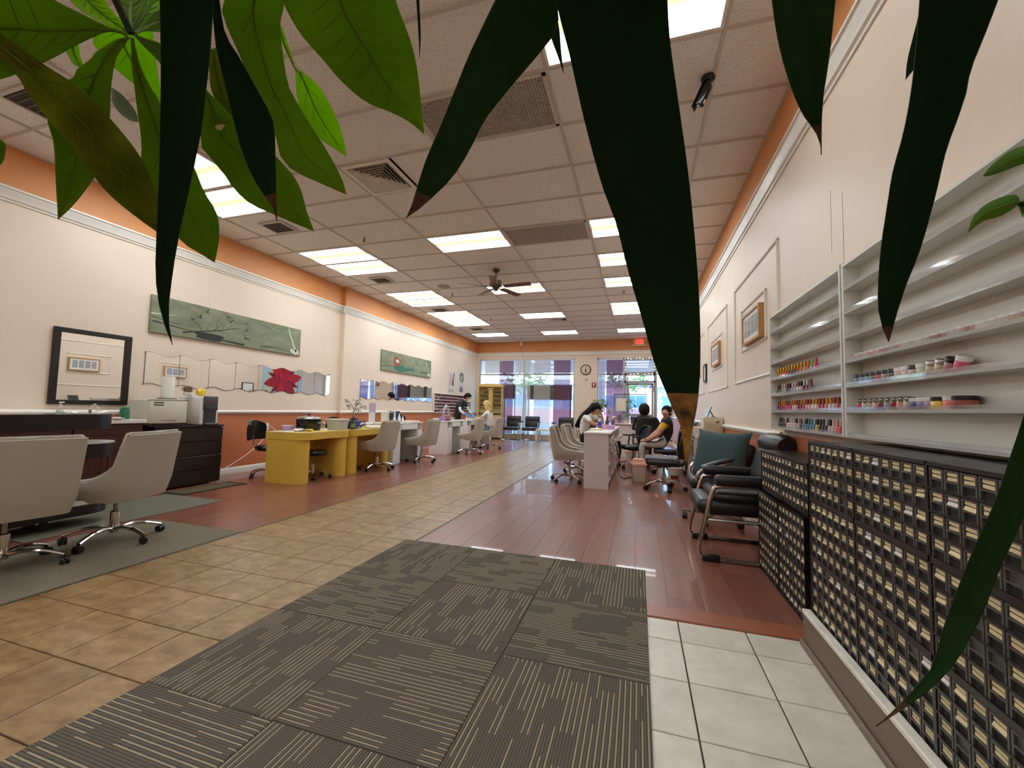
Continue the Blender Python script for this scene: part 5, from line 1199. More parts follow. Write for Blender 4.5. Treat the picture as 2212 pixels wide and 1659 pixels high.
# task chairs
M_mesh = mat('black_mesh_cloth', (30, 30, 33), .8, bump=.3, bscale=400)
def task(label, x, y, face, seat_z=.45, back_top=.9, arms=False, pad=None, wide=.23, headh=0):
    t = thing('task_chair', label, 'chair', (x, y, 0), math.radians(face), 'black task chairs')
    MB().box(-.22, .25, -wide, wide, seat_z-.09, seat_z-.01, .035, 3).obj('seat', M_seatblk, t)
    if pad: MB().box(-.14, .27, -wide+.02, wide-.02, seat_z-.012, seat_z+.02, .014, 2).obj('seat_pad', pad, t)
    rows_ = []
    for j in range(10):
        v = j/9; z = seat_z+.02+(back_top-seat_z-.02)*v; wz = wide*(.86+.22*math.sin(PI*min(1, v*1.1)))*(1-.25*max(0, v-.85)/.15)
        rows_.append([(-.27+.02*math.sin(v*PI)-.07*v+.06*(abs(u)**2), wz*u, z) for u in [-1+2*i/12 for i in range(13)]])
    MB().sheet(rows_, .035).obj('backrest', M_mesh, t, 60)
    e = [Vector(r[0]) for r in rows_]+[Vector(p) for p in rows_[-1][1:-1]]+[Vector(r[-1]) for r in rows_[::-1]]
    MB().tube([p+Vector((.015, 0, 0)) for p in e], .016, 6).obj('back_frame', M_black, t)
    MB().tube(spline([(-.05, 0, seat_z-.1), (-.24, 0, seat_z-.09), (-.31, 0, seat_z+.05), (-.31, 0, seat_z+.2)], 4), .022, 8).obj('back_stem', M_black, t)
    if arms:
        for s in (-1, 1):
            MB().tube(spline([(0, s*(wide-.02), seat_z-.06), (.0, s*(wide+.06), seat_z-.02), (-.02, s*(wide+.06), seat_z+.16)], 4), .016, 7).obj('arm_post', M_black, t); MB().box(-.14, .12, s*(wide+.06)-.03, s*(wide+.06)+.03, seat_z+.16, seat_z+.19, .012, 2).obj('arm_pad', M_black, t)
    MB().cyl((0, 0, .2), .015, seat_z-.3, 12).obj('piston', M_steel, t); MB().lathe([(.03, .07), (.03, .22), (.022, .225)], seg=14).obj('column', M_chrome, t); MB().box(-.1, .1, -.09, .09, seat_z-.12, seat_z-.09, .006).obj('tilt_plate', M_black, t)
    arm = MB().tube(spline([(.02, 0, .11), (.12, 0, .118), (.22, 0, .098), (.29, 0, .068)], 4), .019, 8, flat=.7).mesh('base_arm', M_chrome)
    cas = MB().cyl((-.025, 0, .028), .028, .02, 14, 'x').cyl((.005, 0, .028), .028, .02, 14, 'x').box(-.02, .02, -.012, .018, .028, .052, .008, 2).mesh('caster', M_black)
    for k in range(5):
        a = .55+k*2*PI/5; o = link('base_arm', arm, t); o.rotation_euler = (0, 0, a); o = link('caster', cas, t, (.29*math.cos(a), .29*math.sin(a), 0)); o.rotation_euler = (0, 0, a+k)
    return t
task('empty black task chair with a grey pad, nearest on the red floor', .36, 6.50, 178, .45, .88, pad=mat('grey_pad', (112, 112, 116), .9))
task('black task chair under the woman in yellow', .52, 8.20, 178, .46, .93)
task('black mesh chair under the person seen from behind', .18, 9.45, 95, .46, 1.0, arms=True, wide=.23)
task('black mesh chair turned sideways left of the person seen from behind', -.10, 8.72, 200, .46, .84, arms=True)
# white desk along the right wall
t = thing('wall_desk', 'white desk along the right wall carrying the beige machine', 'desk', (.93, 7.4, 0))
MB().box(-.18, .195, -1.12, 1.2, .77, .8, .004).obj('desktop', M_white, t)
for y0, y1 in ((-1.1, -.7), (.8, 1.18)):
    MB().box(-.17, .19, y0, y1, 0, .77).obj('cabinet', M_lil, t, 0)
    for q in range(3): d = MB().box(-.185, -.17, y0+.01, y1-.01, .04+q*.24, .27+q*.24, .003).obj('drawer', M_white, t); MB().sph((-.192, (y0+y1)/2, .16+q*.24), .011, 8, 6).obj('knob', M_steel, d)
t = thing('beige_machine', 'beige box-shaped machine with a black hook on the white wall desk', 'machine', (.99, 6.48, .8))
MB().box(-.12, .13, -.17, .17, 0, .27, .01, 2).obj('housing', mat('beige_housing', (206, 194, 168), .45), t); MB().box(.05, .08, -.175, -.17, .2, .215).cyl((.05, -.18, .2), .012, .01, 10, 'y').obj('hook', M_black, t)
MB().box(-.09, .02, -.172, -.17, .05, .2, .001).obj('door_line', mat('beige_door', (196, 184, 158), .45), t)
t = thing('tilted_tablet', 'black tablet tilted on its stand on top of the beige machine', 'tablet', (.93, 6.50, 1.07))
X = Matrix.Translation((0, 0, .0)) @ Matrix.Rotation(math.radians(22), 4, 'Y'); MB().xf(X).box(-.006, .006, -.1, .1, .0, .16, .003).obj('tablet', M_blackgl, t); MB().tube([(.04, 0, .11), (.1, 0, .0)], .008, 6).box(.06, .12, -.05, .05, 0, .006).obj('stand', M_black, t)
t = thing('red_potted_plant', 'small plant in a red pot on the white wall desk', 'potted plant', (.81, 6.70, .8))
MB().lathe([(0, 0), (.035, 0), (.05, .1), (.044, .1), (0, .085)], seg=16).obj('pot', mat('red_pot', (150, 40, 44), .35), t)
rnd = random.Random(3)
for k in range(9): MB().tube(spline([(0, 0, .09), (rnd.uniform(-.03, .03), rnd.uniform(-.03, .03), .15), (rnd.uniform(-.08, .08), rnd.uniform(-.08, .08), .19)], 3), [.003]*3+[.012]*2+[.003]*2, 5, flat=.3).obj('leaf', mat('dark_green_leaf', (50, 84, 40), .4), t)
o = MB().box(-.06, .06, -.06, .06, 0, .13, .006).obj('tissue_box', M_white); o.location = (.80, 6.38, .8); tag(o, 'white tissue box at the near left corner of the wall desk', 'box')
o = MB().box(-.05, .05, -.04, .04, 0, .1, .006).obj('blue_box', mat('pale_blue_box', (150, 170, 206), .5)); o.location = (.82, 7.0, .8); tag(o, 'pale blue box on the wall desk behind the red pot', 'box')
# black chrome-framed armchair (side on) and the recliner with the cushion
t = thing('armchair', 'black padded armchair on a chrome sled frame beside the drawer cabinets', 'chair', (.715, 3.815, 0), 0)
MB().box(-.28, .28, -.26, .26, .33, .455, .055, 3).obj('seat', M_seatblk, t)
MB().box(-.17, .29, -.25, .25, .42, .52, .05, 3).obj('seat_cushion', M_seatblk, t)
X = Matrix.Translation((.23, 0, .44)) @ Matrix.Rotation(math.radians(14), 4, 'Y')
MB().box(-.07, .07, -.26, .26, .0, .42, .06, 3).obj('backrest', M_seatblk, t).matrix_local = X
MB().xf(Matrix.Translation((.345, 0, .885))).lathe([(.0, -.25), (.06, -.25), (.085, -.2), (.09, 0), (.085, .2), (.06, .25), (0, .25)], seg=18, axis='y').obj('head_roll', M_seatblk, t, 60)
for s in (-1, 1):
    y = s*.30
    MB().tube(spline([(.30, y, .57), (.05, y, .575), (-.12, y, .565), (-.17, y, .52), (-.235, y, .25), (-.27, y, .08), (-.22, y, .025), (-.1, y, .018), (.32, y, .018)], 5), .017, 10).obj('sled_frame', M_chrome, t)
    MB().box(-.16, .30, y-.045, y+.045, .57, .655, .035, 3).obj('arm_pad', M_seatblk, t)
    MB().box(-.25, -.12, y-.024, y+.024, 0, .05, .012, 2).obj('glide', M_black, t); MB().box(.2, .3, y-.024, y+.024, 0, .03, .008).obj('glide', M_black, t)
MB().tube([(-.2, -.30, .31), (.3, -.30, .31)], .014, 8).tube([(-.2, .30, .31), (.3, .30, .31)], .014, 8).tube([(.28, -.3, .31), (.28, .3, .31)], .014, 8).obj('seat_rail', M_chrome, t)
MB().tube([(.31, -.3, .018), (.31, .3, .018)], .015, 8).obj('rear_bar', M_chrome, t)
t = thing('recliner', 'black padded office recliner on a flat chrome star base, holding the teal cushion', 'chair', (.76, 4.80, 0), 0)
MB().box(-.26, .24, -.25, .25, .35, .47, .05, 3).obj('seat', M_seatblk, t)
X = Matrix.Translation((.19, 0, .44)) @ Matrix.Rotation(math.radians(17), 4, 'Y')
b = MB()
MB().box(-.05, .05, -.25, .25, .0, .40, .045, 3).obj('backrest', M_seatblk, t).matrix_local = X
for s in (-1, 1):
    MB().tube(spline([(.22, s*.29, .68), (.0, s*.31, .62), (-.16, s*.31, .56), (-.2, s*.30, .46), (-.1, s*.27, .38)], 4), .016, 8).obj('arm_frame', M_chrome, t); MB().tube(spline([(.22, s*.29, .70), (.0, s*.31, .645), (-.16, s*.31, .585)], 4), .03, 8, flat=.8).obj('arm_pad', M_seatblk, t)
MB().cyl((0, 0, .12), .03, .24, 12).obj('column', M_black, t)
arm = MB().box(.02, .30, -.022, .022, .072, .1, .004).box(.27, .305, -.02, .02, .055, .09).mesh('base_arm', M_steel); cas = MB().cyl((-.025, 0, .028), .028, .05, 14, 'x').box(-.02, .02, -.012, .018, .03, .06, .008).mesh('caster', M_black)
for k in range(5):
    a = 3.0+k*2*PI/5; o = link('base_arm', arm, t); o.rotation_euler = (0, 0, a); o = link('caster', cas, t, (.285*math.cos(a), .285*math.sin(a), 0)); o.rotation_euler = (0, 0, a+.4*k)
def pillow(name, label, M, w, h, d, m):
    n = 14; rows_ = []
    def P(i, j, s):
        u, v = -1+2*i/n, -1+2*j/n; k = (1-u**4)*(1-v**4); pin = 1-.10*(1-abs(u)**2)*abs(v)**3; pin2 = 1-.10*(1-abs(v)**2)*abs(u)**3
        return (s*d/2*max(k, 0)**.6, w/2*u*pin2, h/2*v*pin)
    b = MB().xf(M)
    f = [[P(i, j, 1) for i in range(n+1)] for j in range(n+1)]; g = [[P(i, j, -1) for i in range(n, -1, -1)] for j in range(n+1)]
    b.sheet(f).sheet(g); me = b.mesh(name, m, 60)
    bm = bmesh.new(); bm.from_mesh(me); bmesh.ops.remove_doubles(bm, verts=bm.verts, dist=1e-4); bm.to_mesh(me); bm.free()
    return tag(link(name, me), label, 'cushion')
pillow('cushion', 'teal tweed cushion leaning back in the recliner', Matrix.Translation((.80, 4.70, .69)) @ R3(math.radians(40), 0, math.radians(14)), .64, .53, .18, mat('teal_tweed', (62, 84, 88), .95, var=.5, vscale=70, bump=.5, bscale=160, stretch=(1, 1, 3)))
# framed triptychs and small dark frames on the right wall
def framed(label, y0, y1, z0, z1, n, depth=.05, m=None, mat_w=.03, seed=1, paper=(226, 226, 220)):
    t = thing('framed_picture', label, 'picture', (XR, (y0+y1)/2, z0)); w = (y1-y0)/2; h = z1-z0; m = m or mat('oak_frame', (186, 140, 84), .45)
    for a in ((-w, w, 0, .025), (-w, w, h-.025, h), (-w, -w+.025, .025, h-.025), (w-.025, w, .025, h-.025)): MB().box(-depth, 0, *a).obj('frame_side', m, t, 0)
    MB().box(-depth+.012, -.004, -w+.02, w-.02, .02, h-.02).obj('mount', mat('mount_%d' % paper[0], paper, .7), t, 0)
    if n:
        cw_ = (2*w-.12)/n
        for k in range(n):
            MB().box(-depth+.0105, -depth+.012, -w+.06+k*cw_+.012, -w+.06+(k+1)*cw_-.012, .07, h-.07).obj('print', mat('beach_print_%d' % k, (150+8*k, 158, 164), .6, var=.4, vscale=9, stretch=(1, .5, 2)), t, 0)
    return t
framed('oak-framed row of small prints inside the nearest wall moulding', 4.36, 5.02, 1.86, 2.185, 4)
framed('oak-framed row of small prints inside the second wall moulding', 6.42, 7.04, 1.84, 2.165, 4)
framed('oak-framed row of small prints in the far wall moulding, seen in mirrors', 8.56, 9.2, 1.85, 2.17, 3)
framed('thin dark certificate frame past the second moulding', 7.74, 8.0, 1.67, 1.98, 0, .03, M_black)
framed('dark-framed certificate low beyond the far moulding', 11.1, 11.55, 1.52, 1.86, 0, .03, M_black, paper=(228, 228, 224))
# red lily canvas, seen only in the mirrors
t = thing('flower_canvas', 'red lily canvas on the right wall reflected in the wavy mirrors', 'picture', (XR-.001, 12.85, 1.35))
MB().box(-.04, 0, -.92, .92, 0, 1.35).obj('canvas', mat('pale_blue_canvas', (170, 206, 220), .7), t, 0)
cl_ = lambda q, lo, hi: max(lo, min(hi, q))
for k in range(3):
    MB().prism([(-.91+.6*k, .01), (-.7+.6*k, .01), (-.3+.6*k, 1.34), (-.5+.6*k, 1.34)], -.0404, -.04, 'x').obj('painted_stripe', mat('pale_yellow_stripe', (216, 206, 150), .7), t, 0)
for k in range(12):
    a = k*PI/6+.2; ca, sa = math.cos(a), math.sin(a); big = k % 2 == 0; L_ = 1.0 if big else .8; W_ = .2 if big else .1
    P = [(0, 0), (.2*L_, -W_*.8), (.5*L_, -W_), (.75*L_, -W_*.6), (L_, 0), (.75*L_, W_*.6), (.5*L_, W_), (.2*L_, W_*.8)]
    pl_ = [(cl_(x*ca-y*sa, -.91, .91), cl_(.7+x*sa+y*ca, .01, 1.34)) for x, y in P]
    MB().prism(pl_, -.0425-.0003*k if big else -.0412-.0003*k, -.04, 'x').obj('painted_petal', mat('lily_red_%d' % (k % 4), ((196, 30, 54), (110, 14, 34), (170, 26, 48), (130, 18, 40))[k % 4], .6), t, 0)
for k in range(6):
    a = k*PI/3+.6; MB().prism([(-.01+.0*k, .7), (.3*math.cos(a)-.012, .7+.3*math.sin(a)), (.3*math.cos(a)+.012, .71+.3*math.sin(a))], -.0475, -.04, 'x').obj('painted_stamen', mat('stamen_dark', (70, 14, 30), .6), t, 0)

# ------------------------------------------------------------------ polish shelves on the right wall
M_shelf = mat('white_display_shelf', (214, 214, 206), .3)
SX = 1.04; SZ = [1.025+.1295*k for k in range(8)]
def shelfunit(label, y0, y1):
    t = thing('display_shelf', label, 'shelf', (XR, y0, SZ[0])); w = y1-y0; H = SZ[7]-SZ[0]+.015; d = XR-SX
    MB().box(-.012, 0, 0, w, -.01, H).obj('back_panel', M_shelf, t, 0)
    for y in (0, w-.016): MB().box(-d, 0, y, y+.016, -.015, H, .001).obj('side_panel', M_shelf, t, 0)
    for k in range(8):
        s = MB().box(-d+.001, -.012, .016, w-.016, SZ[k]-SZ[0]-.013, SZ[k]-SZ[0]).obj('shelf_board', M_shelf, t, 0)
        if k < 7: MB().box(-d, -d+.003, .017, w-.017, SZ[k]-SZ[0]-.014, SZ[k]-SZ[0]+.014).obj('clear_lip', mat('clear_acrylic_lip', (236, 240, 244), .05, transm=.8, alpha=.45), s, 0)
    return t
shelfunit('white wall shelf unit of nail polish, far one left of the strap leaf', 2.615, 3.875)
shelfunit('white wall shelf unit of jars, near one at the right edge', 1.33, 2.595)
def glossy(c): return mat('varnish_%d_%d_%d' % c, c, .12, coat=.5)
capm = {'gold': mat('gold_cap', (190, 140, 40), .25, metal=.6), 'black': M_blackgl, 'rosy': mat('rosy_cap', (150, 60, 66), .35), 'silver': mat('silver_cap', (176, 176, 176), .3, metal=.7)}
body_me, cap_me = {}, {}
def polish(y, z, c, cap, label, group, x=1.078, sc=1.0, caplike=False):
    if c not in body_me: body_me[c] = MB().prism(rrect(-.0125, .0125, -.0125, .0125, .004, 2), 0, .036).lathe([(.012, .036), (.007, .042)], seg=8).mesh('bottle', glossy(c), 40)
    ck = c if caplike else cap
    if ck not in cap_me: cap_me[ck] = MB().lathe([(.0095, .041), (.009, .07), (.0075, .076), (0, .076)], seg=10).mesh('cap', glossy(c) if caplike else capm[cap], 40)
    t = thing('polish_bottle', label, 'bottle', (x, y, z), 0, group); t.scale = (sc, sc, sc)
    link('bottle', body_me[c], t); link('cap', cap_me[ck], t)
reds = [(96, 40, 84), (176, 36, 84), (206, 70, 110), (190, 24, 60), (222, 196, 190), (150, 20, 40), (206, 44, 76), (226, 170, 170), (232, 216, 206), (196, 60, 70), (214, 130, 130), (224, 200, 190), (190, 90, 90), (226, 60, 90)]
nude = [(40, 40, 50), (120, 30, 44), (226, 210, 206), (214, 190, 186), (226, 200, 200), (200, 170, 166), (96, 60, 66), (90, 140, 160), (60, 120, 140), (70, 130, 150), (206, 180, 60), (60, 70, 76), (50, 56, 70), (206, 190, 186), (230, 150, 140), (224, 90, 80), (214, 80, 76)]
cool = [(86, 92, 90), (140, 146, 140), (196, 196, 184), (96, 96, 92), (170, 170, 160), (180, 184, 176), (206, 204, 196), (120, 26, 56), (150, 40, 70), (120, 110, 96)]
warm = [(206, 120, 40), (226, 90, 50), (210, 70, 50), (150, 50, 50), (60, 90, 90), (120, 50, 50), (200, 60, 50), (190, 140, 60), (230, 150, 60), (220, 70, 90), (130, 190, 80), (226, 50, 110)]
def cname(c):
    h = max(c)-min(c)
    if h < 24: return 'dark grey' if max(c) < 110 else ('grey' if max(c) < 180 else 'pale beige')
    r, g, b_ = c
    if r >= g and r >= b_:
        if g > b_+30 and g > 120: return 'golden'
        if g > 150: return 'pale pink'
        if g > b_+25: return 'orange'
        return 'dark red' if r < 140 else ('red' if g < 80 and b_ < 100 else 'pink')
    if g >= r and g >= b_: return 'green'
    return 'teal blue' if g > r+20 else 'violet'
rowdef = [(0, nude, 26, 3.76, 2.645, 'bottom', ['black', 'rosy', 'rosy', 'silver']), (1, reds, 24, 3.80, 2.655, 'second', ['gold', 'rosy', 'rosy', 'gold']), (2, cool, 13, 3.80, 3.14, 'third', ['silver', 'silver', 'rosy', 'black']), (3, warm, 13, 3.78, 3.05, 'fourth', ['gold', 'gold', 'gold', 'gold'])]
for k, pal, n, ya, yb, rname, caps in rowdef:
    for i in range(n):
        c = pal[int(i*len(pal)/n)]; cap = caps[(i*5+k) % 4]
        polish(ya+(yb-ya)*i/(n-1), SZ[k], c, cap, '%s polish bottle, %s from left, %s shelf of the far unit' % (cname(c), ordn(i+1), rname), 'polish bottles on the %s shelf of the far unit' % rname, caplike=(k == 3 and i > 10) or (k == 0 and cap == 'rosy'))
jar_me = {}
def jar(y, z, r, h, c, lid, label, group, tilt=0.0, x=1.08):
    k = (c, r, h)
    if k not in jar_me: jar_me[k] = MB().lathe([(0, 0), (r*.95, 0), (r, .004), (r, h*.66), (r*.94, h*.7)], seg=18).mesh('jar', mat('powder_%d_%d_%d' % c, c, .15, coat=.4), 40)
    kl = (lid, r, h)
    LM = {'white': mat('white_lid', (222, 216, 212), .35), 'black': M_blackgl, 'silver': mat('silver_lid', (170, 168, 160), .22, metal=.9), 'clear': mat('clear_lid', (222, 220, 216), .1)}
    if kl not in jar_me: jar_me[kl] = MB().lathe([(r*1.04, h*.69), (r*1.04, h*.97), (r*.98, h), (0, h)], seg=18).mesh('lid', LM[lid], 40)
    t = thing('powder_jar', label, 'jar', (x, y, z+(abs(math.sin(tilt))*r if tilt else 0)), 0, group); t.rotation_euler = (tilt, 0, 0)
    link('jar', jar_me[k], t); link('lid', jar_me[kl], t)
# third shelf (from the bottom): upright jars, last ones leaning
seq = [((96, 116, 130), 'black'), ((120, 140, 160), 'black'), ((120, 150, 180), 'black'), ((90, 120, 84), 'black'), ((176, 60, 64), 'black'), ((140, 130, 124), 'black'), ((76, 74, 72), 'black'), ((206, 176, 180), 'white'), ((222, 190, 180), 'white'), ((170, 164, 164), 'black'), ((186, 190, 166), 'white'), ((190, 180, 150), 'silver'), ((190, 170, 150), 'silver'), ((170, 120, 124), 'black'), ((206, 90, 120), 'white')]
def yat(i, n, a, b_): return a+(b_-a)*i/(n-1)
for i, (c, l_) in enumerate(seq):
    jar(yat(i, 15, 2.53, 1.835), SZ[2], .0215, .052, c, l_, '%s jar with %s lid, %s from left, third shelf of near unit' % (cname(c), l_, ordn(i+1)), 'jars on the third shelf of the near unit', tilt=0 if i < 11 else .25+.07*(i-11))
seq = [((190, 60, 110), 'silver'), ((206, 196, 190), 'silver'), ((170, 180, 150), 'silver'), ((214, 170, 150), 'silver'), ((120, 40, 60), 'silver'), ((150, 160, 176), 'silver'), ((140, 30, 50), 'silver'), ((206, 150, 140), 'silver'), ((190, 186, 160), 'silver'), ((40, 50, 130), 'white'), ((120, 100, 140), 'white'), ((130, 120, 140), 'white'), ((214, 180, 40), 'black'), ((214, 110, 90), 'white'), ((150, 80, 70), 'black')]
for i, (c, l_) in enumerate(seq):
    r = .0215 if i < 9 else (.021 if i not in (12, 14) else (.026 if i == 12 else .0335))
    y = yat(i, 9, 2.515, 2.13) if i < 9 else (2.085, 2.04, 1.995, 1.945, 1.89, 1.82)[i-9]
    jar(y, SZ[1], r, .047, c, l_, '%s jar with %s lid, %s from left, second shelf of near unit' % (cname(c), l_, ordn(i+1)), 'jars on the second shelf of the near unit', tilt=.3 if i < 9 else 0)
seq = [(190, 176, 150), (160, 90, 96), (206, 180, 170), (200, 110, 120), (206, 120, 120), (196, 100, 120), (150, 60, 80), (150, 150, 140), (170, 50, 60), (214, 200, 196), (176, 176, 184), (220, 214, 210), (206, 200, 190), (150, 140, 120), (140, 40, 60), (190, 196, 200), (206, 200, 196), (140, 60, 50), (224, 220, 214), (216, 210, 200), (210, 206, 196), (190, 170, 140), (160, 70, 70), (170, 170, 170), (190, 190, 186)]
for i, c in enumerate(seq):
    jar(yat(i, 25, 2.52, 1.46), SZ[3], .0205, .03, c, 'clear', 'low %s clear-lidded pot, %s from left, fourth shelf of near unit' % (cname(c), ordn(i+1)), 'low pots on the fourth shelf of the near unit')

# ------------------------------------------------------------------ small-drawer cabinets
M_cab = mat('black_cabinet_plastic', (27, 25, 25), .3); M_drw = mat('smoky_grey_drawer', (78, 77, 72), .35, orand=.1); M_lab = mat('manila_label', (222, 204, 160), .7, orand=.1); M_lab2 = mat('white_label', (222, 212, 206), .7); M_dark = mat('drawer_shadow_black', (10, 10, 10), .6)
DW, DH = .0615, .066
def drawer_mesh():
    a, h = DW/2-.0025, DH-.009
    b = MB()
    b.box(-.20, 0, -a, a, 0, h)                                    # tray body
    b.use(0).box(0, .006, -a, -a+.006, 0, h).box(0, .006, a-.006, a, 0, h).box(0, .006, -a+.006, a-.006, h-.005, h).box(0, .006, -a+.006, a-.006, .022, .027)
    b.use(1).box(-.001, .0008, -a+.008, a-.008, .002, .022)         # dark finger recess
    b.use(0)
    return b.mesh('drawer', [M_drw, M_dark], 0)
DM = drawer_mesh()
def labmesh(kind, m):
    a, h = DW/2-.0025, DH-.009; b = MB(); rnd = random.Random(kind)
    for z0, z1 in ((.0285, .0378), (.0412, .0505)):
        s = rnd.uniform(-.0012, .0012)*(2.5 if kind > 3 else 1); curl = .004 if kind > 3 and z0 < .03 else 0
        b.add([(.0012, -a+.008, z0+s), (.0012, a-.008, z0-s), (.0012, a-.008, z1-s), (.0012, -a+.008, z1+s), (.003+curl, -a+.008, z0+s), (.003+curl, a-.008, z0-s-.3*curl), (.0024, a-.008, z1-s), (.0024, -a+.008, z1+s)], [(4, 5, 6, 7), (0, 4, 7, 3), (1, 2, 6, 5), (0, 1, 5, 4), (3, 7, 6, 2)])
    return b.mesh('paper_labels', m, 0)
LAB = [labmesh(k, M_lab) for k in range(6)]+[labmesh(9, M_lab2)]
crnd = random.Random(21)
def cabinet(label, x, y_right, z, cols, h=.28, group='black small-drawer cabinets', topz=None):
    "front faces -x at x; y_right is the end nearest the camera"
    w = cols*DW+.012; t = thing('drawer_cabinet', label, 'cabinet', (x, y_right, z), PI, group)
    # local frame turned by pi about z: local x points to -x world (towards the room), local y to -y
    b = MB(); D = XR-x-.025
    b.box(-D, .009, -w, 0, h-.012, h).box(-D, .009, -w, 0, 0, .008).box(-D, .009, -w, -w+.006, 0, h).box(-D, .009, -.006, 0, 0, h).box(-D, -D+.006, -w, 0, 0, h)
    for r in range(1, 4): zz = .008+r*DH; b.box(-.2, .0085, -w+.004, -.004, zz-.0055, zz+.001)
    for c in range(1, cols): yy = -.006-c*DW; b.box(-.2, -.001, yy-.0012, yy+.0012, .006, h-.01)
    b.obj('case', M_cab, t, 0)
    for r in range(4):
        for c in range(cols):
            o = link('drawer', DM, t, (0, -.006-(c+.5)*DW, .0092+r*DH))
            q = crnd.random()
            if q < .93: link('paper_labels', LAB[crnd.choice([0, 1, 2, 3, 0, 1, 2, 3, 4, 5, 6])], o)
    return t
W7 = 7*DW+.012
for r, rn_ in enumerate(('lowest', 'middle', 'topmost')):
    for c, cn_ in enumerate(('left', 'middle', 'right')):
        cabinet('black small-drawer cabinet, %s of three in the %s column of the near stack' % (rn_, cn_), .82, 2.418-.442*(c+1)+.0, .155+.28*r, 7)
cabinet('wide black small-drawer cabinet lying across the top of the far stack', .87, 2.585, .585, 14, .28)
for c, cn_ in enumerate(('left', 'right')):
    for r, rn_ in enumerate(('lower', 'upper')): cabinet('black small-drawer cabinet, %s one in the %s column of the far stack' % (rn_, cn_), .865, 3.09-.455*c, .0+.285*r, 7)
o = MB().box(-.11, .11, -.43, .43, 0, .014).obj('spacer_board', M_cab, None, 0); o.location = (1.0, 3.02, .566); tag(o, 'thin black board between the tiers of the far cabinet stack', 'board')
# plinth under the near stack, taupe board with white cap
t = thing('low_plinth', 'low taupe kick board with a chipped white cap under the near cabinet stack', 'plinth', (.79, 1.0, 0))
MB().box(0, .33, -.9, 1.43, 0, .155).obj('platform', mat('taupe_kick', (120, 104, 88), .6), t, 0)
MB().box(-.012, 0, -.9, 1.43, 0, .155).obj('kick_board', MATS['taupe_kick'], t, 0)
MB().box(-.016, .022, -.9, 1.432, .150, .172, .004).obj('white_cap', mat('chipped_white_cap', (222, 216, 204), .4, var=.15, vscale=12), t)
MB().box(-.03, -.012, -.9, 1.43, 0, .03, .012, 3).obj('toe_bead', MATS['taupe_kick'], t)

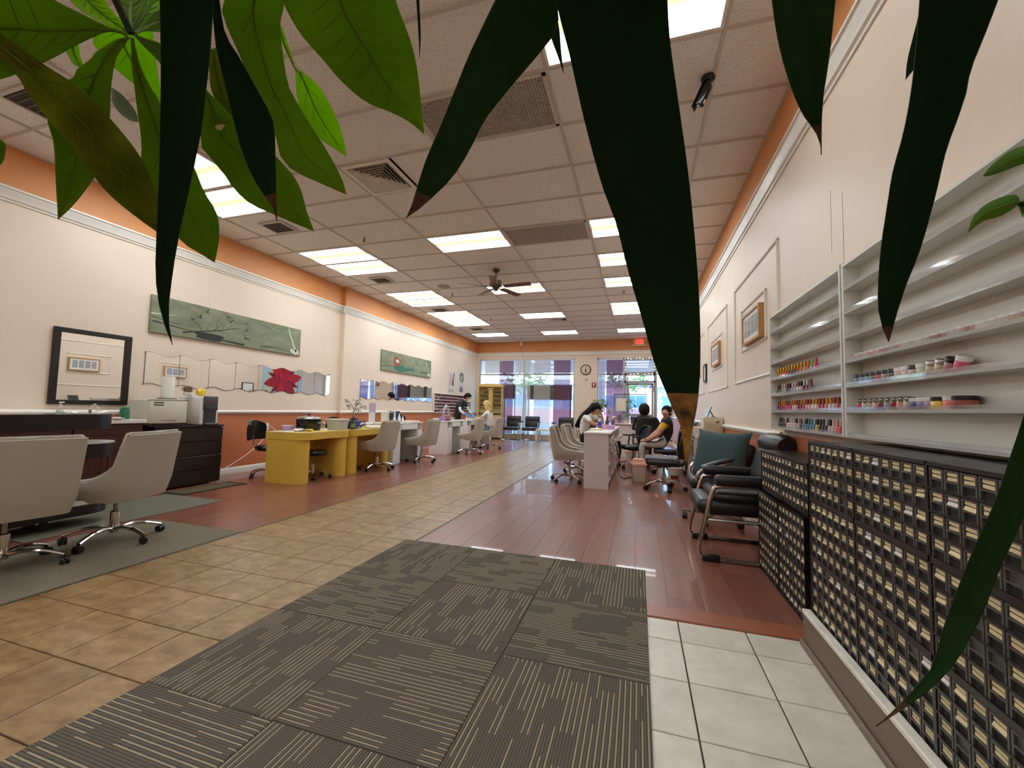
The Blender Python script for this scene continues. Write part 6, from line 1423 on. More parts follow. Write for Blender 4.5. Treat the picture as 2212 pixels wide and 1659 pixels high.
# ------------------------------------------------------------------ carpet of tiles in the foreground
def carpet_mat():
    m = bpy.data.materials.new('striped_carpet'); m.use_nodes = True; n = m.node_tree.nodes; l = m.node_tree.links; bs = n['Principled BSDF']
    bs.inputs['Roughness'].default_value = .95; bs.inputs['Specular IOR Level'].default_value = .1
    def M_(op, a, b_=None, c=None):
        k = n.new('ShaderNodeMath'); k.operation = op
        for i, v in enumerate((a, b_, c)):
            if v is None: continue
            if isinstance(v, (int, float)): k.inputs[i].default_value = v
            else: l.new(v, k.inputs[i])
        return k.outputs[0]
    tc = n.new('ShaderNodeTexCoord'); sp = n.new('ShaderNodeSeparateXYZ'); l.new(tc.outputs['Object'], sp.inputs[0]); oi = n.new('ShaderNodeObjectInfo')
    x, y = sp.outputs['X'], sp.outputs['Y']
    nz = n.new('ShaderNodeTexNoise'); nz.inputs['Scale'].default_value = 160; l.new(tc.outputs['Object'], nz.inputs['Vector'])
    x2 = M_('ADD', x, M_('MULTIPLY', M_('SUBTRACT', nz.outputs['Fac'], .5), .0022))
    rp = M_('MULTIPLY', x2, 1/.0105); row = M_('FLOOR', rp); fr = M_('FRACT', rp)
    blk = M_('FLOOR', M_('MULTIPLY', row, 1/6.0))
    w1 = n.new('ShaderNodeTexWhiteNoise'); w1.noise_dimensions = '2D'
    cx_ = n.new('ShaderNodeCombineXYZ'); l.new(blk, cx_.inputs[0]); l.new(oi.outputs['Random'], cx_.inputs[1]); l.new(cx_.outputs[0], w1.inputs['Vector'])
    seg = M_('FLOOR', M_('ADD', M_('MULTIPLY', y, 1/.14), M_('MULTIPLY', w1.outputs['Value'], 3.0)))
    w2 = n.new('ShaderNodeTexWhiteNoise'); w2.noise_dimensions = '3D'
    c2 = n.new('ShaderNodeCombineXYZ'); l.new(row, c2.inputs[0]); l.new(seg, c2.inputs[1]); l.new(M_('MULTIPLY', oi.outputs['Random'], 57.0), c2.inputs[2]); l.new(c2.outputs[0], w2.inputs['Vector'])
    w3 = n.new('ShaderNodeTexWhiteNoise'); w3.noise_dimensions = '3D'
    c3 = n.new('ShaderNodeCombineXYZ'); l.new(blk, c3.inputs[0]); l.new(seg, c3.inputs[1]); l.new(M_('MULTIPLY', oi.outputs['Random'], 31.0), c3.inputs[2]); l.new(c3.outputs[0], w3.inputs['Vector'])
    odd = M_('PINGPONG', row, 1.0)
    on = M_('MULTIPLY', M_('MULTIPLY', M_('GREATER_THAN', odd, .5), M_('GREATER_THAN', w3.outputs['Value'], .24)), M_('GREATER_THAN', w2.outputs['Value'], .16))
    line = M_('MULTIPLY', on, M_('LESS_THAN', fr, .5))
    n2 = n.new('ShaderNodeTexNoise'); n2.inputs['Scale'].default_value = 420; n2.inputs['Detail'].default_value = 3; l.new(tc.outputs['Object'], n2.inputs['Vector'])
    r = n.new('ShaderNodeValToRGB'); r.color_ramp.elements[0].position = .3; r.color_ramp.elements[1].position = .7
    r.color_ramp.elements[0].color = lin((84, 78, 70)); r.color_ramp.elements[1].color = lin((124, 118, 106)); l.new(n2.outputs['Fac'], r.inputs[0])
    dk = n.new('ShaderNodeMix'); dk.data_type = 'RGBA'; dk.blend_type = 'MULTIPLY'; dk.inputs[0].default_value = 1.0; l.new(r.outputs[0], dk.inputs[6])
    g = n.new('ShaderNodeValToRGB'); g.color_ramp.elements[0].color = (.5, .48, .48, 1); g.color_ramp.elements[1].color = (1, 1, 1, 1); g.color_ramp.elements[0].position = .0; g.color_ramp.elements[1].position = .25
    l.new(M_('ABSOLUTE', M_('SUBTRACT', fr, .8)), g.inputs[0]); l.new(g.outputs[0], dk.inputs[7])
    mx = n.new('ShaderNodeMix'); mx.data_type = 'RGBA'; l.new(line, mx.inputs[0]); l.new(dk.outputs[2], mx.inputs[6]); mx.inputs[7].default_value = lin((172, 158, 132)); l.new(mx.outputs[2], bs.inputs['Base Color'])
    bp = n.new('ShaderNodeBump'); bp.inputs['Strength'].default_value = .6; bp.inputs['Distance'].default_value = .003
    l.new(M_('ADD', M_('SINE', M_('MULTIPLY', rp, 2*PI)), n2.outputs['Fac']), bp.inputs['Height']); l.new(bp.outputs[0], bs.inputs['Normal'])
    return m
M_carp = carpet_mat()
t = thing('carpet', 'grey-brown carpet of striped square tiles across the foreground floor', 'carpet', (-.91, 1.2, 0))
MB().box(-.955, .955, -1.27, 1.925, 0, .004).obj('backing', M_black, t, 0)
cmesh = slab_mesh('carpet_tile', .636, .636, .008, .0025, M_carp)
for i in range(3):
    for j in range(5):
        o = link('carpet_tile', cmesh, t, (-.955+.32+.638*i, 1.925-.32-.638*j, .0095)); 
        if (i+j) % 2: o.rotation_euler = (0, 0, PI/2)
        else: o.rotation_euler = (0, 0, PI*(j % 2))
# ------------------------------------------------------------------ people
M_skin = mat('skin', (206, 160, 134), .5); M_skin2 = mat('skin_tan', (186, 134, 104), .5)
def evalmesh(o, name):
    dg = bpy.context.evaluated_depsgraph_get(); dg.update()
    me = bpy.data.meshes.new_from_object(o.evaluated_get(dg)); me.name = name; return me
def person(label, J, mats, loc=(0, 0, 0), bulk=1.0, fdir=(1, 0, 0), hup=(0, 0, 1), scale=1.0, grip=0.5, eyes=True):
    """J: joint name -> (x, y, z); one skinned surface; mats by region: skin, top, sleeve, legs, shoe, hand"""
    t = thing('person', label, 'person', loc)
    V, E, Rd, reg = [], [], [], []
    idx = {}
    def add(nm_, p, r, par, rg):
        idx[nm_] = len(V); V.append(Vector(p)); Rd.append(r); reg.append(rg)
        if par is not None: E.append((idx[par], idx[nm_]))
    pel, chest, neck, head = (Vector(J[k]) for k in ('pelvis', 'chest', 'neck', 'head'))
    add('pelvis', pel, (.14, .115), None, 'hip'); add('belly', pel.lerp(chest, .5)+Vector(J.get('belly_off', (0, 0, 0))), (.128, .10), 'pelvis', 'top'); add('chest', chest, (.14, .105), 'belly', 'top')
    add('neckbase', chest.lerp(neck, .72), (.075, .065), 'chest', 'top'); add('neck', neck, (.05, .05), 'neckbase', 'skin')
    f = Vector(fdir).normalized(); u = Vector(hup).normalized(); s = u.cross(f).normalized()
    add('headlow', head-u*.045+f*.018, (.062, .06), 'neck', 'skin'); add('headmid', head+u*.02, (.078, .086), 'headlow', 'skin'); add('headtop', head+u*.085-f*.008, (.056, .066), 'headmid', 'skin')
    add('nose', head+f*.108-u*.018, (.012, .012), 'headmid', 'skin')
    for sg, nm_ in ((1, 'l'), (-1, 'r')):
        sh, el, wr, ha = (Vector(J[nm_+k]) for k in ('sho', 'elb', 'wri', 'han'))
        add(nm_+'sho', sh, (.062, .058), 'chest', 'top'); add(nm_+'up', sh.lerp(el, .45), (.05, .048), nm_+'sho', 'sleeve'); add(nm_+'elb', el, (.04, .038), nm_+'up', 'fore'); add(nm_+'fa', el.lerp(wr, .4), (.037, .036), nm_+'elb', 'fore'); add(nm_+'wri', wr, (.024, .022), nm_+'fa', 'hand')
        d = (ha-wr).normalized(); pn = Vector(J.get(nm_+'palm', (0, 0, -1))); side = d.cross(pn).normalized(); pn = side.cross(d).normalized()
        add(nm_+'palm', wr+d*.05, (.032, .017), nm_+'wri', 'hand')
        for q, (o_, L) in enumerate(((-.027, .062), (-.009, .075), (.009, .07), (.026, .055))):
            b0 = wr+d*.075+side*o_; b1 = wr+d*.10+side*o_*1.15; b2 = b1+(d*(1-.35*grip)+pn*.6*grip).normalized()*L*.5; b3 = b2+(d*(1-.9*grip)+pn*1.0*grip).normalized()*L*.5
            add('%sf%d0' % (nm_, q), b0, (.012, .011), nm_+'palm', 'hand'); add('%sf%d1' % (nm_, q), b1, (.0095, .0095), '%sf%d0' % (nm_, q), 'hand'); add('%sf%d2' % (nm_, q), b2, (.0085, .0085), '%sf%d1' % (nm_, q), 'hand'); add('%sf%d3' % (nm_, q), b3, (.007, .007), '%sf%d2' % (nm_, q), 'hand')
        th = -1 if sg > 0 else 1
        b1 = wr+d*.03+side*.035*th; b2 = b1+(d*.7+side*.6*th+pn*.4).normalized()*.035; b3 = b2+(d*.9+pn*.5).normalized()*.028
        add(nm_+'t1', b1, (.013, .012), nm_+'wri', 'hand'); add(nm_+'t2', b2, (.010, .010), nm_+'t1', 'hand'); add(nm_+'t3', b3, (.008, .008), nm_+'t2', 'hand')
        hp, kn, an, to = (Vector(J[nm_+k]) for k in ('hip', 'kne', 'ank', 'toe'))
        add(nm_+'hip', hp, (.088, .085), 'pelvis', 'leg'); add(nm_+'th', hp.lerp(kn, .5), (.074, .072), nm_+'hip', 'leg'); add(nm_+'kne', kn, (.056, .055), nm_+'th', 'leg'); add(nm_+'ca', kn.lerp(an, .35), (.05, .052), nm_+'kne', 'leg'); add(nm_+'ank', an, (.034, .034), nm_+'ca', 'shoe'); add(nm_+'toe', to, (.04, .028), nm_+'ank', 'shoe')
    me = bpy.data.meshes.new('body'); me.from_pydata([tuple(v) for v in V], E, [])
    o = bpy.data.objects.new('body', me); COL.objects.link(o)
    md = o.modifiers.new('skin', 'SKIN'); md.use_smooth_shade = True
    for i, r in enumerate(Rd): k_ = bulk if reg[i] in ('hip', 'top', 'sleeve', 'fore', 'leg') else 1.0; me.skin_vertices[0].data[i].radius = (r[0]*k_, r[1]*k_)
    me.skin_vertices[0].data[0].use_root = True
    sb = o.modifiers.new('sub', 'SUBSURF'); sb.levels = 1; sb.render_levels = 1
    m2 = evalmesh(o, 'body'); bpy.data.objects.remove(o)
    keys = list(mats.keys()); m2.materials.clear()
    for k in keys: m2.materials.append(mats[k])
    segs = [(V[a], V[b], reg[b], Rd[b][0]) for a, b in E]
    for p in m2.polygons:
        c = p.center; best = None
        for a, b, rg, r in segs:
            ab = b-a; q = max(0, min(1, (c-a).dot(ab)/max(ab.length_squared, 1e-9))); dd = (c-(a+ab*q)).length-r*.6
            if best is None or dd < best[0]: best = (dd, rg)
        rg = best[1]
        if rg not in mats: rg = {'hip': 'leg', 'sleeve': 'top', 'fore': 'skin', 'hand': 'skin'}.get(rg, 'skin')
        p.material_index = keys.index(rg if rg in keys else 'skin'); p.use_smooth = True
    link('body', m2, t)
    if eyes:
        for q in (1, -1):
            e = head+f*.083+s*.034*q+u*.012
            MB().sph(e, .013, 8, 6).obj('eye', mat('eye_white', (226, 220, 214), .2), t); MB().sph(e+f*.0075, .0075, 8, 6).obj('iris', M_black, t)
            MB().tube([e+u*.022-s*.018+f*.004, e+u*.026+f*.008, e+u*.021+s*.018+f*.004], .004, 5).obj('eyebrow', mat('dark_hair', (30, 24, 22), .5), t)
        MB().tube([head+f*.086-u*.058-s*.022, head+f*.096-u*.055, head+f*.086-u*.058+s*.022], .006, 6).obj('mouth', mat('lip', (170, 90, 84), .4), t)
    for q in (1, -1): MB().sph(head+s*.088*q-f*.006-u*.004, .024, 8, 6, (.7, .5, 1)).obj('ear', mats['skin'], t)
    return t, head, f, u, s
def hair(t, head, f, u, s, m, cover=-.15, size=1.0, low=-.07, bun=0):
    "cap of hair over the crown and back, open at the face"
    bm = bmesh.new(); bmesh.ops.create_icosphere(bm, subdivisions=3, radius=1); kill = []
    for v in bm.verts:
        c = v.co.copy(); n = .0; w = 1+.05*math.sin(c.x*17+c.z*9)*math.sin(c.y*13)
        if c.x > .35 and c.z < .42-.25*abs(c.y): kill.append(v)
        elif c.z < cover-.55 and c.x > -.2: kill.append(v)
        v.co = head+u*(.022+c.z*.122*size*w)+f*(c.x*.112*size*w-.012)+s*(c.y*.1*size*w)
    bmesh.ops.delete(bm, geom=kill, context='VERTS')
    b = MB().frombm(bm); me = b.mesh('hair', m, 60); o = link('hair', me, t); sol = o.modifiers.new('s', 'SOLIDIFY'); sol.thickness = .016; sol.offset = -1
    return o
def locks(t, strands, m, r=.016, name='hair_lock'):
    b = MB()
    for pts in strands:
        p = spline(pts, 4); n = len(p); b.tube(p, [r*(.55+.45*math.sin(PI*min(1, .25+.75*i/n)))*(1 if i < n-2 else .5) for i in range(n)], 6)
    return tag(b.obj(name, m, t, 60), kind='stuff')
M_dkhair = mat('black_hair', (9, 8, 8), .6, spec=.15); M_blond = mat('blonde_hair', (196, 164, 104), .4, var=.25, vscale=40, stretch=(1, 1, .3)); M_brnhair = mat('dark_brown_hair', (26, 19, 17), .6, spec=.15)
M_navy = mat('navy_vest', (26, 30, 44), .8); M_wsleeve = mat('white_cloth', (216, 212, 204), .85); M_jean = mat('blue_jeans', (96, 110, 132), .85, var=.1); M_blackcl = mat('black_cloth', (28, 27, 30), .85); M_shoe = mat('black_shoe', (26, 25, 26), .5); M_glove = mat('blue_glove', (56, 140, 206), .4)
# A: man in navy smock with mask leaning over the far desk, facing +x
J = dict(pelvis=(-5.12, 11.15, .90), chest=(-4.98, 11.15, 1.25), neck=(-4.86, 11.15, 1.37), head=(-4.79, 11.15, 1.425), belly_off=(-.02, 0, 0),
         lsho=(-4.96, 11.33, 1.28), lelb=(-4.82, 11.38, 1.03), lwri=(-4.66, 11.26, .90), lhan=(-4.58, 11.2, .87), rsho=(-4.96, 10.97, 1.28), relb=(-4.90, 10.88, 1.04), rwri=(-4.70, 10.96, .91), rhan=(-4.61, 11.0, .88),
         lhip=(-5.12, 11.25, .86), lkne=(-5.08, 11.26, .48), lank=(-5.14, 11.27, .08), ltoe=(-5.0, 11.27, .035), rhip=(-5.12, 11.05, .86), rkne=(-5.08, 11.04, .48), rank=(-5.14, 11.03, .08), rtoe=(-5.0, 11.03, .035))
t, hd, f, u, s = person('person in a navy vest over white sleeves, mask and blue gloves, bending over a client', J, {'skin': M_skin, 'top': M_navy, 'sleeve': M_navy, 'fore': M_wsleeve, 'hand': M_glove, 'leg': M_blackcl, 'shoe': M_shoe}, fdir=(.85, 0, -.5), hup=(.5, 0, .85))
hair(t, hd, f, u, s, M_dkhair)
MB().sheet([[hd+f*(.078+.028*math.cos(a*1.3))+s*(.07*math.sin(a))+u*z for a in [-1.4+2.8*i/10 for i in range(11)]] for z in (-.095, -.06, -.02, .0)], .004).obj('face_mask', mat('white_mask', (230, 230, 232), .8), t)
# B: blonde woman seated at the far desk, facing -x
J = dict(pelvis=(-3.98, 10.96, .56), chest=(-4.06, 10.98, .97), neck=(-4.09, 10.99, 1.10), head=(-4.13, 10.99, 1.20),
         lsho=(-4.06, 10.80, 1.00), lelb=(-4.22, 10.76, .83), lwri=(-4.40, 10.90, .845), lhan=(-4.48, 10.95, .85), rsho=(-4.06, 11.16, 1.00), relb=(-4.22, 11.22, .84), rwri=(-4.40, 11.12, .845), rhan=(-4.48, 11.08, .85),
         lhip=(-4.03, 10.87, .54), lkne=(-4.34, 10.86, .52), lank=(-4.28, 10.86, .09), ltoe=(-4.40, 10.86, .035), rhip=(-4.03, 11.06, .54), rkne=(-4.34, 11.08, .52), rank=(-4.25, 11.06, .09), rtoe=(-4.37, 11.06, .035))
t, hd, f, u, s = person('person with long wavy blonde hair in a white top and jeans, seated for a manicure', J, {'skin': M_skin, 'top': M_wsleeve, 'sleeve': M_wsleeve, 'leg': M_jean, 'shoe': M_wsleeve}, fdir=(-.92, 0, -.4), hup=(-.38, 0, .92))
hair(t, hd, f, u, s, M_blond, size=1.08)
rnd = random.Random(5); st = []
for k in range(26):
    a = -1.5+3.0*k/25; p0 = hd+s*(.095*math.sin(a))-f*(.1*math.cos(a)-.0)+u*.04; w = rnd.uniform(-.02, .02); L = rnd.uniform(.30, .40)
    st.append([p0, p0+Vector((.03+w, .02*math.sin(a*3), -.1)), p0+Vector((.05-w, s.y*.03*math.sin(a), -.2)), p0+Vector((.06+w, s.y*.05*math.sin(a), -L))])
locks(t, st, M_blond, .018)
# C: woman with long black hair leaning on the central counter, facing +x
J = dict(pelvis=(-1.14, 8.55, .57), chest=(-1.02, 8.55, .97), neck=(-.93, 8.56, 1.08), head=(-.855, 8.57, 1.14),
         lsho=(-.98, 8.74, 1.0), lelb=(-.70, 8.72, .86), lwri=(-.73, 8.62, 1.06), lhan=(-.77, 8.60, 1.15), rsho=(-1.0, 8.36, .98), relb=(-.86, 8.30, .86), rwri=(-.70, 8.40, .85), rhan=(-.62, 8.42, .845), lpalm=(-1, -.1, 0),
         lhip=(-1.08, 8.65, .54), lkne=(-.84, 8.72, .54), lank=(-.88, 8.72, .09), ltoe=(-.80, 8.73, .035), rhip=(-1.08, 8.45, .54), rkne=(-.84, 8.42, .54), rank=(-.90, 8.42, .09), rtoe=(-.82, 8.42, .035))
t, hd, f, u, s = person('person with long black hair and a white top resting her head on her hand', J, {'skin': M_skin2, 'top': M_wsleeve, 'sleeve': M_wsleeve, 'hip': M_blackcl, 'leg': M_blackcl, 'shoe': M_shoe}, fdir=(.85, -.1, -.5), hup=(.5, 0, .86))
hair(t, hd, f, u, s, M_dkhair, size=1.1); st = []
for k in range(24):
    a = -1.5+3.0*k/23; p0 = hd+s*(.1*math.sin(a))-f*(.1*math.cos(a))+u*.05
    st.append([p0, p0+Vector((-.10, 0, -.09)), p0+Vector((-.24, .01*math.sin(k), -.24)), p0+Vector((-.33+.02*math.sin(k*2.1), .0, -.44))])
locks(t, st, M_dkhair, .022)
stool('salon_stool', 'black stool under the dark-haired woman at the central counter', -1.14, 8.55, .17, .47)
# D: seen from behind in the mesh chair, facing +y
J = dict(pelvis=(.14, 9.58, .57), chest=(.12, 9.60, .95), neck=(.12, 9.61, 1.07), head=(.12, 9.64, 1.155),
         lsho=(-.06, 9.62, .98), lelb=(-.12, 9.72, .74), lwri=(-.06, 9.92, .74), lhan=(-.03, 10.01, .74), rsho=(.30, 9.62, .98), relb=(.37, 9.72, .74), rwri=(.3, 9.92, .74), rhan=(.27, 10.01, .74),
         lhip=(.05, 9.64, .55), lkne=(.03, 9.98, .53), lank=(.03, 9.95, .09), ltoe=(.03, 10.08, .035), rhip=(.23, 9.64, .55), rkne=(.25, 9.98, .53), rank=(.25, 9.95, .09), rtoe=(.25, 10.08, .035))
t, hd, f, u, s = person('person with short dark hair seen from behind in the tall mesh chair', J, {'skin': M_skin2, 'top': M_blackcl, 'sleeve': mat('olive_sleeve', (56, 62, 50), .85), 'fore': MATS['olive_sleeve'], 'hand': M_skin2, 'leg': M_blackcl, 'shoe': M_shoe}, fdir=(0, 1, -.2), hup=(0, .2, 1))
hair(t, hd, f, u, s, M_brnhair, size=1.2, cover=-.4)
# E: woman in a yellow shirt and black apron, seated facing -x, looking back over her shoulder
J = dict(pelvis=(.50, 8.18, .57), chest=(.50, 8.16, .93), neck=(.50, 8.13, 1.05), head=(.49, 8.10, 1.12),
         lsho=(.47, 7.97, .96), lelb=(.34, 7.92, .72), lwri=(.17, 8.02, .60), lhan=(.08, 8.05, .585), rsho=(.50, 8.35, .96), relb=(.36, 8.44, .76), rwri=(.18, 8.36, .62), rhan=(.09, 8.34, .60),
         lhip=(.42, 8.09, .55), lkne=(.06, 8.06, .53), lank=(.06, 8.06, .09), ltoe=(-.06, 8.05, .035), rhip=(.42, 8.27, .55), rkne=(.07, 8.30, .53), rank=(.10, 8.30, .09), rtoe=(-.02, 8.30, .035))
t, hd, f, u, s = person('person in a yellow shirt and black apron looking back over her shoulder', J, {'skin': M_skin2, 'top': M_blackcl, 'sleeve': mat('yellow_sleeve', (216, 168, 40), .85), 'hip': M_blackcl, 'leg': mat('pale_trousers', (196, 190, 182), .85), 'shoe': M_wsleeve}, fdir=(-.62, -.78, 0), hup=(0, 0, 1), bulk=1.2)
hair(t, hd, f, u, s, M_dkhair, size=.94); MB().sph(hd-f*.1+u*.07, .05, 10, 8).obj('hair_bun', M_dkhair, t)
MB().sheet([[(.44-.02*k, 8.0+.05*i, .68-.004*(i-3)**2-.0) if k == 0 else (.30-.09*(k-1), 7.99+.052*i, .628-.012*abs(i-3.5)) for i in range(8)] for k in range(4)], .008).obj('apron_lap', M_blackcl, t)
# ------------------------------------------------------------------ plants hanging close in front of the camera
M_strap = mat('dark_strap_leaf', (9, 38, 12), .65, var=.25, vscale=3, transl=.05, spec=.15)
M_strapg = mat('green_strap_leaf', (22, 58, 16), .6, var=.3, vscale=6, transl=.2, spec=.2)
M_dry = mat('dry_leaf_tip', (16, 14, 9), .7, vscale=38, col2=(168, 124, 44), sharp=.55)
M_brown = mat('brown_leaf_tip', (52, 36, 22), .8, vscale=60, col2=(84, 56, 30))
M_pach = mat('pachira_leaf', (118, 152, 24), .55, var=.2, vscale=9, transl=.62, spec=.2); M_pachb = mat('pachira_leaf_bright', (158, 204, 30), .5, var=.15, vscale=9, transl=.7, spec=.2); M_pachd = mat('pachira_leaf_mottled', (150, 160, 44), .55, vscale=16, col2=(74, 92, 16), transl=.6, spec=.2); M_sheen = mat('grey_green_leaf_sheen', (120, 140, 118), .3)  # the grey-green one has a leaf's sheen put into its colour
M_vein = mat('leaf_vein', (150, 190, 60), .5, transl=.6); M_veind = mat('leaf_vein_dark', (128, 160, 44), .5, transl=.6)
M_stem = mat('plant_stem', (30, 42, 14), .7, spec=.1)
def resample(P, n):
    d = [0]
    for a, b in zip(P, P[1:]): d.append(d[-1]+math.hypot(b[0]-a[0], b[1]-a[1]))
    out = []; j = 0
    for k in range(n):
        s_ = d[-1]*k/(n-1)
        while j < len(P)-2 and d[j+1] < s_: j += 1
        q = (s_-d[j])/max(d[j+1]-d[j], 1e-6); out.append((P[j][0]+(P[j+1][0]-P[j][0])*q, P[j][1]+(P[j+1][1]-P[j][1])*q))
    return out
def leaf(parent, left, right, d0, d1, m, fold=.10, n=18, sag=0.0, thick=.0009, tip=None, vein=None, veins=0, name='leaf', tilt=0.0, sm=True, drym=None):
    """a blade with real curvature between two edges that run from base to tip; d0, d1: distance from the eye at base and tip; fold: depth of the trough along the midrib;
    tilt: how much nearer one edge lies than the other"""
    if sm:
        left = [tuple(p) for p in spline([(a, b, 0) for a, b in left], 4)]; right = [tuple(p) for p in spline([(a, b, 0) for a, b in right], 4)]
    L, Rr = resample(left, n), resample(right, n); rows_ = []; mid = []; C5 = 7
    for k in range(n):
        v = k/(n-1); d = d0+(d1-d0)*v+sag*math.sin(PI*v); row = []
        wpx = math.hypot(L[k][0]-Rr[k][0], L[k][1]-Rr[k][1]); wm = wpx/FPX*d
        for i in range(C5):
            q = i/(C5-1); x = L[k][0]+(Rr[k][0]-L[k][0])*q; y = L[k][1]+(Rr[k][1]-L[k][1])*q
            dd = d+wm*fold*(1-abs(2*q-1)**1.5)*1.0+wm*tilt*(q-.5)
            row.append(pix(x, y, dd))
        rows_.append(row); mid.append(row[C5//2])
    o = MB().sheet(rows_, thick).obj(name, m, parent, 70)
    nor = (Vector((0, 0, CAMZ))-mid[n//2]).normalized()
    if vein:
        b = MB(); b.tube([p+nor*.0006 for p in mid[:-1]], [.0012*(1-.75*k/(n-1)) for k in range(n-1)], 5)
        for k in range(2, n-3, 2):
            if not veins: break
            for q, e in ((rows_[min(n-2, k+2)][1], 0), (rows_[min(n-2, k+2)][C5-2], 1)):
                a = mid[k]; b.tube([a+nor*.0004, a.lerp(q, .5)+nor*.0005, q+nor*.0005], .0003, 3)
        b.obj('midrib', vein, o, 60)
    if tip:
        b = MB(); k0 = int(n*(1-tip)); b.sheet([[p+nor*.0018 for p in r] for r in rows_[k0:]]); b.obj('dry_tip', drym or M_brown, o, 70)
    return o
# dracaena: broad strap leaves drooping from a crown above the camera
dra = thing('dracaena_plant', 'dracaena with long dark strap leaves hanging across the foreground', 'plant', (0, 0, 0))
MB().lathe([(0, 0), (.15, 0), (.2, .3), (.18, .3), (.17, .27), (0, .27)], (.22, -.45, .0), 24).obj('pot', mat('plain_grey_pot', (110, 106, 100), .6), dra)
MB().tube(spline([(.22, -.45, .25), (.24, -.47, .9), (.2, -.4, 1.4), (.14, -.2, 1.72), (.08, .02, 1.86)], 6), [.035]*12+[.03]*6+[.024]*7, 10).obj('trunk', M_bark, dra)
CROWN_P = Vector((.08, .02, 1.86))
def strap(left, right, d0, d1, m=M_strap, **k):
    o = leaf(dra, left, right, d0, d1, m, **k)
    # the hidden upper part of the blade, arching back to the crown
    a, b = pix(left[0][0], left[0][1], d0), pix(right[0][0], right[0][1], d0); c = (a+b)/2; w = (b-a)/2
    up = Vector((0, 0, 1)); rows_ = []
    for k_ in range(7):
        q = k_/6; p = c.lerp(CROWN_P, q)+up*(.10*math.sin(PI*q)); ww = w*(1-.72*q); rows_.append([p-ww, p-ww*.4-Vector((0, 0, .004)), p+ww*.4-Vector((0, 0, .004)), p+ww])
    MB().sheet(rows_[::-1], .0009).obj('leaf_base', m, o, 70)
    return o
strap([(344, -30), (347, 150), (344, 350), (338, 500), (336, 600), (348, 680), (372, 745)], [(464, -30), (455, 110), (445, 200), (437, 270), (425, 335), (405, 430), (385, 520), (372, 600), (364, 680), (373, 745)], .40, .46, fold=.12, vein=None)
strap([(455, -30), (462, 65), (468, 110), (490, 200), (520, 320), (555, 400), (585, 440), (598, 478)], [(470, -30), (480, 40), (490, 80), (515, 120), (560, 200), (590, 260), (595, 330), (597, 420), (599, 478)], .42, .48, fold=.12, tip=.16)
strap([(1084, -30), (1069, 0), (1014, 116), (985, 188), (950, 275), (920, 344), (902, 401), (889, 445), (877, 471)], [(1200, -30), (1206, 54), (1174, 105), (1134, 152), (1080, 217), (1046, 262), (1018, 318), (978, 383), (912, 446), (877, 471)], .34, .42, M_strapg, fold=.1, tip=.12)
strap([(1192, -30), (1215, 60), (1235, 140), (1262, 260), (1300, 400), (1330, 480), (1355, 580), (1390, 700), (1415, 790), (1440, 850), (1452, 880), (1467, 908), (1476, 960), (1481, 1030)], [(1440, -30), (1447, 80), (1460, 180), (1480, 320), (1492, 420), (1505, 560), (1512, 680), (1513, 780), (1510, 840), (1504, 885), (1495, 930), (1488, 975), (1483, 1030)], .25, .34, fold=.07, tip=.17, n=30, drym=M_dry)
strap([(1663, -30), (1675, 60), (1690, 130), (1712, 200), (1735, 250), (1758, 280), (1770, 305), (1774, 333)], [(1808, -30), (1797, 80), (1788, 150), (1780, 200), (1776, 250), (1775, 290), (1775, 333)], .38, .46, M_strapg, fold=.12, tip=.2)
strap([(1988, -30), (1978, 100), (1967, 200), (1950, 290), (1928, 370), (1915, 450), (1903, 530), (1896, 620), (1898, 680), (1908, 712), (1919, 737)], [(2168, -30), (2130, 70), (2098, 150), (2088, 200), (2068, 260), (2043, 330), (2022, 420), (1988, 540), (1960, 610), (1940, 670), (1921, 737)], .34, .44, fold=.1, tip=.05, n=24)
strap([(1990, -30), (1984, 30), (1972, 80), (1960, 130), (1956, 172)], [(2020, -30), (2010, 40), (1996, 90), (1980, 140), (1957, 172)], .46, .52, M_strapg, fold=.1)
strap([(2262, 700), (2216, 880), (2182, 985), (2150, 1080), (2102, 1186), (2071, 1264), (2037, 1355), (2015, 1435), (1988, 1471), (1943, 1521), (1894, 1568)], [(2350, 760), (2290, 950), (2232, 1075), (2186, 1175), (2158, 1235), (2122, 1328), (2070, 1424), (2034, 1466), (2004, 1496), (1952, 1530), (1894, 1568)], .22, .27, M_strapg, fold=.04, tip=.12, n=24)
strap([(897, -30), (899, 0), (903, 60), (906, 124)], [(907, -30), (906, 0), (909, 70), (907, 124)], .5, .55, fold=.1)
strap([(1178, 40), (1192, 87), (1204, 120), (1217, 158)], [(1200, 20), (1208, 62), (1213, 115), (1218, 158)], .55, .6, fold=.1)
# money tree: palmate leaves at the upper left
pac = thing('money_tree', 'money tree with glossy green palmate leaves at the upper left foreground', 'plant', (0, 0, 0))
MB().lathe([(0, 0), (.17, 0), (.21, .32), (.19, .32), (.18, .29), (0, .29)], (-.55, -.35, .0), 24).obj('pot', mat('dark_pot', (60, 52, 46), .5), pac)
MB().tube(spline([(-.55, -.35, .25), (-.57, -.36, .9), (-.54, -.3, 1.5), (-.5, -.2, 1.95)], 6), [.04]*10+[.03]*9, 10).obj('trunk', M_bark, pac)
K1 = pix(283, 72, .46); K0 = Vector((-.5, -.2, 1.95)); K2 = pix(640, -190, .5); K3 = pix(250, -120, .56)
for a in (K1, K2, K3): MB().tube(spline([K0, (K0+a)/2+Vector((0, 0, .1)), a], 6), .0022, 7).obj('petiole', M_stem, pac)
def pl(left, right, d0, d1, m=M_pach, v=M_veind, **k):
    k.setdefault('fold', .12); return leaf(pac, left, right, d0, d1, m, vein=v, veins=1, **k)
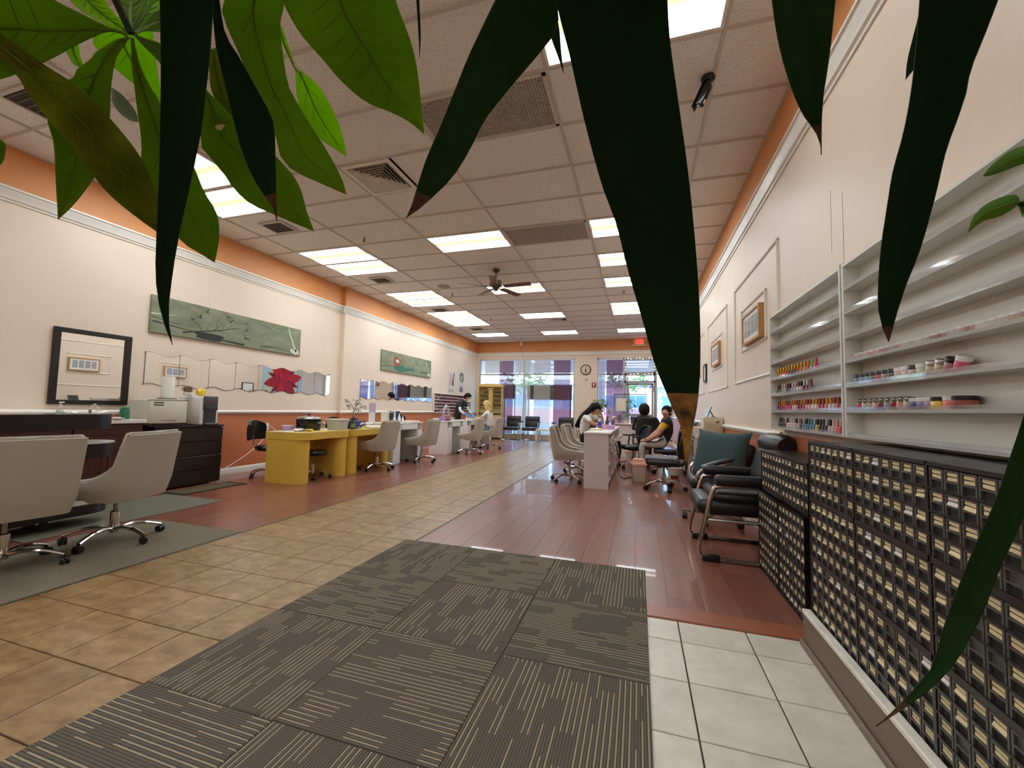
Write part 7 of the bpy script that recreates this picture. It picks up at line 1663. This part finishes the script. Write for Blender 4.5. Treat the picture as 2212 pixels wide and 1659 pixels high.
# behind first
pl([(150, -20), (175, 10), (215, 40), (262, 64), (283, 74)][::-1]and[(220, -40), (225, 0), (255, 40), (281, 70)], [(140, -40), (152, 0), (200, 36), (280, 74)], .52, .50, M_pachb)
pl([(300, 20), (250, 40), (200, 80), (213, 110), (250, 150), (290, 182), (348, 226)], [(330, 20), (330, 60), (335, 110), (340, 150), (346, 190), (350, 222), (349, 226)], .54, .60, M_pachb)
pl([(150, 95), (140, 105), (160, 140), (178, 144), (182, 146)], [(165, 85), (170, 100), (172, 120), (180, 140), (182, 146)], .54, .57, M_pachb)
pl([(240, 190), (243, 222), (262, 248), (285, 262), (300, 264)], [(241, 188), (262, 202), (280, 222), (294, 242), (300, 264)], .60, .62, M_sheen, v=None)
pl([(592, 40), (604, 84), (625, 125), (638, 152), (640, 200), (650, 250), (690, 300), (735, 330), (749, 339)], [(610, 60), (640, 152), (662, 160), (692, 189), (719, 236), (735, 275), (745, 310), (749, 339)], .58, .62, M_pachb, sm=False)
pl([(448, 110), (452, 150), (455, 190), (470, 222), (505, 258)], [(470, 100), (482, 150), (492, 190), (500, 230), (507, 258)], .56, .60, M_pachd)
pl([(437, 190), (434, 311), (452, 338), (483, 375), (506, 409), (544, 442), (591, 463), (625, 478), (679, 500)], [(452, 200), (510, 260), (562, 305), (604, 346), (635, 381), (652, 415), (662, 455), (679, 500)], .50, .54, M_pach)
for px, py, r in ((458, 249, .003), (473, 266, .0045)):
    c = pix(px, py, .513); n_ = (Vector((0, 0, CAMZ))-c).normalized()
    MB().xf(Matrix.Translation(c) @ n_.to_track_quat('Z', 'Y').to_matrix().to_4x4()).prism([(r*(1+.25*math.sin(3*a))*math.cos(a), r*1.3*math.sin(a)) for a in [2*PI*i/14 for i in range(14)]], 0, .0008).obj('worn_spot', mat('worn_leaf_spot', (200, 190, 150), .8), pac)
# big upper leaves
pl([(500, -40), (479, 17), (490, 57), (517, 118), (547, 189), (574, 236), (594, 287), (608, 344), (640, 372), (690, 395), (749, 421)], [(615, -40), (612, 27), (605, 61), (618, 162), (630, 200), (675, 275), (712, 335), (738, 385), (749, 421)], .47, .52, M_pach)
pl([(590, -40), (640, 60), (700, 132), (740, 178), (790, 220), (845, 243), (885, 264), (917, 291)], [(840, -60), (858, 10), (873, 50), (891, 101), (902, 155), (909, 217), (917, 291)], .46, .52, M_pach, fold=.1, n=22)
# the whorl
pl([(272, 72), (229, 55), (160, 21), (119, 0), (40, -50), (-30, -60), (-110, 20)], [(272, 74), (240, 67), (183, 89), (96, 135), (0, 172), (-60, 170), (-110, 30)], .46, .42, M_pach, n=20)
pl([(277, 80), (250, 85), (206, 112), (192, 132), (168, 145), (158, 168), (140, 176), (118, 220), (102, 262), (115, 304), (120, 388), (125, 474)], [(279, 81), (262, 108), (250, 128), (240, 189), (236, 280), (222, 340), (203, 385), (160, 442), (126, 474)], .46, .47, M_pach, n=26)
pl([(284, 81), (284, 135), (294, 219), (305, 304), (304, 371), (314, 415), (338, 452), (391, 520), (420, 540), (463, 567)], [(287, 81), (307, 152), (338, 209), (380, 280), (422, 368), (442, 415), (469, 462), (474, 506), (471, 535), (464, 567)], .465, .52, M_pach, n=26)
pl([(-30, 40), (0, 72), (94, 140), (169, 189), (243, 263), (305, 344), (341, 430), (372, 525)], [(-40, 70), (0, 125), (39, 162), (67, 209), (115, 267), (159, 321), (203, 378), (236, 419), (287, 462), (339, 500), (372, 525)], .43, .47, M_pachd, n=24)
pl([(288, 76), (310, 100), (338, 128), (380, 180), (420, 220)], [(290, 74), (320, 84), (350, 95), (400, 130), (424, 220)], .47, .52, M_pach)
pl([(291, 70), (310, 55), (330, 30), (380, 10), (440, 5)], [(291, 72), (320, 66), (345, 68), (400, 60), (440, 8)], .47, .54, M_pach)
pl([(281, 68), (262, 30), (240, -20), (250, -80)], [(285, 68), (300, 30), (318, -15), (270, -80)], .47, .53, M_pach)
pl([(285, 68), (300, 20), (320, -30), (360, -70)], [(288, 69), (320, 40), (350, 10), (366, -66)], .49, .56, M_pachb)
pl([(-40, 280), (0, 302), (9, 314), (10, 328), (4, 345), (-40, 380)][:0] or [(-60, 330), (-20, 302), (2, 303), (9, 318)], [(-60, 340), (-20, 362), (2, 350), (9, 319)], .5, .5, M_pach)
# small pothos leaves at the right edge
pot_ = thing('trailing_pothos', 'trailing pothos with two small leaves reaching in at the right edge', 'plant', (0, 0, 0))
vine = spline([pix(2420, 330, .70), pix(2330, 420, .68), pix(2250, 436, .66), pix(2200, 441, .66)], 5)
MB().tube(vine, .0022, 6).obj('vine', M_stem, pot_)
MB().tube(spline([Vector((1.02, .30, 1.62)), Vector((.98, .34, 1.66)), pix(2420, 330, .70)], 5), .0022, 6).obj('vine', M_stem, pot_)
MB().lathe([(0, 1.40), (.06, 1.40), (.08, 1.56), (.07, 1.56), (.066, 1.54), (0, 1.54)], (1.03, .28, 0), 18).obj('pot', mat('hung_pot', (190, 186, 176), .5), pot_)
MB().box(.90, 1.13, .12, .44, 1.385, 1.40).obj('wall_bracket', M_white, pot_)
leaf(pot_, [(2330, 300), (2270, 305), (2212, 316), (2181, 327), (2144, 356), (2123, 381)], [(2335, 320), (2280, 338), (2212, 353), (2156, 374), (2140, 379), (2123, 381)], .66, .64, mat('pothos_near_leaf', (70, 122, 22), .35, transl=.3), vein=M_veind, fold=-.1)
MB().tube([pix(2330, 310, .66), pix(2380, 360, .68)], .0015, 5).obj('petiole', M_stem, pot_)
leaf(pot_, [(2200, 437), (2199, 428), (2192, 421), (2162, 427), (2126, 444), (2102, 471), (2091, 502)], [(2200, 439), (2190, 448), (2175, 458), (2156, 468), (2130, 475), (2112, 484), (2091, 502)], .66, .64, MATS['pothos_near_leaf'], vein=M_veind, fold=-.1)
leaf(pot_, [(2200, 440), (2202, 452), (2206, 462), (2208, 470)], [(2201, 439), (2212, 444), (2214, 456), (2209, 470)], .66, .66, MATS['pothos_near_leaf'], vein=None)
